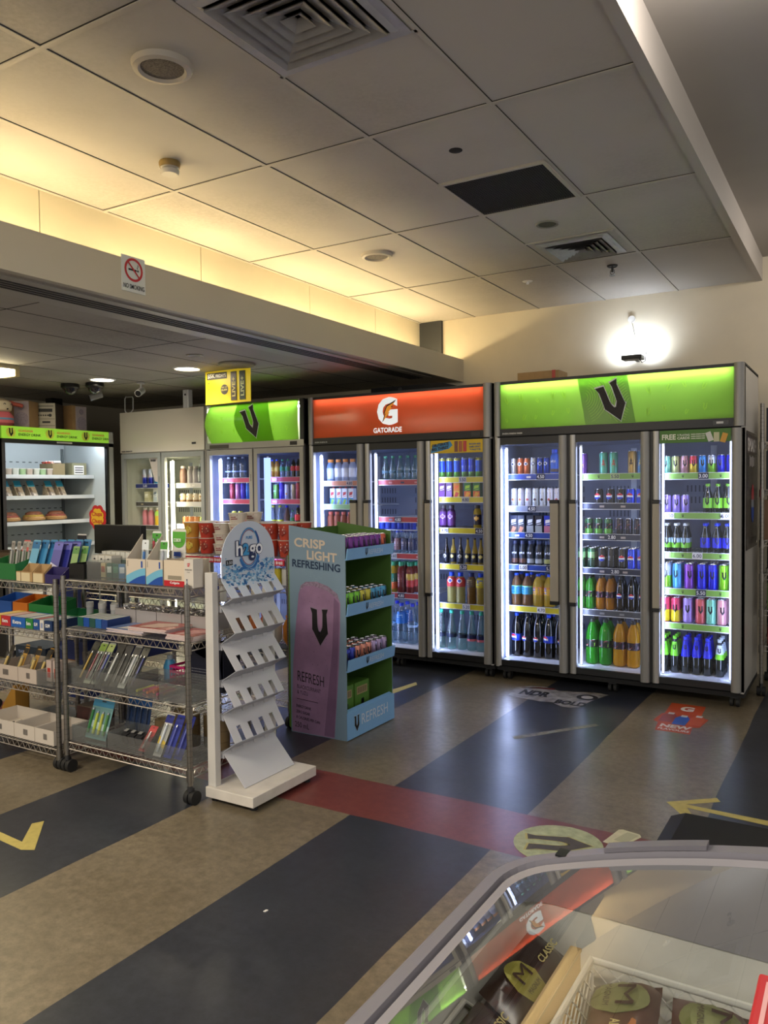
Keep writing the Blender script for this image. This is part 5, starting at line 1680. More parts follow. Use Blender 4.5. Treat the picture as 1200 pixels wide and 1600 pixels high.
# black pouch stack, clear bin, black tub, tv screen, lolly sign
xa, xb = rx(135, 880, 2.58), rx(194, 880, 2.58)
tray('storage_bin', 'clear plastic bin on the rack top under the black screen', 'bin', xa, xb, 2.58, 2.80, z, 0.09, M_BIN)
for k in range(5):
    t = thing('small_packet', 'small packet in the rack top clear bin, %s from left' % ORD[k + 1], 'packet', (xa + 0.035 + k * 0.043, 2.66, z + 0.006), 0.2 * k, 'packets in the rack top bin')
    MB().obox((0, 0, 0.035), (0.032, 0.02, 0.07), mat(['#c8b88a', '#2a5a4a', '#1f5a4a', '#3a7ab0', '#b8c0c0'][k], 0.4)).build('pouch', t)
    MB().obox((0, -0.0105, 0.04), (0.024, 0.001, 0.03), mat(['#a8543a', '#d8e0d8', '#4a8a6a', '#e0e8ee', '#6a8ab0'][k], 0.4)).build('pouch_label', t)
for k in range(6):
    t = thing('peg_box', 'small white box behind the clear bin, %s from left' % ORD[k + 1], 'box', (rx(150, 870, 2.86) + k * 0.036 + 0.10, 2.86, z), 0, 'white boxes behind the clear bin')
    MB().box(-0.016, 0.016, -0.03, 0.03, 0, 0.115, mat('#c8c8c0', 0.5)).build('box_body', t)
    MB().box(-0.0162, 0.0162, -0.0305, 0.0305, 0.05, 0.075, mat('#2a5a4a', 0.5)).build('stripe', t)
xa, xb = rx(108, 890, 2.57), rx(131, 890, 2.57)
tray('tub', 'small black plastic tub at the left end of rack top', 'tub', xa, xb, 2.57, 2.68, z, 0.075, M_BLACK)
for k in range(3):
    t = thing('peg_box', 'white hanging box above the black tub, %s from left' % ORD[k + 1], 'box', (rx(126, 880, 2.72) + 0.06 + k * 0.052, 2.79, z), 0, 'white boxes above the black tub')
    MB().box(-0.024, 0.024, -0.03, 0.03, 0, 0.10, mat('#cfccc2', 0.5)).build('box_body', t)
    MB().poly([(-0.008, 0.0), (0.008, 0.0), (0.004, 0.008), (-0.004, 0.008)], (0, -0.031, 0.078), X, Z, M_DKGREY).build('hang_hole', t)
t = packet('white and black peg card pack left of the black screen', 'packet', 'peg_pack', rx(124, 860, 2.84), 2.86, z, 0.075, 0.20, 0.02, 0.0, '#c9c7c2', '#23242c', items=[('#b8b4ae', 0.08, 0.6, 'item')])
xa, xb = rx(132, 845, 2.90), rx(205, 845, 2.90)
t = thing('black_screen', 'flat black screen standing behind the rack top', 'screen', ((xa + xb) / 2, 2.985, 0.0))
MB().box(-(xb - xa) / 2, (xb - xa) / 2, -0.02, 0.02, 1.045, 1.205, M_BLACK).build('screen_panel', t, bevel=0.003)
MB().box(-0.03, 0.03, -0.008, 0.008, 0.003, 1.045, M_DKGREY).box(-0.10, 0.10, -0.025, 0.025, 0.0, 0.004, M_DKGREY).build('stand', t)
xa = rx(140, 815, 2.98)
t = thing('lollipop_sign', 'red and yellow flower shaped lollipop sign above the black screen', 'sign', (xa, 3.035, 1.20))


def flower(rad, z_, m, y_):
    pts = []
    for k in range(64):
        a_ = 2 * math.pi * k / 64
        r_ = rad * (1 + 0.09 * abs(math.sin(4 * a_)) * 1.6 - 0.05)
        pts.append((r_ * math.cos(a_), r_ * math.sin(a_)))
    return MB().prism(pts, (0, y_, z_), X, Z, (0, 0.002, 0), m)


flower(0.068, 0.04, mat('#c3222c', 0.4), 0.0).build('flower_board', t)
flower(0.050, 0.04, mat('#e8b82a', 0.4), -0.0025).build('flower_face', t)
s = MB()
s.text('Chupa', (-0.042, -0.003, 0.042), X, Z, 0.084, 0.032, mat('#c3222c', 0.4), 0.01)
s.text('Chups', (-0.042, -0.003, 0.002), X, Z, 0.084, 0.032, mat('#c3222c', 0.4), 0.01)
s.build('lettering', t)
MB().box(-0.004, 0.004, 0.002, 0.006, -1.197, 0.0, M_WHITE).box(-0.04, 0.04, -0.01, 0.02, -1.20, -1.197, M_WHITE).build('stick', t)

# --- top of the left rack: tray, blue packs, cardboard holders, violet box, green packs
z = ZA[0] + 0.005
tray('display_tray', 'dark green open tray at the left end of the rack top', 'tray', rx(-18, 890, 2.57), rx(24, 890, 2.57), 2.57, 2.76, z, 0.13, mat('#1f6a34', 0.5), front=0.085)
for k in range(4):
    packet('grey pen pack in the dark green tray, %s from left' % ORD[k + 1], 'packet', 'pen_pack', rx(-9 + k * 9, 870, 2.57), 2.66, z + 0.01, 0.030, 0.185, 0.012, 0.15, '#a8a49e', '#8a8680', items=[('#c8c4be', 0.1, 0.7, 'pen')], group='pen packs in the green tray')
packet('pink and grey card pack leaning beside the blue packs', 'packet', 'card_pack', rx(30, 870, 2.78), 2.78, z + 0.005, 0.06, 0.19, 0.01, 0.3, '#c8605e', '#a8a49e')
tray('display_tray', 'cardboard holder with pale label below the blue packs', 'tray', rx(25.5, 895, 2.555), rx(32, 895, 2.555), 2.555, 2.605, z, 0.05, M_CARD, front=0.05, prints=lambda p, x, y, w, h: p.panel((x, y, 0), X, Z, w, h * 0.9, mat('#cfc09a', 0.6)))
for k in range(7):
    t = packet('blue card pack in the slanted row on rack top, %s from left' % ORD[k + 1], 'packet', 'card_pack', rx(38 + k * 7, 860, 2.62) + 0.035, 2.615 + k * 0.024, z + 0.004, 0.062, 0.21, 0.008, 0.30, '#3a86b8' if k else '#6aa8c8', '#2a6a9c', band='#a8d0e0' if k == 0 else None, group='blue card packs on rack top')
tray('display_tray', 'tall brown cardboard holder under the blue packs', 'tray', rx(33, 895, 2.555), rx(50, 895, 2.555), 2.555, 2.605, z, 0.09, M_CARD, front=0.05, prints=lambda p, x, y, w, h: p.panel((x, y, 0), X, Z, w * 0.8, h * 0.9, mat('#cfc09a', 0.6)))
tray('display_tray', 'brown cardboard holder beside the violet packs', 'tray', rx(51.5, 895, 2.555), rx(68, 895, 2.555), 2.555, 2.605, z, 0.09, M_CARD, front=0.05, prints=lambda p, x, y, w, h: p.panel((x, y, 0), X, Z, w * 0.9, h * 0.9, mat('#cfc09a', 0.6)))
for k in range(3):
    packet('violet spotted card pack on rack top, %s from left' % ORD[k + 1], 'packet', 'card_pack', rx(78 + k * 6, 860, 2.63), 2.63 + k * 0.03, z + 0.004, 0.070, 0.205, 0.01, 0.3, '#5a5aa0' if k == 0 else '#2a2f8a', '#6a6ab8', band='#c8c8e0' if k == 0 else None, group='violet card packs')
tray('display_tray', 'dark violet card tray at the right end of left rack', 'tray', rx(70, 895, 2.555), rx(96, 895, 2.555), 2.555, 2.605, z, 0.08, mat('#2a2258', 0.5), front=0.045)
for k in range(2):
    packet('pale green card pack right of violet packs, %s' % ('front one' if k == 0 else 'rear one'), 'packet', 'card_pack', rx(101 + k * 6, 865, 2.64) + 0.008, 2.66 + k * 0.03, z + 0.004, 0.050, 0.18, 0.01, 0.28, '#8aa86a', '#5a8a4a', band='#d8d8b8')

# --- second shelf of the left rack: gum boxes
z = ZA[1] + 0.005
names = [('#c8a02a', 'yellow'), ('#b02a34', 'red'), ('#1c5aa8', 'bright blue'), ('#2a7a3a', 'green'), ('#1c4a8a', 'blue crested'), ('#d0ccc4', 'white striped'), ('#17305a', 'navy')]
us = [-12, 2, 17, 40, 52, 62, 69, 82]
for k, (c_, n_) in enumerate(names):
    xa, xb = rx(us[k], 970, 2.56), rx(us[k + 1] - 1, 970, 2.56)
    t = thing('gum_box', '%s gum box, %s in the front row of the left rack' % (n_, ORD[k + 1]), 'box', ((xa + xb) / 2, 2.64, z))
    w = xb - xa
    MB().box(-w / 2, w / 2, -0.08, 0.08, 0, 0.052, mat(c_, 0.4)).build('box_body', t)
    s = MB()
    if w > 0.045:
        s.text('Extra' if k < 4 else 'GUM', (-w * 0.35, -0.0806, 0.018), X, Z, w * 0.6, 0.018, mat('#e4e4e4', 0.5), 0.03)
    else:
        s.panel((-w * 0.3, -0.0806, 0.012), X, Z, w * 0.6, 0.026, mat('#8a94b0', 0.5))
    s.panel((-w * 0.45, -0.07, 0.0526), X, Y, w * 0.9, 0.13, mat(['#d8b86a', '#c8a8a0', '#c8c4c0', '#c8d0d0', '#b86a6a', '#b8c8c8', '#9aa8b0'][k], 0.5))
    s.build('print', t)
for k, (u0, u1, c_, n_) in enumerate(((-10, 19, '#1f4f9a', 'blue'), (20, 44, '#c8701c', 'orange'), (45, 86, '#1f7a3a', 'green'), (88, 128, '#2a7a4a', 'long green'))):
    y_ = 2.76
    xa, xb = rx(u0, 950, y_), rx(u1 - 1, 950, y_)
    if xb > -3.46 and xa < -3.44: xb = min(xb, -3.475)
    if xb - xa < 0.03: continue
    tray('display_tray', '%s open lidded tray behind the gum boxes' % n_, 'tray', xa, xb, y_, 2.90, z, 0.115 if k < 3 else 0.06, mat(c_, 0.5), front=0.085 if k < 3 else 0.045)
tray('cardboard_tray', 'brown cardboard tray behind the blue tray on left rack', 'tray', rx(-20, 930, 3.1), rx(32, 930, 3.1), 3.08, 3.30, 0.905, 0.10, mat('#4a3a26', 0.8))
# --- second shelf of the right rack
z = ZB[1] + 0.005
for k in range(5):
    y_ = 2.62 + 0.0 * k
    t = thing('gum_box', 'small dark green and white box by the rack post, %s from left' % ORD[k + 1], 'box', (-3.352 + k * 0.0445, 2.675, z), 0, 'small boxes behind the rack post')
    MB().box(-0.021, 0.021, -0.07, 0.07, 0, 0.045, mat(['#1f5a4a', '#1c4a9a', '#1f4a44', '#245a9a', '#1c3a7a'][k], 0.4)).build('box_body', t)
    MB().box(-0.018, 0.018, -0.066, 0.066, 0.045, 0.0458, mat('#c0c4c0', 0.5)).build('box_top', t)
for k in range(6):
    t = thing('pill_bottle', 'white capped small tub on the second rack shelf, %s from left' % ORD[k + 1], 'tub', (rx(137 + k * 9.5, 955, 2.82), 2.835 + (k % 2) * 0.045, z), 0, 'white capped tubs')
    MB().cyl((0, 0, 0), (0, 0, 0.05), 0.018, mat('#c4c6c4', 0.4), 14).build('tub_body', t)
    MB().cyl((0, 0, 0.05), (0, 0, 0.078), 0.020, mat('#dcdad4', 0.4), 14).build('cap', t)
for k, (u0, u1) in enumerate(((180, 213), (213, 245), (245, 284), (284, 322))):
    xa, xb = rx(u0, 970, 2.76), rx(u1 - 1, 970, 2.76)
    if xb > -2.53: xb = -2.535
    tray('grey_bin', 'grey bin heaped with silver trinkets, %s from left' % ORD[k + 1], 'bin', xa, xb, 2.76, 2.92, z, 0.075, mat('#a8a2a0', 0.4), group='grey bins of silver trinkets')
    w = xb - xa
    hp_ = MB(); ms = mat('#c9c7c8', 0.25, 0.8)
    for q in range(46):
        px_, py_, pz_ = R.uniform(-w / 2 + 0.02, w / 2 - 0.02), R.uniform(-0.058, 0.058), 0.07 + R.uniform(-0.02, 0.018)
        hp_.obox((px_, py_, pz_), (0.022, 0.010, 0.003), ms, R.uniform(0, 3), R.uniform(-0.7, 0.7), R.uniform(-0.7, 0.7))
    hp_.build('silver_trinkets', None, ((xa + xb) / 2, 2.84, z), label='heap of shiny silver wrapped trinkets in grey bin, %s from left' % ORD[k + 1], cat='trinkets', kind='stuff')
# magazines
mags = [(165, 226, '#6a7fb0', '#d8d4d0', 'blue white'), (200, 262, '#a84a44', '#d8b8a8', 'red fan patterned'), (258, 330, '#a04848', '#c88a88', 'dark pink')]
for k, (u0, u1, c_, c2, n_) in enumerate(mags):
    xa, xb = rx(u0, 990, 2.57), min(rx(u1, 990, 2.57), -2.535)
    for q in range(4 if k == 2 else 3):
        t = thing('magazine', '%s envelope pack flat on second rack shelf, %s from bottom' % (n_, ORD[q + 1]), 'packet', ((xa + xb) / 2 + R.uniform(-0.008, 0.008), 2.65, z + q * 0.0062 + (0.02 if k == 1 else 0)), R.uniform(-0.05, 0.05), '%s packs on the second shelf' % n_)
        w = xb - xa - 0.02
        MB().box(-w / 2, w / 2, -0.085, 0.085, 0, 0.0055, mat('#c8b8b4', 0.4)).build('pages', t)
        s = MB().box(-w / 2, w / 2, -0.085, 0.085, 0.0055, 0.0061, mat(c_, 0.25))
        s.poly([(-0.3, -0.4), (0.1, -0.35), (0.4, 0.1), (0.2, 0.4), (-0.2, 0.2)], (0, 0, 0.0062), X * w, Y * 0.17, mat(c2, 0.3), 0.0004)
        s.build('cover', t)
# --- third shelves
z = ZB[2] + 0.005
xs = [rx(112, 1070, 2.56), rx(150, 1070, 2.56), rx(212, 1070, 2.56), rx(286, 1070, 2.56)]
xs = [-3.37, -3.20, -2.97, -2.76, -2.575]
for k in range(4):
    tray('storage_bin', 'clear plastic bin on the third rack shelf, %s from left' % ORD[k + 1], 'bin', xs[k] + 0.004, xs[k + 1] - 0.004, 2.555, 2.76, z, 0.085, M_BIN, group='clear bins on the third shelf')
for k, (x_, cc, tt, its, n_) in enumerate([(-3.3365, '#1c1c1c', '#3a3a30', [('#c8a02a', 0.1, 0.7, 'razor')], 'black yellow razor'),
                                     (-3.285, '#a9ad9c', '#8aa84a', [('#8a2a3a', 0.1, 0.7, 'pen'), ('#3a3a48', 0.1, 0.7, 'pen')], 'green topped pen'),
                                     (-3.2335, '#8f938a', '#a8b870', [('#5a2a34', 0.1, 0.7, 'pen'), ('#2a3a9a', 0.1, 0.7, 'pen')], 'pale green pen'),
                                     (-3.166, '#2a2a28', '#1c1c1a', [('#d8d8d4', 0.1, 0.72, 'razor')], 'black topped razor'),
                                     (-3.112, '#3a3a38', '#26262a', [('#2a2a2c', 0.1, 0.72, 'razor')], 'grey razor'),
                                     (-3.058, '#c8c8c0', '#3a3a3a', [('#1a1a1e', 0.1, 0.72, 'pen'), ('#d8d8dc', 0.1, 0.72, 'pen')], 'white black pen'),
                                     (-3.004, '#33342e', '#5a5a50', [('#1c1c20', 0.1, 0.72, 'pen'), ('#2a3a8a', 0.1, 0.72, 'pen')], 'dark pen')]):
    packet('%s pack leaning in a clear bin, %s from left' % (n_, ORD[k + 1]), 'packet', 'pen_pack', x_, 2.575 + 0.004 * k, z + 0.012, 0.0475, 0.22, 0.010, 0.60, cc, tt, 0.0, items=its)
for k, c_ in enumerate(('#c8c83a', '#c84a6a', '#d8486a', '#e87a2a', '#d85a2a', '#c8b02a', '#d83a7a', '#e88a3a')):
    t = thing('highlighter', 'bright highlighter pen lying in the third clear bin, %s from left' % ORD[k + 1], 'pen', (-2.945 + k * 0.0225, 2.64 + (k % 3) * 0.02, z + 0.0125), 0.04 * (k % 2), 'highlighters in the third bin')
    MB().cyl((0, -0.045, 0), (0, 0.03, 0), 0.007, mat(c_, 0.4), 10).build('pen_barrel', t)
    MB().cyl((0, 0.03, 0), (0, 0.06, 0), 0.0078, mat('#d8c89a' if k % 2 else c_, 0.4), 10).build('pen_cap', t)
t = thing('display_carton', 'dark navy carton with round cutaway top on third rack shelf', 'carton', (-2.70, 2.85, z))
b = MB()
mn = mat('#101428', 0.5)
b.prism([(-0.12, 0), (0.12, 0), (0.10, 0.13), (0.12, 0.22), (0.07, 0.22), (0.055, 0.175), (0.0, 0.155), (-0.055, 0.175), (-0.07, 0.22), (-0.12, 0.22)], (0, -0.06, 0), X, Z, (0, 0.004, 0), mn)
b.box(-0.12, 0.12, -0.056, 0.06, 0, 0.004, mn).box(-0.12, 0.12, 0.056, 0.06, 0.004, 0.22, mn).box(-0.12, -0.116, -0.056, 0.056, 0.004, 0.2, mn).box(0.116, 0.12, -0.056, 0.056, 0.004, 0.2, mn)
b.build('carton_body', t)
b = MB()
for k in range(7):
    b.marks((-0.09, -0.0605, 0.02 + k * 0.013), X, Z, 0.16, 0.006, mat('#6a6a72', 0.6))
b.build('front_print', t)
t = thing('basket', 'small magenta plastic basket on the third rack shelf', 'basket', (-2.885, 2.85, z))
b = MB(); mp = mat('#c0246a', 0.4)
for zz in (0.0, 0.03, 0.06, 0.085):
    b.box(-0.05, 0.05, -0.055, -0.052, zz, zz + 0.012, mp).box(-0.05, 0.05, 0.052, 0.055, zz, zz + 0.012, mp)
    b.box(-0.05, -0.047, -0.052, 0.052, zz, zz + 0.012, mp).box(0.047, 0.05, -0.052, 0.052, zz, zz + 0.012, mp)
for k in range(6):
    xx = -0.05 + k * 0.0194
    b.box(xx, xx + 0.004, -0.0555, -0.052, 0, 0.097, mp).box(xx, xx + 0.004, 0.052, 0.0555, 0, 0.097, mp)
b.box(-0.05, 0.05, -0.055, 0.055, 0, 0.003, mp)
b.build('basket_body', t)
t = thing('small_bottle', 'small blue plastic bottle behind the magenta basket', 'bottle', (-2.99, 2.85, z))
MB().lathe([(0.03, 0), (0.032, 0.08), (0.02, 0.11)], mat('#4a9ac8', 0.3), 16).build('bottle_body', t)
MB().cyl((0, 0, 0.11), (0, 0, 0.13), 0.014, mat('#c8d8e0', 0.4), 12).build('cap', t)
z = ZA[2] + 0.005
mwc = mat('#b9aca0', 0.6)


def bc(p, x, y, w, h):
    barcode(p, x + w * 0.45, y, h * 0.3, w * 0.2, h * 0.4)


xw = [rx(-14, 1040, 2.56), rx(28, 1040, 2.56), rx(57, 1040, 2.56), rx(82, 1040, 2.56)]
for k in range(2):
    tray('cardboard_tray', 'pale cardboard tray of gold packs, %s from left' % ORD[k + 1], 'tray', xw[k], xw[k + 1] - 0.004, 2.56, 2.80, z, 0.075, mwc, prints=bc, group='pale trays of gold packs')
for k in range(7):
    packet('gold and black blister pack leaning in pale tray, %s from left' % ORD[k + 1], 'packet', 'blister_pack', rx((-7, 4, 15, 22, 34, 42, 50)[k], 1040, 2.56), 2.60 + (k % 2) * 0.045, z + 0.01, 0.034, 0.16, 0.014, 0.45, '#b88a3a' if k % 3 else '#3a342c', '#2a2620', -0.03, items=[('#d8b86a', 0.1, 0.6, 'charger')], group='gold and black packs in pale trays')
tray('storage_bin', 'clear bin of red and white cases beside the pale trays', 'bin', xw[2] + 0.0, xw[3] + 0.0, 2.56, 2.76, z, 0.075, M_BIN)
for k in range(2):
    t = thing('peg_box', 'clear case with red parts in the left rack bin, %s' % ('left one' if k == 0 else 'right one'), 'box', ((xw[2] + 0.03) + k * 0.055, 2.63, z + 0.01))
    MB().box(-0.02, 0.02, -0.02, 0.02, 0.0, 0.11, mat('#b8a8a0', 0.3)).build('box_body', t)
    MB().box(-0.012, 0.012, -0.0206, -0.020, 0.02, 0.07, mat('#a83a30', 0.4)).build('insert', t)
# --- bottom shelves
z = ZB[3] + 0.005
for k, (xa, xb) in enumerate(((-3.37, -3.12), (-3.11, -2.87), (-2.86, -2.575))):
    tray('storage_bin', 'clear plastic bin on the bottom rack shelf, %s from left' % ORD[k + 1], 'bin', xa, xb, 2.555, 2.74, z, 0.08, M_BIN, group='clear bins on the bottom shelf')
packet('battery card with green and yellow cells in the left bottom bin', 'packet', 'battery_pack', -3.255, 2.60, z + 0.012, 0.15, 0.20, 0.014, 0.35, '#7aa8a8', '#3a7a9a', items=[('#1f7a34', 0.12, 0.68, 'battery'), ('#b8c83a', 0.12, 0.62, 'battery'), ('#c8c84a', 0.12, 0.62, 'battery'), ('#4a8a3a', 0.12, 0.62, 'battery')], band='#b8d0d0')
for k in range(4):
    packet('dark blue battery card behind the green one, %s from left' % ORD[k + 1], 'packet', 'battery_pack', -3.20 + k * 0.043, 2.75, z + 0.002, 0.040, 0.20, 0.010, 0.2, '#24447a', '#2a6ab0', items=[('#2a3a5a', 0.1, 0.7, 'battery')], group='dark blue battery cards')
for k in range(15):
    x_, y_ = ((-2.99, 2.80), (-2.90, 2.84), (-2.80, 2.80), (-2.71, 2.85), (-2.61, 2.80))[k % 5]
    if k // 5 == 2 and k % 5 == 0: continue
    t = thing('tape_roll', 'brown packing tape roll, stack %s from left, %s tier, bottom rack shelf' % (ORD[k % 5 + 1], ORD[k // 5 + 1]), 'tape', (x_, y_, z + 0.0515 * (k // 5)), 0, 'packing tape rolls')
    MB().lathe([(0.030, 0), (0.043, 0), (0.043, 0.05), (0.030, 0.05), (0.030, 0.0)], mat('#7a6648', 0.2), 28, top=False, bottom=False).build('tape', t)
    MB().lathe([(0.0275, 0), (0.030, 0), (0.030, 0.05), (0.0275, 0.05), (0.0275, 0)], mat('#a8946a', 0.6), 28, top=False, bottom=False).build('core', t)
for k in range(3):
    t = thing('key_tag', 'black small pack heaped in the middle bottom bin, %s' % ORD[k + 1], 'packet', (-3.075 + k * 0.048, 2.65, z + 0.012), 0.1 * k, 'black packs in the middle bottom bin')
    MB().obox((0, 0, 0.03), (0.038, 0.05, 0.045), mat('#2a2a2c', 0.5, noise=0.4, scale=60), 0, 0.3).build('pack', t)
    MB().obox((0, -0.008, 0.062), (0.02, 0.02, 0.002), mat('#8a8a88', 0.4), 0, 0.3).build('sticker', t)
packet('red and clear tool pack in the middle bottom bin', 'packet', 'tool_pack', -2.915, 2.59, z + 0.010, 0.05, 0.13, 0.010, 0.7, '#b0383a', '#b83c3e', -0.05, items=[('#c8c4c0', 0.1, 0.7, 'tool')])
for k, c_ in enumerate(('#c8c4bc', '#2a3aa8', '#1c2a8a')):
    packet('%s glue stick card in right bottom bin' % ('white', 'bright blue', 'dark blue')[k], 'packet', 'glue_pack', -2.80 + k * 0.058, 2.575 + k * 0.008, z + 0.010, 0.052, 0.20, 0.012, 0.5, c_, '#24308a', -0.06, items=[('#d8dce4' if k == 0 else '#2434a8', 0.1, 0.7, 'glue_stick')], band='#d8b83a' if k == 0 else None)
z = ZA[3] + 0.005
xw = [rx(-30, 1140, 2.56), rx(22, 1140, 2.56), rx(54, 1140, 2.56), rx(84, 1140, 2.56)]
for k in range(3):
    tray('cardboard_tray', 'white cardboard tray with barcode on bottom shelf, %s from left' % ORD[k + 1], 'tray', xw[k] + 0.002, xw[k + 1] - 0.002, 2.56, 2.78, z, 0.075, mat('#c9c0b4', 0.6), prints=bc, group='white barcode trays')
for k in range(6):
    x_ = (xw[k // 2] + xw[k // 2 + 1]) / 2 + (0.028 if k % 2 else -0.028)
    t = thing('tool', 'small black handled tool lying in a white tray, %s from left' % ORD[k + 1], 'tool', (x_, 2.66, z + 0.0135), 1.5 + 0.08 * (k % 3), 'tools in white trays')
    MB().cyl((-0.05, 0, 0), (0.02, 0, 0.004), 0.009, mat('#1f1d20', 0.4), 10).build('handle', t)
    MB().cyl((0.02, 0, 0.004), (0.065, 0, 0.008), 0.003, M_ALU, 8).build('shaft', t)
t = thing('cardboard_box', 'yellow brown slant cut carton on the bottom left shelf', 'box', (rx(24, 1090, 2.86), 2.86, z))
b = MB(); mb_ = mat('#a87a2a', 0.7)
b.prism([(-0.07, 0), (0.06, 0), (0.06, 0.17), (0.045, 0.17), (-0.07, 0.03)], (0, -0.04, 0), X, Z, (0, 0.004, 0), mb_)
b.box(0.056, 0.06, -0.036, 0.05, 0, 0.17, mb_).box(-0.07, 0.06, 0.046, 0.05, 0, 0.12, mb_)
b.build('carton_body', t)
t = thing('storage_box', 'dark reddish box behind white trays on the bottom left shelf', 'box', (-3.57, 2.86, z))
MB().box(-0.09, 0.09, -0.05, 0.05, 0, 0.13, mat('#4a2c26', 0.6, noise=0.4, scale=20)).build('box_body', t)
MB().box(-0.088, 0.088, -0.048, 0.048, 0.13, 0.135, mat('#6a5a4a', 0.6)).build('lid', t)

# --- rear racks
for k, (x_, y_, z_, w_, h_, c_, n_) in enumerate(((-4.09, 3.22, 0.555, 0.24, 0.29, '#2a3f86', 'blue carton with tan hand hole on the rear rack middle shelf'),
                                                 (-4.10, 3.22, 0.155, 0.26, 0.34, '#26397a', 'blue carton on the bottom shelf of the rear rack'),
                                                 (-3.62, 3.24, 0.455, 0.34, 0.24, '#1f2c66', 'dark blue carton below the tagged refill bins'),
                                                 (-4.50, 3.24, 0.155, 0.30, 0.26, '#22303f', 'dark carton at the left of the rear rack bottom shelf'))):
    t = thing('cardboard_box', n_, 'box', (x_, y_, z_))
    MB().box(-w_ / 2, w_ / 2, -0.12, 0.12, 0, h_, mat(c_, 0.55, noise=0.05, scale=9)).build('box_body', t)
    s = MB()
    s.panel((-w_ * 0.1, -0.1208, h_ * 0.45), X, Z, w_ * 0.32, h_ * 0.22, mat('#a8794a', 0.7))
    s.panel((-w_ * 0.05, -0.1214, h_ * 0.50), X, Z, w_ * 0.18, h_ * 0.10, mat('#2a2320', 0.7))
    s.text('TABLE', (-w_ * 0.4, -0.1208, h_ * 0.82), X, Z, w_ * 0.3, h_ * 0.07, mat('#9aa8d0', 0.5), 0.02)
    s.build('front_print', t)
for k, (xa, xb, c_, tx, lab) in enumerate(((-3.88, -3.62, '#20262a', 'A5 REFILLS', 'dark bin tagged A5 REFILLS on the rear rack'), (-3.56, -3.43, '#a08a8a', 'REFILLS', 'pink bin with paper tag on the rear rack'), (-3.42, -3.13, '#8a8690', 'A5 REFILLS', 'clear grey bin tagged A5 REFILLS on the rear rack'))):
    tray('refill_bin', lab, 'bin', xa, xb, 3.08, 3.28, 0.805, 0.075, mat(c_, 0.4), prints=lambda p, x, y, w, h: (p.panel((x + w * 0.25, y - 0.001, h * 0.35), X, Z, w * 0.55, h * 0.5, mat('#d8ccb8', 0.6)), p.text(tx, (x + w * 0.29, y - 0.0016, h * 0.5), X, Z, w * 0.47, h * 0.18, M_DKGREY, 0.02)))
for k in range(3):
    t = thing('storage_jar', 'white and navy tub on the noodle rack, %s from left' % ORD[k + 1], 'tub', (-2.985 + k * 0.045, 3.14, 0.805), 0, 'white navy tubs')
    MB().cyl((0, 0, 0), (0, 0, 0.10), 0.02, mat('#d0d0cc' if k != 1 else '#24389a', 0.4), 14).build('tub_body', t)
    MB().cyl((0, 0, 0.10), (0, 0, 0.118), 0.0205, M_WHITE, 14).build('cap', t)


# noodle cups
def cup_kind(key, desc, r0, r1, h, col, lid, txt=None, tcol='#e8e0d0', disc=None):
    b = MB().lathe([(r0, 0), (r1, h - 0.006), (r1 * 1.05, h - 0.004)], mat(col, 0.4), 20)
    lab = MB()
    rm = (r0 + r1) / 2 + 0.002
    if disc:
        lab.disc_wrap(rm, h * 0.5, h * 0.28, [(-1, 1, mat(disc, 0.4))], 0.002)
    if txt:
        for k in range(3):
            lab.wrap([[(-0.8, 0.2 - k * 0.35), (0.6 - 0.3 * (k % 2), 0.25 - k * 0.35), (0.6 - 0.3 * (k % 2), 0.42 - k * 0.35), (-0.8, 0.36 - k * 0.35)]], rm, h * 0.62, r0 * 0.7, h * 0.5, mat(txt, 0.4), lift=0.0028)
    l = MB().lathe([(r1 * 1.05, h - 0.004), (r1 * 1.06, h - 0.001), (r1 * 0.98, h)], mat(lid, 0.35), 20)
    parts = [('cup_body', b.mesh('cup_body')), ('lid', l.mesh('lid'))]
    if lab.f: parts.append(('cup_label', lab.mesh('cup_label')))
    KINDS[key] = ('noodle_cup', 'noodle cup', desc, parts, r1)


cup_kind('n_yel', 'yellow noodle cup', 0.040, 0.052, 0.098, '#c8923a', '#d8d0c8', '#8a3a22', disc='#d8c04a')
cup_kind('n_red', 'red noodle cup', 0.040, 0.052, 0.098, '#b83a2c', '#d8d0c8', '#e8c8a0', disc='#8a2a1c')
cup_kind('n_bowl', 'white noodle bowl', 0.044, 0.056, 0.064, '#cfc6ba', '#dcd6cc', '#8a2a34')
cup_kind('n_big', 'big red shrimp noodle cup', 0.044, 0.056, 0.100, '#b0402e', '#cfc6ba', '#e8e0d8', disc='#8a2a22')
zN = 0.990
pos = [('n_yel', 2), ('n_red', 2), ('n_bowl', 3), ('n_bowl', 4), ('n_big', 2), ('n_big', 2), ('n_big', 2)]
for r_ in range(2):
    for i, (key, n) in enumerate(pos):
        hh_ = {'n_bowl': 0.0645, 'n_big': 0.1005}.get(key, 0.0985)
        for q in range(n):
            lab = '%s, stack %s from left, %s tier, %s row of noodle rack' % (KINDS[key][2], ORD[i + 1], ORD[q + 1], 'rear' if r_ else 'front')
            place(key, (-3.70 + 0.128 * i, 3.74 + r_ * 0.15, zN + q * hh_), R.uniform(-0.3, 0.3) + 0.25, lab, 'noodle cups on the noodle rack')
s = MB().box(-3.78, -2.88, 3.640, 3.648, 0.945, 0.978, mat('#b82a3a', 0.4))
for x_ in (-3.5, -3.2, -3.02):
    s.marks((x_, 3.6395, 0.953), X, Z, 0.13, 0.018, mat('#e8d0d4', 0.5), 0.02)
s.build('price_strip', label='red price strip clipped under the noodle cups', cat='price strip')
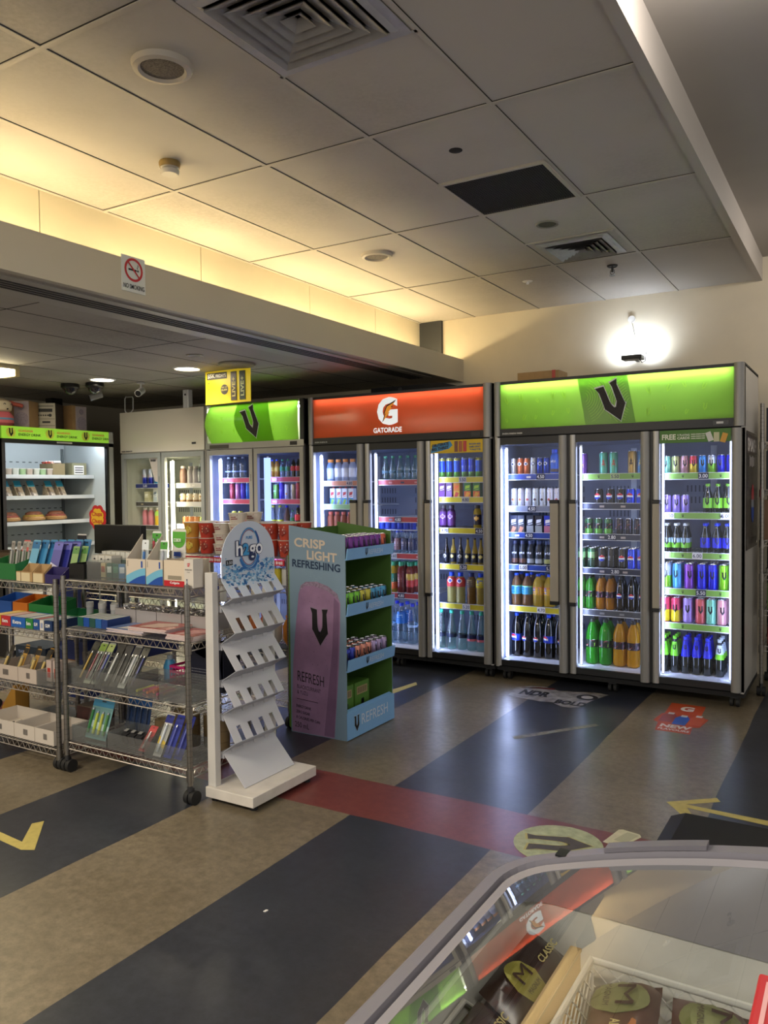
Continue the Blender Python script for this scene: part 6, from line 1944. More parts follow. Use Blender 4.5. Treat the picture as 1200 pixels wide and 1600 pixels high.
for k, c_ in enumerate(('#c8b83a', '#c8b83a', '#d87a2a', '#3a5ac8', '#d8782a', '#c8b83a', '#d8d8d4')):
    t = thing('drink_can', 'small coloured can below the noodle cups, %s from left' % ORD[k + 1], 'can', (-3.28 + k * 0.058, 3.72, 0.825), 0, 'cans below the noodle cups')
    MB().cyl((0, 0, 0), (0, 0, 0.095), 0.024, mat(c_, 0.3, 0.3), 16).build('can_body', t)
    MB().cyl((0, 0, 0.095), (0, 0, 0.10), 0.020, M_ALU, 16).build('lid', t)
for k, c_ in enumerate(('#c8c4bc', '#a87a5a', '#d8782a', '#c86a4a', '#c8c4bc', '#d8862a')):
    t = thing('snack_bag', 'snack bag on the low noodle rack shelf, %s from left' % ORD[k + 1], 'bag', (-3.42 + k * 0.095, 3.76, 0.455), 0.1, 'snack bags on the noodle rack')
    MB().lathe([(0.012, 0.0), (0.036, 0.04), (0.038, 0.12), (0.012, 0.17)], mat(c_, 0.3), 14).build('bag_body', t)
    MB().box(-0.022, 0.022, -0.001, 0.001, 0.165, 0.182, mat(c_, 0.3)).build('seal', t)

# ------------------------------------------------------------------ white h2go flyer stand
WX, WY0, WY1 = -2.475, 2.665, 3.02
t = thing('display_stand', 'white metal stand with slotted shelves and round h2go header', 'display stand', (0, 0, 0))
MW = mat('#c9c9cc', 0.38, noise=0.02, scale=5)
b = MB()
b.box(-2.521, -2.245, 2.60, 3.06, 0.022, 0.068, mat('#d6d0c6', 0.5, noise=0.08, scale=14))
b.build('base', t, bevel=0.003)
for x_ in (-2.495, -2.275):
    for y_ in (2.64, 3.02):
        MB().cyl((x_, y_, 0), (x_, y_, 0.022), 0.018, M_RUBBER, 14).build('foot', t)
for y_ in (2.635, 3.028):
    MB().box(-2.520, -2.475, y_ - 0.018, y_ + 0.018, 0.068, 1.025, mat('#cfccc6', 0.45)).build('post', t, bevel=0.002)
prof = [(-2.470, 0.873), (-2.390, 0.756), (-2.474, 0.702), (-2.388, 0.588), (-2.474, 0.535), (-2.400, 0.425), (-2.472, 0.384), (-2.400, 0.262), (-2.474, 0.212), (-2.345, 0.071)]
W_ = WY1 - WY0


def slotted(pa, pb, name, slots=True, tabs=True):
    """sloping sheet from back top pa to front lip pb with four slots near the lip"""
    m_ = MB()
    A = Vector((pa[0], WY0, pa[1])); Bv = Vector((pb[0], WY0, pb[1]))
    d = Bv - A; n = Vector((-d.z, 0, d.x)).normalized() * -0.0025
    if not slots:
        m_.prism([(0, 0), (W_, 0), (W_, 1), (0, 1)], A, Y, d, n, MW)
    else:
        f = 0.50
        m_.prism([(0, 0), (W_, 0), (W_, f), (0, f)], A, Y, d, n, MW)
        ns = 4; sw = 0.028
        gap = (W_ - ns * sw) / (ns + 1)
        y_ = 0
        for k in range(ns + 1):
            m_.prism([(y_, f), (y_ + gap, f), (y_ + gap, 1), (y_, 1)], A, Y, d, n, MW)
            y_ += gap + sw
    m_.build(name, t)


lip0 = (-2.398, 0.912)
for i in range(5):
    a_, b_ = prof[2 * i], prof[2 * i + 1]
    slotted(a_, b_, 'slanted_shelf', slots=i < 4)
    top = lip0 if i == 0 else prof[2 * i - 1]
    # folded underside from the lip above back to this shelf
    m_ = MB()
    A = Vector((top[0], WY0, top[1])); Bv = Vector((a_[0], WY0, a_[1])); d = Bv - A
    m_.prism([(0, 0.0), (W_, 0.0), (W_, 1), (0, 1)], A, Y, d, Vector((-d.z, 0, d.x)).normalized() * 0.0025, mat('#a9acb4', 0.45))
    for k in range(4):
        y_ = WY0 + (W_ - 4 * 0.028) / 5 * (k + 1) + 0.028 * k
        m_.box(a_[0] - 0.002, a_[0] + 0.012, y_, y_ + 0.028, a_[1] - 0.012, a_[1] + 0.006, MW)
    m_.build('folded_lip', t)
for i in range(5):
    a_, b_ = prof[2 * i], prof[2 * i + 1]
    MB().box(-2.49, -2.468, WY0, WY1, a_[1] - 0.03, a_[1] + 0.0, MW).build('cross_rail', t)
# header: rounded upright board bending into a sloped skirt with slots
hd = MB()
zc, zr = 1.075, 0.176
cy = (WY0 + WY1) / 2 ; hw = W_ / 2 + 0.008
arch = [(-hw, 0.985)] + [(-hw * math.cos(math.pi * k / 20), zc + 0.172 * math.sin(math.pi * k / 20)) for k in range(21)] + [(hw, 0.985)]
MH = mat('#c7d0de', 0.35)
hd.prism(arch, (-2.455, cy, 0), Y, Z, (-0.003, 0, 0), MH)
A = Vector((-2.455, cy - hw, 0.985)); d = Vector((lip0[0] + 2.455, 0, lip0[1] - 0.985)); n = Vector((-d.z, 0, d.x)).normalized() * -0.0025
hd.prism([(0, 0), (2 * hw, 0), (2 * hw, 0.42), (0, 0.42)], A, Y, d, n, MH)
gap = (2 * hw - 4 * 0.028) / 5; y_ = 0
for k in range(5):
    hd.prism([(y_, 0.42), (y_ + gap, 0.42), (y_ + gap, 1), (y_, 1)], A, Y, d, n, MH)
    y_ += gap + 0.028
ho = hd.build('header_board', t)
# printed artwork: splash, ring, letters
s = MB(); xo = -2.4545
sp = [mat('#8fb8d8', 0.35), mat('#5a98c8', 0.35), mat('#b8d4e8', 0.35), mat('#2f6aa8', 0.35)]
for k in range(240):
    yy_ = R.uniform(-hw * 0.93, hw * 0.93)
    zt = 0.985 + 0.02 + abs(yy_) * 0.22 + R.uniform(0, 0.045)
    zz = R.uniform(0.988, zt)
    r_ = R.uniform(0.004, 0.014)
    nn = R.randint(4, 6); a0 = R.uniform(0, 3)
    pts = [(yy_ + r_ * R.uniform(0.6, 1.3) * math.cos(a0 + 2 * math.pi * q / nn), zz + r_ * R.uniform(0.4, 0.9) * math.sin(a0 + 2 * math.pi * q / nn)) for q in range(nn)]
    s.poly(pts, (xo + 0.0003 + k * 0.000002, cy, 0), Y, Z, sp[k % 4])
dn_ = d.normalized()
for k in range(90):
    yy_ = R.uniform(0.02, 2 * hw - 0.02); ff = R.uniform(0.0, 0.38); r_ = R.uniform(0.004, 0.012)
    nn = 5
    pts = [(yy_ + r_ * R.uniform(0.6, 1.3) * math.cos(2 * math.pi * q / nn), ff * d.length + r_ * R.uniform(0.4, 1) * math.sin(2 * math.pi * q / nn)) for q in range(nn)]
    s.poly(pts, A - n.normalized() * 0.0006 , Y, dn_, sp[k % 4])


def ring(mb, cy_, cz_, ra, rb, w_, m_, a0, a1, lift):
    k_ = 26
    for q in range(k_):
        t0 = a0 + (a1 - a0) * q / k_; t1 = a0 + (a1 - a0) * (q + 1) / k_
        mb.poly([(cy_ + ra * math.cos(t0), cz_ + rb * math.sin(t0)), (cy_ + (ra + w_) * math.cos(t0), cz_ + (rb + w_) * math.sin(t0)),
                 (cy_ + (ra + w_) * math.cos(t1), cz_ + (rb + w_) * math.sin(t1)), (cy_ + ra * math.cos(t1), cz_ + rb * math.sin(t1))], (xo + lift, cy, 0), Y, Z, m_)


ring(s, 0.0, 1.125, 0.062, 0.085, 0.007, mat('#3a86c0', 0.35), 0, 6.283, 0.0012)
ring(s, 0.0, 1.125, 0.056, 0.079, 0.004, mat('#8a4a6a', 0.35), 1.0, 5.4, 0.0013)
ring(s, 0.002, 1.118, 0.064, 0.088, 0.014, mat('#2a6ab0', 0.35), 3.6, 5.9, 0.0011)
ring(s, 0.0, 1.125, 0.066, 0.088, 0.010, mat('#24458a', 0.35), 0.2, 0.9, 0.0014)
s.text('PURE', (xo, cy - 0.022, 1.163), Y, Z, 0.046, 0.014, mat('#4a90c4', 0.4), 0.03, 0.002)
for g, mm, bd in ((0.0045, mat('#1c2c5c', 0.4), 0.10), (0.006, mat('#f0f2f6', 0.4), 0.02)):
    q = 0.003 if g < 0.005 else 0.0
    s.text('h', (xo, cy - 0.094 - q, 1.090 - q), Y, Z, 0.044 + 2 * q, 0.068 + 2 * q, mm, bd, g)
    s.text('g', (xo, cy - 0.004 - q, 1.064 - q), Y, Z, 0.046 + 2 * q, 0.072 + 2 * q, mm, bd, g)
    s.text('o', (xo, cy + 0.042 - q, 1.090 - q), Y, Z, 0.048 + 2 * q, 0.049 + 2 * q, mm, bd, g)
s.text('2', (xo, cy - 0.051, 1.087), Y, Z, 0.048, 0.060, mat('#1c2c5c', 0.4), 0.10, 0.0046)
s.text('2', (xo, cy - 0.048, 1.090), Y, Z, 0.042, 0.054, mat('#3a94cc', 0.4), 0.05, 0.0062)
s.text('NATURAL SPRING WATER', (xo, cy - 0.035, 1.020), Y, Z, 0.09, 0.007, mat('#a8d0ec', 0.4), 0.01, 0.004)
s.panel((xo, cy - hw * 0.86, 1.052), Y, Z, 0.045, 0.024, MB_BLACK, 0.002)
s.text('3.50', (xo, cy - hw * 0.86 + 0.004, 1.057), Y, Z, 0.036, 0.014, mat('#c8d0d8', 0.4), 0.02, 0.003)
s.build('header_print', ho)

# ------------------------------------------------------------------ blue REFRESH can display
RX0, RX1, RY0, RY1 = -2.82, -2.435, 3.61, 4.10
t = thing('cardboard_display', 'blue grey cardboard REFRESH display with purple can picture, full of cans', 'display', (0, 0, 0))
MRB = mat('#7b94a8', 0.5, noise=0.03, scale=4)
MRL = mat('#7fb0dc', 0.45)
MRG = mat('#4c7030', 0.55, noise=0.04, scale=6)
side = [(RX0, 0.0), (RX1, 0.0), (RX1, 1.135), (RX0, 1.185)]
b = MB()
b.prism(side, (0, RY0, 0), X, Z, (0, 0.004, 0), MRB)
b.prism(side, (0, RY0 + 0.0042, 0), X, Z, (0, 0.002, 0), MRG)
so = b.build('side_panel', t)
b = MB()
b.prism(side, (0, RY1, 0), X, Z, (0, 0.004, 0), MRB)
b.prism(side, (0, RY1 - 0.0022, 0), X, Z, (0, 0.002, 0), MRG)
b.build('side_panel', t)
MB().box(RX0, RX0 + 0.005, RY0 + 0.006, RY1 - 0.002, 0, 1.16, MRG).build('back_panel', t)
MB().prism([(RX0 - 0.03, 0.02), (RX0, 0.0), (RX0, 1.1), (RX0 - 0.02, 1.02)], (0, RY0 + 0.02, 0), X, Z, (0, 0.003, 0), mat('#5f8a2e', 0.5)).build('back_flap', t)
Ym0, Ym1 = RY0 + 0.006, RY1 - 0.0022
tiers = [(0.998, 1.062), (0.690, 0.757), (0.382, 0.450)]
for z0_, z1_ in tiers:
    MB().box(RX0 + 0.005, RX1, Ym0, Ym1, z0_ + 0.004, z0_ + 0.009, MRG).build('shelf', t)
    l = MB()
    l.prism([(0, z0_), (0.012, z0_), (0.020, z1_), (0.015, z1_), (0.006, z0_ + 0.006), (0, z0_ + 0.006)], (RX1, Ym0 - 0.01, 0), X, Z, (0, Ym1 - Ym0 + 0.02, 0), MRL)
    lo = l.build('front_lip', t)
    s = MB()
    o_ = Vector((RX1 + 0.0125, RY0 + 0.19, z0_ + 0.012)); v_ = (Vector((0.008, 0, z1_ - z0_))).normalized()
    v_shape(s, o_ + Vector((0.0, 0, 0.0)), Y, v_, 0.026, MB_BLACK, 0.0028)
    s.text('REFRESH', o_ + Vector((0.0014, 0.022, 0.006)), Y, v_, 0.155, 0.028, mat('#c8d4e2', 0.4), 0.0, 0.002)
    s.build('lettering', lo)
l = MB()
l.box(RX1 + 0.002, RX1 + 0.007, Ym0 - 0.01, Ym1 + 0.012, 0.005, 0.155, MRL)
l.prism([(0.007, 0.155), (-0.02, 0.165), (-0.02, 0.162), (0.002, 0.152)], (RX1, Ym0 - 0.0, 0), X, Z, (0, Ym1 - Ym0, 0), MRL)
lo = l.build('front_lip', t)
s = MB()
v_shape(s, (RX1 + 0.0078, RY0 + 0.085, 0.036), Y, Z, 0.052, MB_BLACK, 0.001, edge=mat('#c8d4e2', 0.4))
s.text('REFRESH', (RX1 + 0.0078, RY0 + 0.135, 0.062), Y, Z, 0.285, 0.060, mat('#d0dae6', 0.4), 0.0, 0.001)
s.build('lettering', lo)
# picture of the purple can on the side
s = MB(); yy = RY0 - 0.0006
MPU = mat('#967698', 0.45, noise=0.14, scale=9)
fx = lambda f: RX0 + (RX1 - RX0) * f
canp = [(fx(0.02), 0.004), (fx(0.02), 0.16), (fx(0.05), 0.40), (fx(0.11), 0.62), (fx(0.17), 0.80), (fx(0.21), 0.845), (fx(0.30), 0.868), (fx(0.50), 0.872), (fx(0.70), 0.850), (fx(0.86), 0.810), (fx(0.91), 0.760), (fx(0.90), 0.62), (fx(0.87), 0.40), (fx(0.82), 0.18), (fx(0.78), 0.004)]
s.poly(canp, (0, yy, 0), X, Z, MPU)
rimp = canp[4:11] + [(fx(0.86), 0.785), (fx(0.68), 0.825), (fx(0.45), 0.846), (fx(0.28), 0.843), (fx(0.21), 0.82)]
s.poly(rimp, (0, yy - 0.0004, 0), X, Z, mat('#8f7d94', 0.35, noise=0.3, scale=80))
s.poly([(fx(0.60), 0.01), (fx(0.78), 0.01), (fx(0.88), 0.6), (fx(0.89), 0.76), (fx(0.80), 0.79), (fx(0.76), 0.5)], (0, yy - 0.0003, 0), X, Z, mat('#7c5f80', 0.45, noise=0.1, scale=9))
for k in range(70):
    fx_, fz_ = R.uniform(0.2, 0.85), R.uniform(0.3, 0.8)
    r_ = R.uniform(0.0008, 0.0022)
    s.poly([(fx(fx_) - r_, fz_), (fx(fx_), fz_ - r_), (fx(fx_) + r_, fz_), (fx(fx_), fz_ + r_ * 1.6)], (0, yy - 0.0006, 0), X, Z, mat('#3a2a3e' if k % 2 else '#9a86a0', 0.4))
for k in range(45):
    a_ = R.uniform(0.4, 2.7); rr = R.uniform(0.0, 0.10)
    px_, pz_ = fx(0.5) + rr * math.cos(a_), 0.875 + rr * math.sin(a_)
    s.poly([(px_ - 0.001, pz_), (px_, pz_ - 0.001), (px_ + 0.001, pz_), (px_, pz_ + 0.001)], (0, yy, 0), X, Z, mat('#a8c0cc', 0.4))
u_ = X - Z * 0.06
v_shape(s, (fx(0.535), yy, 0.515), u_, Z, 0.120, mat('#0f0d10', 0.5), 0.001, edge=mat('#8f7a94', 0.5))
s.text('REFRESH', (fx(0.13), yy, 0.300), X - Z * 0.09, Z, 0.185, 0.058, mat('#1c1620', 0.5), 0.0, 0.001)
s.text('BLACKCURRANT', (fx(0.12), yy, 0.258), X - Z * 0.09, Z, 0.165, 0.022, mat('#3a2c40', 0.5), 0.0, 0.001)
s.text('& YUZU', (fx(0.12), yy, 0.226), X - Z * 0.09, Z, 0.075, 0.022, mat('#3a2c40', 0.5), 0.0, 0.001)
s.poly([(fx(0.11), 0.198), (fx(0.50), 0.190), (fx(0.50), 0.187), (fx(0.11), 0.195)], (0, yy - 0.001, 0), X, Z, mat('#2a2030', 0.5))
for k, tx in enumerate(('ENERGY DRINK', 'ZERO SUGAR', '8 CALORIES PER CAN')):
    s.text(tx, (fx(0.10), yy, 0.148 - k * 0.032), X - Z * 0.09, Z, (0.105, 0.095, 0.165)[k], 0.016, mat('#2a2030', 0.5), 0.01, 0.001)
s.text('250 mL', (fx(0.07), yy, 0.034), X - Z * 0.07, Z, 0.10, 0.030, mat('#1c1620', 0.5), 0.0, 0.001)
mc = mat('#cdbfae', 0.45)
s.text('CRISP', (fx(0.10), yy, 1.065), X - Z * 0.06, Z, 0.215, 0.052, mc, 0.03, 0.001)
s.text('LIGHT', (fx(0.33), yy, 0.995), X - Z * 0.06, Z, 0.205, 0.052, mc, 0.03, 0.001)
s.text('REFRESHING', (fx(0.06), yy, 0.950), X - Z * 0.06, Z, 0.33, 0.044, mat('#16304f', 0.45), 0.02, 0.001)
s.build('side_print', so)

# cans in the display, turned to face the aisle
tc = lambda k, d, c: can(k, d, 0.0272, 0.115, c, (), ('V', '#141218'), 0.5)
tc('d_purple', 'purple', '#6a2a80'); tc('d_coral', 'orange red', '#c0583c'); tc('d_lime', 'lime green', '#6ab02a'); tc('d_olive', 'yellow green', '#b0a83a')
tc('d_teal', 'teal blue', '#3a84a8'); tc('d_navy', 'navy blue', '#2a3aa0'); tc('d_peach', 'peach orange', '#c8806a'); tc('d_lilac', 'pale lilac', '#9a86ac')
rows = [(0.998 + 0.010, ['d_purple'] * 6 + ['d_purple', 'd_coral'], 'top', 3), (0.690 + 0.010, ['d_lime', 'd_lime', 'd_lime', 'd_olive', 'd_olive', 'd_teal', 'd_teal', 'd_teal'], 'second', 3),
        (0.382 + 0.010, ['d_navy', 'd_navy', 'd_peach', 'd_peach', 'd_peach', 'd_lilac', 'd_lilac', 'd_lilac'], 'third', 3)]
for z_, ks, tn, nr in rows:
    for r_ in range(nr):
        for i, k in enumerate(ks):
            if tn != 'top' and r_ == 2 and i > 5: continue
            kk = 'd_purple' if (k == 'd_coral' and r_) else k
            yy_ = Ym0 + 0.032 + i * 0.0575
            xx_ = RX1 - 0.036 - r_ * 0.062
            lab = '%s can, %s from left, %s row from front, %s tier of blue REFRESH display' % (KINDS[kk][2], ORD[i + 1], ORD[r_ + 1], tn)
            place(kk, (xx_, yy_, z_ ), math.pi / 2 + R.uniform(-0.5, 0.5), lab, 'cans on the %s tier of the display' % tn)
for i, (y_, lab) in enumerate(((3.70, 'left'), (3.865, 'right'))):
    c = thing('drinks_case', 'green cardboard case of cans low in the REFRESH display, %s one' % lab, 'carton', (-2.60, y_, 0.004))
    MB().box(-0.10, 0.10, -0.075, 0.075, 0, 0.27, mat('#4f7a2e', 0.5, noise=0.05, scale=9)).build('case_body', c)
    s = MB()
    s.panel((0.1006, -0.055, 0.20), Y, Z, 0.11, 0.045, mat('#a8946a', 0.6))
    for q in range(9):
        s.panel((0.1012, -0.048 + q * 0.011, 0.206), Y, Z, 0.005, 0.034, mat('#3a3428', 0.6))
    s.panel((0.1006, -0.01, 0.13), Y, Z, 0.03, 0.04, MB_BLACK)
    s.build('case_print', c)

# ------------------------------------------------------------------ open chiller at the left
t = thing('open_chiller', 'tall open fronted food chiller with green energy drink header', 'chiller', (0, 0, 0))
CX0, CX1, CY0, CY1 = -6.85, -6.15, 4.045, 5.19
MCS = mat('#9a9c98', 0.35, 0.3); MCI = mat('#c4cccc', 0.5)
b = MB()
b.box(CX0, CX1, CY1 - 0.035, CY1, 0.0, 1.94, MCS).box(CX0, CX1, CY0, CY0 + 0.02, 0.0, 1.94, M_DKGREY)
b.box(CX0, CX0 + 0.03, CY0 + 0.02, CY1 - 0.035, 0, 1.94, MCS)
b.box(CX0 + 0.03, CX1 - 0.02, CY0 + 0.02, CY1 - 0.035, 1.84, 1.94, M_BLACK)
b.box(CX0 + 0.03, CX1, CY0 + 0.02, CY1 - 0.035, 0.05, 0.50, mat('#c9c5bd', 0.45))
b.build('cabinet', t)
b = MB()
b.box(CX0 + 0.03, CX0 + 0.06, CY0 + 0.02, CY1 - 0.035, 0.5, 1.84, MCI)
b.box(CX0 + 0.06, CX1 - 0.01, CY1 - 0.06, CY1 - 0.035, 0.5, 1.84, MCI).box(CX0 + 0.06, CX1 - 0.01, CY0 + 0.02, CY0 + 0.035, 0.5, 1.84, MCI)
for zz in (0.75, 0.98, 1.22, 1.44, 1.66):
    for k in range(15):
        b.box(CX0 + 0.06, CX0 + 0.062, CY0 + 0.10 + k * 0.066, CY0 + 0.13 + k * 0.066, zz, zz + 0.008, mat('#4a5254', 0.7))
b.box(CX0 + 0.06, CX0 + 0.075, CY1 - 0.10, CY1 - 0.075, 0.5, 1.8, mat('#7a8080', 0.4, 0.5))
b.build('liner', t)
hp = MB().box(CX1 - 0.02, CX1 + 0.004, CY0, CY1, 1.835, 1.94, mat('#86bc34', 0.3, emit=0.22)).build('header_panel', t)
s = MB()
for k in range(3):
    y0_ = CY0 + 0.03 + k * 0.375
    pts = [(y0_ + 0.055 + 0.045 * math.cos(q * 0.4488), 1.888 + 0.042 * math.sin(q * 0.4488)) for q in range(14)]
    s.poly(pts, (CX1 + 0.0045, 0, 0), Y, Z, mat('#c8d84a', 0.4))
    v_shape(s, (CX1 + 0.0048, y0_ + 0.055, 1.852), Y, Z, 0.042, MB_BLACK, 0.001)
    s.text('GUARANA', (CX1 + 0.0045, y0_ + 0.125, 1.894), Y, Z, 0.14, 0.022, mat('#d8884a', 0.4), 0.03)
    s.text('ENERGY DRINK', (CX1 + 0.0045, y0_ + 0.125, 1.862), Y, Z, 0.215, 0.022, mat('#1c2c14', 0.4), 0.02)
s.build('lettering', hp)
b = MB()
b.box(CX1 - 0.06, CX1 + 0.006, CY0, CY1, 1.80, 1.835, M_BLACK).box(CX1 + 0.004, CX1 + 0.014, CY0 + 0.52, CY0 + 0.68, 1.812, 1.826, M_ALU)
b.box(CX1 - 0.03, CX1 + 0.004, CY1 - 0.075, CY1 - 0.05, 0.45, 1.80, M_BLACK).box(CX1 - 0.03, CX1 + 0.006, CY1 - 0.05, CY1 - 0.0, 0.1, 1.94, MCS)
b.box(CX1 - 0.03, CX1 + 0.004, CY0, CY0 + 0.03, 0.45, 1.80, M_DKGREY)
b.build('front_frame', t)
MB().cyl((CX1 - 0.09, CY0 + 0.06, 1.822), (CX1 - 0.09, CY1 - 0.08, 1.822), 0.012, glow('#eaf4ff', 16), 8).build('light_tube', t)
shz = (1.532, 1.346, 1.118, 0.90, 0.68)
for zz in shz:
    m_ = MB()
    m_.box(CX0 + 0.062, CX1 - 0.20, CY0 + 0.04, CY1 - 0.065, zz - 0.010, zz, mat('#b8bcb8', 0.4))
    m_.box(CX1 - 0.204, CX1 - 0.195, CY0 + 0.04, CY1 - 0.065, zz - 0.028, zz + 0.006, mat('#d4dade', 0.35))
    m_.build('shelf', t)
XS = CX1 - 0.29
shz = tuple(q + 0.0012 for q in shz)
cup = lambda c, l: (MB().lathe([(0.026, 0), (0.031, 0.055)], c, 14), MB().cyl((0, 0, 0.055), (0, 0, 0.060), 0.033, l, 14))
for k in range(9):
    c = thing('yoghurt_tub', 'small white yoghurt tub on top chiller shelf, %s from left' % ORD[k + 1], 'tub', (XS + 0.04, 4.13 + k * 0.068, shz[0]), 0, 'yoghurt tubs in the chiller')
    a_, l_ = cup(mat(['#c8ccc0', '#9ab88a', '#b8a89a'][k % 3], 0.4), mat('#dcdedA'.lower(), 0.4)) if False else cup(mat(['#c8ccc0', '#9ab88a', '#b8a89a'][k % 3], 0.4), M_WHITE)
    a_.build('tub_body', c); l_.build('lid', c)
tray('display_tray', 'brown display tray holding red fruit packs in the chiller', 'tray', XS - 0.16, XS + 0.03, 4.72, 4.85, shz[0], 0.11, mat('#8a7a58', 0.7), front=0.11)
for k in range(4):
    c = thing('fruit_pack', 'red and pink food pack leaning out of brown tray, %s from front' % ORD[k + 1], 'packet', (XS + 0.000 - k * 0.042, 4.785, shz[0] + 0.07), 0, 'food packs in the brown tray')
    MB().obox((0, 0, 0.025), (0.014, 0.10, 0.075), mat(['#d8a898', '#c85a44', '#c04a38', '#b84a3a'][k], 0.4), 0, 0, -0.5).build('pouch', c)
    MB().obox((0.006, 0, 0.055), (0.016, 0.07, 0.02), M_WHITE, 0, 0, -0.5).build('seal', c)
tray('display_tray', 'grey green display tray with white label in chiller', 'tray', XS - 0.16, XS + 0.03, 4.93, 5.09, shz[0], 0.12, mat('#8a8668', 0.7))
c = thing('shelf_label', 'white printed label card on the grey green chiller tray', 'label', (XS + 0.035, 5.0, shz[0] + 0.01))
MB().box(0, 0.002, -0.055, 0.055, 0, 0.085, M_WHITE).build('card', c)
s = MB()
for q in range(3):
    s.panel((0.0026, -0.045, 0.015 + q * 0.022), Y, Z, 0.09, 0.009, M_DKGREY)
s.build('print', c)
for k, y_ in enumerate((4.25, 4.37, 4.50, 4.68, 4.80)):
    c = thing('sandwich_pack', 'clear wedge sandwich pack with teal label, %s from left' % ORD[k + 1], 'sandwich', (XS + 0.02, y_, shz[1]), 0, 'sandwich wedges in the chiller')
    MB().prism([(-0.04, 0), (0.05, 0), (-0.03, 0.13)], (0, -0.038, 0), X, Z, (0, 0.075, 0), mat('#a89a86', 0.3, noise=0.4, scale=40)).build('wedge', c)
    MB().prism([(-0.026, 0.135), (0.004, 0.085), (0.006, 0.086), (-0.024, 0.137)], (0, -0.034, 0), X, Z, (0, 0.066, 0), mat('#2a8aa8', 0.4)).build('pack_label', c)
    MB().prism([(0.052, 0.004), (0.054, 0.01), (0.012, 0.075), (0.010, 0.07)], (0, -0.03, 0), X, Z, (0, 0.02, 0), mat('#5a4a3a', 0.4)).build('filling', c)
for k, y_ in enumerate((4.30, 4.55, 4.78)):
    c = thing('filled_roll', 'wrapped ham roll on the third chiller shelf, %s from left' % ORD[k + 1], 'roll', (XS + 0.02, y_, shz[2]), 0, 'wrapped rolls in the chiller')
    c.location.x -= 0.045
    MB().lathe([(0.05, 0.0), (0.098, 0.012), (0.100, 0.03), (0.085, 0.046)], mat('#b08a5a', 0.5, noise=0.2, scale=30), 20).build('bread_base', c)
    MB().lathe([(0.088, 0.042), (0.090, 0.052), (0.070, 0.060)], mat('#a8605a' if k != 1 else '#c8b05a', 0.4, noise=0.5, scale=40), 18).build('filling', c)
    MB().lathe([(0.075, 0.056), (0.070, 0.075), (0.045, 0.088)], mat('#8a5a48', 0.45, noise=0.4, scale=40), 18).build('bread_top', c)

# on top of the chiller
zt = 1.9412


def shelf_speaker(label, y_, rz):
    c = thing('speaker', label, 'speaker', (-6.42, y_, zt), rz)
    MB().box(-0.11, 0.07, -0.085, 0.085, 0, 0.245, mat('#b08a5e', 0.5, noise=0.1, scale=12)).build('cabinet', c)
    MB().box(0.07, 0.078, -0.045, 0.085, 0.004, 0.241, mat('#b8a8ac', 0.5)).build('front_panel', c)
    MB().cyl((0.079, 0.02, 0.085), (0.083, 0.02, 0.085), 0.062, mat('#a89aa6', 0.6, noise=0.3, scale=150), 28).build('woofer', c)
    MB().cyl((0.079, 0.02, 0.19), (0.083, 0.02, 0.19), 0.026, mat('#9c8e98', 0.6, noise=0.3, scale=150), 20).build('tweeter', c)


shelf_speaker('light wood bookshelf speaker on the chiller, right of the stereo', 4.965, 0.12)
shelf_speaker('light wood bookshelf speaker on the chiller, behind the soft toy', 4.44, -1.05)
c = thing('stereo', 'silver grey mini stereo between two wooden speakers on the chiller', 'stereo', (-6.42, 4.70, zt), -0.95)
MB().box(-0.14, 0.08, -0.085, 0.085, 0, 0.245, mat('#3c3a3a', 0.4)).build('case', c)
MB().box(0.08, 0.088, -0.085, 0.085, 0, 0.245, mat('#b4ac9a', 0.4, 0.2)).build('front_panel', c)
s = MB()
for y0_, y1_, z0_, z1_ in ((-0.06, 0.06, 0.165, 0.195), (-0.03, 0.04, 0.065, 0.082), (-0.07, 0.07, 0.215, 0.22), (-0.08, 0.08, 0.04, 0.044), (-0.08, 0.08, 0.10, 0.103)):
    s.box(0.088, 0.090, y0_, y1_, z0_, z1_, M_DKGREY)
s.build('display', c)
for q in range(6):
    MB().cyl((0.088, -0.06 + q * 0.02, 0.135), (0.092, -0.06 + q * 0.02, 0.135), 0.007 if q < 5 else 0.014, M_DKGREY, 10).build('knob', c)
c = thing('soft_toy', 'pink and cream plush toy sitting at the left end of chiller', 'toy', (-6.31, 4.15, zt))
MB().lathe([(0.075, 0.0), (0.105, 0.03), (0.10, 0.09), (0.075, 0.125)], mat('#c8626a', 0.6), 20).build('body', c)
MB().lathe([(0.05, 0.115), (0.085, 0.14), (0.092, 0.175), (0.08, 0.215), (0.03, 0.24)], mat('#cfc0a4', 0.6), 20).build('head', c)
s = MB()
for y_ in (-0.03, 0.035):
    s.tube([(0.09, y_, 0.185), (0.091, y_ + 0.01, 0.195), (0.089, y_ + 0.02, 0.185)], 0.003, M_DKGREY, 5)
s.tube([(0.088, 0.0, 0.15), (0.092, 0.005, 0.145), (0.088, 0.01, 0.15)], 0.006, MB_BLACK, 6)
s.build('face', c)
MB().tube([(0.02, 0.07, 0.21), (0.02, 0.12, 0.20), (0.02, 0.17, 0.195), (0.02, 0.19, 0.19)], 0.018, mat('#b8584a', 0.6), 8).build('arm', c)
MB().lathe([(0.101, 0.05), (0.104, 0.06), (0.101, 0.075)], mat('#5a8ab0', 0.5), 20, top=False, bottom=False).build('belt', c)
t = thing('wall_post', 'black upright post behind the stereo on the left wall', 'post', (-6.95, 5.15, 0))
MB().box(-0.05, 0.05, -0.06, 0.06, 0, ZL, M_BLACK).build('post', t)
MB().box(-0.06, 0.06, -0.07, 0.07, 0, 0.03, M_DKGREY).build('foot', t)

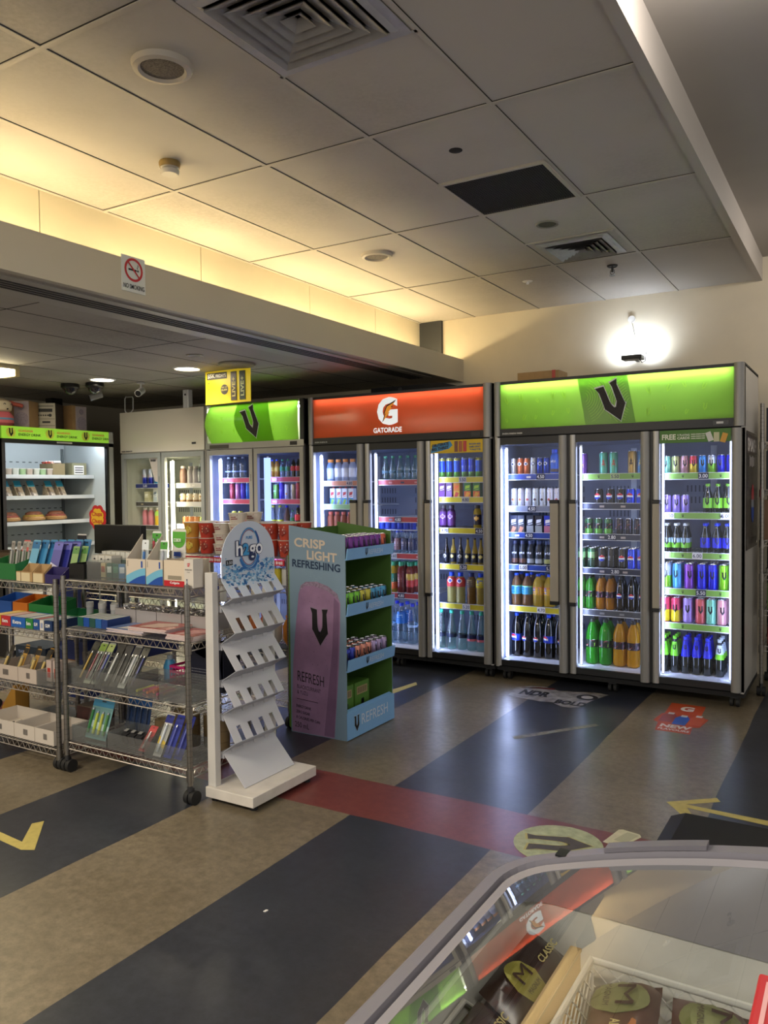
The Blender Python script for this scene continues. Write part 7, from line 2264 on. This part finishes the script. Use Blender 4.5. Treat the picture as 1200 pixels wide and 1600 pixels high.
# ------------------------------------------------------------------ rack right of the right cooler
t = rack('chrome wire rack stocked with dark boxes right of the right cooler', -0.585, 0.45, 5.72, 6.18, (1.66, 1.35, 1.02, 0.80, 0.565, 0.33), 1.9)
for k, (x_, z_, w_, h_, c_, n_) in enumerate(((-0.50, 1.665, 0.13, 0.22, '#141620', 'black display box on the top shelf'), (-0.50, 1.355, 0.13, 0.25, '#15161c', 'black display box on the second shelf'),
                                           (-0.50, 1.025, 0.15, 0.26, '#7a5a3e', 'brown barcode carton on the third shelf'), (-0.48, 0.805, 0.14, 0.15, '#4a2438', 'dark purple pack on the fourth shelf'),
                                           (-0.48, 0.570, 0.15, 0.17, '#4c6a1e', 'green can case with V emblem on the fifth shelf'))):
    c = thing('stock_box', n_ + ' right of the green cooler', 'box', (x_, 5.86, z_))
    MB().box(-w_ / 2, w_ / 2, -0.1, 0.1, 0, h_, mat(c_, 0.5, noise=0.08, scale=12)).build('box_body', c)
    s = MB()
    if k == 4:
        v_shape(s, (-0.02, -0.1008, 0.05), X, Z, 0.05, MB_BLACK, 0.0004)
    elif k == 2:
        s.panel((0.0, -0.1008, 0.03), X, Z, 0.05, 0.06, M_WHITE); barcode(s, 0.004, -0.1014, 0.038, 0.04, 0.04)
    else:
        s.panel((-w_ * 0.4, -0.1008, 0.0), X, Z, w_ * 0.8, 0.05, mat('#26367a', 0.5))
    s.build('front_print', c)
for k in range(4):
    c = thing('drink_can', 'red can on the lowest stocked shelf right of the cooler, %s from left' % ORD[k + 1], 'can', (-0.53 + k * 0.062, 5.80, 0.336), 0, 'red cans right of the cooler')
    MB().cyl((0, 0, 0), (0, 0, 0.11), 0.028, mat('#a82a2a', 0.3, 0.3), 16).build('can_body', c)
    MB().cyl((0, 0, 0.11), (0, 0, 0.116), 0.024, M_ALU, 16).build('lid', c)


# ------------------------------------------------------------------ floor stickers and tape
def decal(name, label, cat, pts, m, z=0.0006, group=None):
    cx_ = sum(p[0] for p in pts) / len(pts); cy_ = sum(p[1] for p in pts) / len(pts)
    mb = MB().prism([(p[0] - cx_, p[1] - cy_) for p in pts], (0, 0, 0), X, Y, (0, 0, z), m)
    o = mb.build(name, None, (cx_, cy_, 0.0002), label=label, cat=cat, group=group)
    return o, cx_, cy_


MY = mat('#b3a45c', 0.6, noise=0.12, scale=30)
decal('floor_tape', 'yellow tape arrow pointing left on the right floor', 'tape', [(-0.745, 3.604), (-0.561, 3.759), (-0.54, 3.721), (-0.665, 3.618), (-0.34, 3.604), (0.10, 3.58), (0.10, 3.535), (-0.335, 3.555), (-0.655, 3.582), (-0.615, 3.499), (-0.642, 3.468), (-0.710, 3.560)], MY)
decal('floor_tape', 'worn yellow tape corner on the dark floor at left', 'tape', [(-3.33, 1.96), (-3.033, 1.944), (-2.87, 1.932), (-2.991, 2.061), (-2.969, 2.103), (-2.763, 1.912), (-2.809, 1.886), (-2.961, 1.897), (-3.33, 1.915)], MY)
decal('floor_tape', 'pale yellow tape piece beside the REFRESH display', 'tape', [(-2.812, 4.539), (-2.746, 4.956), (-2.703, 4.896), (-2.74, 4.504)], mat('#b8ac6a', 0.6))
decal('floor_tape', 'worn grey tape strip on dark floor before the coolers', 'tape', [(-1.681, 4.131), (-1.349, 4.59), (-1.319, 4.564), (-1.649, 4.097)], mat('#7a7668', 0.6, noise=0.3, scale=40))
decal('litter', 'tiny white scrap on the dark floor stripe in front', 'scrap', [(-1.696, 2.006), (-1.688, 2.008), (-1.686, 2.02), (-1.694, 2.018)], M_WHITE, 0.003)
pts = [(-1.02 + 0.172 * math.cos(k * 0.1963), 2.97 + 0.172 * math.sin(k * 0.1963)) for k in range(32)]
o, cx_, cy_ = decal('floor_sticker', 'round pale green floor sticker with V behind the freezer', 'sticker', pts, mat('#a6ad88', 0.55, noise=0.25, scale=28))
s = MB()
u_ = (Y * 0.95 - X * 0.30).normalized(); v_ = -(X * 0.95 + Y * 0.30).normalized()
v_shape(s, Vector((0.125, 0.035, 0.0012)), u_, v_, 0.145, mat('#4c4640', 0.6, noise=0.2, scale=30), 0.0005, edge=mat('#b0a86a', 0.6))
s.build('emblem', o)
o, cx_, cy_ = decal('floor_sticker', 'small white card sticker beside the round green sticker', 'sticker', [(-0.875, 3.075), (-0.80, 3.06), (-0.755, 3.19), (-0.765, 3.21), (-0.835, 3.225), (-0.85, 3.215)], mat('#c4c0a0', 0.6, noise=0.1, scale=40))
MB().panel((-0.03, -0.05, 0.0012), (X * 0.97 - Y * 0.2), (Y * 0.95 + X * 0.3), 0.05, 0.10, mat('#aaa88c', 0.6)).build('print', o)
o, cx_, cy_ = decal('floor_sticker', 'black and white wavy floor sticker before the right cooler', 'sticker', [(-2.036, 4.929), (-2.074, 5.159), (-2.0, 5.24), (-1.907, 5.271), (-1.78, 5.21), (-1.683, 5.237), (-1.55, 5.28), (-1.461, 5.264), (-1.512, 5.073), (-1.538, 4.888), (-1.58, 4.85), (-1.635, 4.848), (-1.70, 4.89), (-1.723, 4.92), (-1.80, 4.90)], mat('#8c8884', 0.45, noise=0.5, scale=16))
s = MB()
s.poly([(-0.30, 0.12), (-0.08, 0.155), (-0.09, 0.19), (-0.20, 0.17), (-0.31, 0.10)], (0, 0, 0.0012), X, Y, mat('#6a2a28', 0.5))
s.text('NDR', (-0.26, -0.06, 0.0012), X, Y * 1.0 + X * 0.0, 0.20, 0.13, mat('#1c1a1a', 0.5), 0.05)
s.text('BOLD', (0.02, -0.17, 0.0012), X, Y, 0.20, 0.10, mat('#1c1a1a', 0.5), 0.05)
pts = [(0.17 + 0.07 * math.cos(k * 0.3927), 0.07 + 0.07 * math.sin(k * 0.3927)) for k in range(16)]
s.poly(pts, (0, 0, 0.0012), X, Y, mat('#2c2a2a', 0.5)); s.poly([(0.17 + (p[0] - 0.17) * 0.55, 0.07 + (p[1] - 0.07) * 0.55) for p in pts], (0, 0, 0.0016), X, Y, mat('#b8b4b0', 0.5))
s.build('print', o)
o, cx_, cy_ = decal('floor_sticker', 'orange floor sticker of three bottles reading NEW before right cooler', 'sticker', [(-1.056, 5.27), (-0.851, 5.268), (-0.840, 5.02), (-0.79, 4.985), (-0.81, 4.80), (-0.845, 4.786), (-0.834, 4.644), (-1.024, 4.645), (-1.041, 4.805), (-1.075, 4.834), (-1.06, 5.0), (-1.046, 5.01)], mat('#b8481c', 0.5))
s = MB()
for k, (c_, x_, y_) in enumerate((('#8a2420', -1.045, 4.83), ('#2450a8', -0.965, 4.80), ('#c0541c', -0.885, 4.83))):
    s.poly([(x_, y_), (x_ + 0.075, y_), (x_ + 0.078, y_ + 0.14), (x_ + 0.055, y_ + 0.20), (x_ + 0.02, y_ + 0.20), (x_ - 0.003, y_ + 0.14)], (-cx_, -cy_, 0.0012 + k * 0.0003), X, Y, mat(c_, 0.4))
    s.poly([(x_ + 0.02, y_ + 0.17), (x_ + 0.055, y_ + 0.17), (x_ + 0.055, y_ + 0.21), (x_ + 0.02, y_ + 0.21)], (-cx_, -cy_, 0.0022), X, Y, mat('#c8c4c0', 0.4))
mw_ = mat('#d8ccc0', 0.5)
s.text('G', (-0.98 - cx_, 5.10 - cy_, 0.0014), X, Y, 0.08, 0.11, mw_, 0.05)
s.text('NEW', (-1.015 - cx_, 4.715 - cy_, 0.0014), X, Y, 0.17, 0.065, mw_, 0.05)
s.text('FLAVOURS', (-1.015 - cx_, 4.665 - cy_, 0.0014), X, Y, 0.17, 0.035, mw_, 0.03)
s.build('print', o)

# ------------------------------------------------------------------ black bench behind the freezer
t = thing('bench', 'black vinyl bench top showing behind the freezer rim', 'bench', (0.07, 1.72, 0))
MB().box(-0.47, 0.30, -0.24, 0.25, 0.42, 0.635, mat('#0e0e10', 0.6, spec=0.25)).build('cushion', t, bevel=0.045)
MB().box(-0.42, 0.27, -0.21, 0.22, 0.0, 0.42, M_MATTBLACK).build('plinth', t)

# ------------------------------------------------------------------ ice cream freezer
FX0, FX1, FY0, FY1 = -0.505, 0.805, 0.215, 1.185
arc = lambda x_: 0.930 - (x_ - 0.15) ** 2 / 3.2
t = thing('ice_cream_freezer', 'grey rimmed ice cream freezer with curved glass top at bottom right', 'freezer', (0, 0, 0))
MFW = mat('#b9b7b2', 0.35)
b = MB()
b.box(FX0 + 0.01, FX0 + 0.06, FY0 + 0.01, FY1 - 0.01, 0.06, 0.775, MFW).box(FX1 - 0.06, FX1 - 0.01, FY0 + 0.01, FY1 - 0.01, 0.06, 0.775, MFW)
b.box(FX0 + 0.06, FX1 - 0.06, FY1 - 0.05, FY1 - 0.01, 0.06, 0.775, MFW).box(FX0 + 0.06, FX1 - 0.06, FY0 + 0.01, FY0 + 0.05, 0.06, 0.775, MFW)
b.box(FX0 + 0.06, FX1 - 0.06, FY0 + 0.05, FY1 - 0.05, 0.06, 0.30, MFW)
b.build('cabinet', t)
b = MB()
mfl = mat('#d3d0c8', 0.55, noise=0.10, scale=9, bump=0.4)
b.box(FX0 + 0.06, FX0 + 0.066, FY0 + 0.05, FY1 - 0.05, 0.30, 0.775, mfl).box(FX1 - 0.066, FX1 - 0.06, FY0 + 0.05, FY1 - 0.05, 0.30, 0.775, mfl)
b.box(FX0 + 0.066, FX1 - 0.066, FY1 - 0.056, FY1 - 0.05, 0.30, 0.775, mfl).box(FX0 + 0.066, FX1 - 0.066, FY0 + 0.05, FY0 + 0.056, 0.30, 0.775, mfl)
b.box(FX0 + 0.066, FX1 - 0.066, FY0 + 0.056, FY1 - 0.056, 0.30, 0.305, mfl)
b.build('liner', t)
# rim following the arch
out = []
rc = 0.055
def seg(xa, ya, xb, yb, n_):
    for k in range(n_):
        f = k / n_
        out.append((xa + (xb - xa) * f, ya + (yb - ya) * f))
def cor(cx_, cy_, a0, a1):
    for k in range(6):
        a_ = a0 + (a1 - a0) * k / 6
        out.append((cx_ + rc * math.cos(a_), cy_ + rc * math.sin(a_)))
seg(FX0, FY0 + rc, FX0, FY1 - rc, 4); cor(FX0 + rc, FY1 - rc, math.pi, math.pi / 2)
seg(FX0 + rc, FY1, FX1 - rc, FY1, 26); cor(FX1 - rc, FY1 - rc, math.pi / 2, 0)
seg(FX1, FY1 - rc, FX1, FY0 + rc, 4); cor(FX1 - rc, FY0 + rc, 0, -math.pi / 2)
seg(FX1 - rc, FY0, FX0 + rc, FY0, 26); cor(FX0 + rc, FY0 + rc, -math.pi / 2, -math.pi)
cxm, cym = (FX0 + FX1) / 2, (FY0 + FY1) / 2


def inset(p, d_):
    q = []
    for v_, lo, hi in ((p[0], FX0, FX1), (p[1], FY0, FY1)):
        c_ = (lo + hi) / 2; h_ = (hi - lo) / 2
        q.append(c_ + (v_ - c_) * (h_ - d_) / h_)
    return q


def rimstrip(specs, m, name):
    """specs: (inset, z offset from the arch or absolute negative marker)"""
    mb = MB(); n_ = len(out); vs = []
    for p in out:
        for ins, dz, flat in specs:
            q = inset(p, ins)
            vs.append((q[0], q[1], dz if flat else arc(q[0]) + dz))
    k_ = len(specs)
    fs = []
    for i in range(n_):
        j = (i + 1) % n_
        for a_ in range(k_):
            b_ = (a_ + 1) % k_
            fs.append((i * k_ + a_, i * k_ + b_, j * k_ + b_, j * k_ + a_))
    mb.add(vs, fs, m, False)
    return mb.build(name, t)


rimstrip([(0.0, 0.775, True), (0.0, -0.014, False), (0.004, -0.004, False), (0.012, 0.0, False), (0.036, 0.0, False), (0.038, -0.014, False), (0.038, 0.775, True)], mat('#77747a', 0.45), 'rim')
rimstrip([(0.0385, 0.776, True), (0.0385, -0.012, False), (0.044, -0.006, False), (0.058, -0.010, False), (0.058, 0.776, True)], mat('#8f8c90', 0.4), 'inner_rim')
hx = MB()
for k in range(7):
    xa = -0.325 + k * 0.02; xb = xa + 0.0201
    hx.add([(xa, FY1 - 0.034, arc(xa) + 0.0005), (xb, FY1 - 0.034, arc(xb) + 0.0005), (xb, FY1 - 0.012, arc(xb) + 0.0005), (xa, FY1 - 0.012, arc(xa) + 0.0005),
            (xa, FY1 - 0.034, arc(xa) + 0.007), (xb, FY1 - 0.034, arc(xb) + 0.007), (xb, FY1 - 0.012, arc(xb) + 0.007), (xa, FY1 - 0.012, arc(xa) + 0.007)],
           [(4, 5, 6, 7), (0, 1, 5, 4), (2, 3, 7, 6), (0, 4, 7, 3), (1, 2, 6, 5)], mat('#6b686e', 0.45))
hx.build('grip', t)
MB().box(-0.40, -0.378, FY1 - 0.034, FY1 - 0.010, arc(-0.39) - 0.001, arc(-0.39) + 0.002, M_BLACK).build('vent_slot', t)
g = MB(); vs = []; nx, ny = 40, 2
for i in range(nx + 1):
    xx = FX0 + 0.052 + (FX1 - FX0 - 0.104) * i / nx
    for j in range(ny + 1):
        yy_ = FY0 + 0.052 + (FY1 - FY0 - 0.104) * j / ny
        vs.append((xx, yy_, arc(xx) - 0.010))
fs = [(i * (ny + 1) + j, (i + 1) * (ny + 1) + j, (i + 1) * (ny + 1) + j + 1, i * (ny + 1) + j + 1) for i in range(nx) for j in range(ny)]
g.add(vs, fs, glass('#f2f4f2', 0.11, 0.012), True)
g.build('glass_lid', t)
r_ = MB()
r_.box(-0.086, -0.040, 0.275, 0.835, arc(-0.06) - 0.004, arc(-0.06) + 0.010, mat('#c0282c', 0.35))
ro = r_.build('lid_handle', t, bevel=0.003)
MB().box(-0.078, -0.074, 0.30, 0.82, arc(-0.06) + 0.0104, arc(-0.06) + 0.0110, mat('#e0a8a4', 0.5)).build('handle_line', ro)


# baskets
def basket(label, x0, x1, y0, y1, z0, z1):
    c = thing('wire_basket', label, 'basket', (0, 0, 0))
    mw_ = mat('#c8c6be', 0.4)
    f = MB()
    f.tube([(x0, y0, z1), (x1, y0, z1), (x1, y1, z1), (x0, y1, z1)], 0.0055, mw_, 8, closed=True)
    f.tube([(x0, y0, z0), (x1, y0, z0), (x1, y1, z0), (x0, y1, z0)], 0.004, mw_, 8, closed=True)
    for px_, py_ in ((x0, y0), (x1, y0), (x1, y1), (x0, y1), ((x0 + x1) / 2, y1), (x1 * 0.5 + x0 * 0.5, y0)):
        f.tube([(px_, py_, z0), (px_, py_, z1)], 0.0035, mw_, 6)
    f.build('basket_frame', c)
    for nm, a0, a1, ax in (('wire_mesh', x0, x1, 'x1'), ('wire_mesh', x0, x1, 'x0'), ('wire_mesh', y0, y1, 'y0'), ('wire_mesh', y0, y1, 'y1')):
        m_ = MB(); st = 0.026; hh = z1 - z0
        k = a0 - hh
        while k < a1:
            for sgn in (1, -1):
                p0 = [k if sgn > 0 else k + hh, z0]; p1 = [k + hh if sgn > 0 else k, z1]
                L0 = sorted([p0, p1])
                (xa, za), (xb, zb) = L0
                if xa < a0:
                    za += (zb - za) * (a0 - xa) / (xb - xa); xa = a0
                if xb > a1:
                    zb += (za - zb) * (xb - a1) / (xb - xa); xb = a1
                if xb - xa > 0.004:
                    if ax == 'x1': P0, P1 = (xa, y1, za), (xb, y1, zb)
                    elif ax == 'x0': P0, P1 = (xa, y0, za), (xb, y0, zb)
                    elif ax == 'y0': P0, P1 = (x0, xa, za), (x0, xb, zb)
                    else: P0, P1 = (x1, xa, za), (x1, xb, zb)
                    m_.tube([P0, P1], 0.0013, mw_, 4)
            k += st
        m_.build(nm, c)
    b_ = MB()
    for k in range(int((x1 - x0) / 0.03)):
        b_.tube([(x0 + k * 0.03, y0, z0), (x0 + k * 0.03, y1, z0)], 0.0015, mw_, 4)
    b_.build('basket_floor', c)
    return c


basket('white wire basket of almond ice creams in the freezer', -0.325, 0.18, 0.32, 1.085, 0.52, 0.735)
c = thing('basket_divider', 'tan cardboard divider between dark packs and wire basket', 'divider', (-0.345, 0.75, 0.306))
MB().box(-0.006, 0.006, -0.33, 0.33, 0, 0.44, mat('#b8945e', 0.7)).build('board', c)
MB().box(-0.008, 0.008, -0.33, 0.33, 0.44, 0.444, mat('#b09468', 0.7)).build('folded_edge', c)
c = thing('basket_rail', 'bent white wire rail along the left inside of freezer', 'rail', (0, 0, 0))
MB().tube([(-0.4335, 0.42, 0.70), (-0.4335, 0.50, 0.745), (-0.4335, 0.62, 0.745), (-0.4335, 0.66, 0.70), (-0.4335, 0.74, 0.70), (-0.4335, 0.78, 0.745), (-0.4335, 0.90, 0.745), (-0.4335, 0.94, 0.71), (-0.4335, 1.05, 0.71)], 0.0035, mat('#c4c0b6', 0.4), 8).build('upper_wire', c)
MB().tube([(-0.4335, 0.42, 0.70), (-0.4335, 0.42, 0.42)], 0.0035, mat('#c4c0b6', 0.4), 8).build('drop_wire', c)
MB().tube([(-0.4335, 1.05, 0.71), (-0.4335, 1.05, 0.42)], 0.0035, mat('#c4c0b6', 0.4), 8).build('drop_wire', c)


def icecream(label, loc, rz, tx, ty, w, h, body, word, badge='#a8a04a', group=None):
    """pillow shaped ice cream wrapper"""
    c = thing('ice_cream_pack', label, 'ice cream', loc, rz, group)
    mb = MB(); nx_, ny_ = 12, 8; vs = []
    Rm = Matrix.Rotation(ty, 4, 'Y') @ Matrix.Rotation(tx, 4, 'X')
    def top(u_, v_, s_=1):
        f = (max(0, 1 - abs(u_) ** 4) * max(0, 1 - abs(v_) ** 3)) ** 0.5
        return f * 0.022 * s_
    for s_ in (1, -1):
        vs = []
        for i in range(nx_ + 1):
            for j in range(ny_ + 1):
                u_ = -1 + 2 * i / nx_; v_ = -1 + 2 * j / ny_
                vs.append(tuple(Rm @ Vector((u_ * w / 2, v_ * h / 2, top(u_, v_, s_) + 0.0012 * math.sin(i * 2.3 + j)))))
        fs = [(i * (ny_ + 1) + j, (i + 1) * (ny_ + 1) + j, (i + 1) * (ny_ + 1) + j + 1, i * (ny_ + 1) + j + 1) for i in range(nx_) for j in range(ny_)]
        mb.add(vs, fs if s_ > 0 else [tuple(reversed(f)) for f in fs], mat(body, 0.28, 0.1), True)
    mb.build('wrapper', c)
    s_ = MB(); s_.T = Rm
    pts = []
    rows_ = 8
    for k in range(rows_):
        a0 = -1 + 2 * k / rows_; a1 = -1 + 2 * (k + 1) / rows_
        w0 = math.sqrt(max(0, 1 - a0 * a0)); w1_ = math.sqrt(max(0, 1 - a1 * a1))
        q = 6
        for j in range(q):
            f0 = -1 + 2 * j / q; f1 = -1 + 2 * (j + 1) / q
            pl = []
            for ff, ww, aa in ((f0, w0, a0), (f1, w0, a0), (f1, w1_, a1), (f0, w1_, a1)):
                x_ = -w * 0.18 + aa * h * 0.36; y_ = ff * ww * h * 0.42
                pl.append((x_, y_, top(x_ / (w / 2), y_ / (h / 2)) + 0.0025))
            s_.add(pl, [(0, 3, 2, 1)], mat(badge, 0.3, 0.35), True)
    zt_ = 0.0255
    s_.text('M', (-w * 0.18 - h * 0.20, -h * 0.02, zt_), X, Y, h * 0.40, h * 0.26, mat('#3a2418', 0.5), 0.0, 0.001)
    s_.text('MAGNUM', (-w * 0.18 - h * 0.22, -h * 0.20, zt_ - 0.001), X, Y, h * 0.44, h * 0.09, mat('#3a2418', 0.5), 0.0, 0.001)
    s_.text(word, (w * 0.10, -h * 0.05, zt_ - 0.0025), X, Y, w * 0.33, h * 0.14, mat('#c8b878', 0.4), 0.02, 0.001)
    if word == 'ALMOND':
        for k in range(3):
            s_.add([(w * 0.12 + k * 0.022 + 0.009 * math.cos(q_), h * 0.24 + 0.006 * math.sin(q_), 0.021) for q_ in [i_ * 1.047 for i_ in range(6)]], [tuple(range(6))], mat('#a8693a', 0.5))
    s_.build('wrapper_print', c)


for y_, z_, tx_, lab_ in ((1.012, 0.725, 0.50, 'brown classic pack with gold oval farthest along the left strip'), (0.832, 0.722, 0.50, 'brown classic pack second farthest along the left strip'),
                          (0.652, 0.720, 0.45, 'brown classic pack at the near end of the left strip'), (0.90, 0.640, 0.10, 'dark classic pack lying deeper under the top ones')):
    icecream(lab_, (-0.3905, y_, z_), 1.545, tx_, 0.0, 0.172, 0.076 if z_ > 0.7 else 0.068, '#33211a', 'CLASSIC')
icecream('almond ice cream pack at left in the wire basket', (-0.262, 0.998, 0.712), -1.45, 0.25, 0.10, 0.150, 0.092, '#5a3c2c', 'ALMOND', '#7f8150')
icecream('almond ice cream pack in the middle of the wire basket', (-0.155, 0.998, 0.715), -1.42, -0.1, 0.15, 0.150, 0.092, '#55362a', 'ALMOND', '#7f8150')
icecream('almond ice cream pack at right in the wire basket', (-0.046, 0.998, 0.715), -1.40, 0.1, 0.15, 0.150, 0.092, '#5c372a', 'ALMOND', '#7f8150')
icecream('dark almond pack half hidden under the other basket packs', (-0.20, 0.88, 0.620), -1.45, 0.1, 0.0, 0.15, 0.085, '#3a251c', 'ALMOND', '#8f9048')

# ceiling bulbs over the right hand aisle (the lamps that light the soffit)
for x_, y_, lab in ((-0.33, 2.45, 'small round ceiling spotlight just past the top right photo corner'), (0.15, 5.5, 'small round ceiling spotlight beyond the right photo edge')):
    c = thing('ceiling_spotlight', lab, 'light', (x_, y_, 3.02))
    MB().cyl((0, 0, -0.012), (0, 0, 0), 0.05, M_WHITE, 20).build('base', c)
    MB().lathe([(0.012, -0.060), (0.030, -0.045), (0.032, -0.030), (0.018, -0.012)], glow('#fff0e0', 3), 16).build('bulb', c)
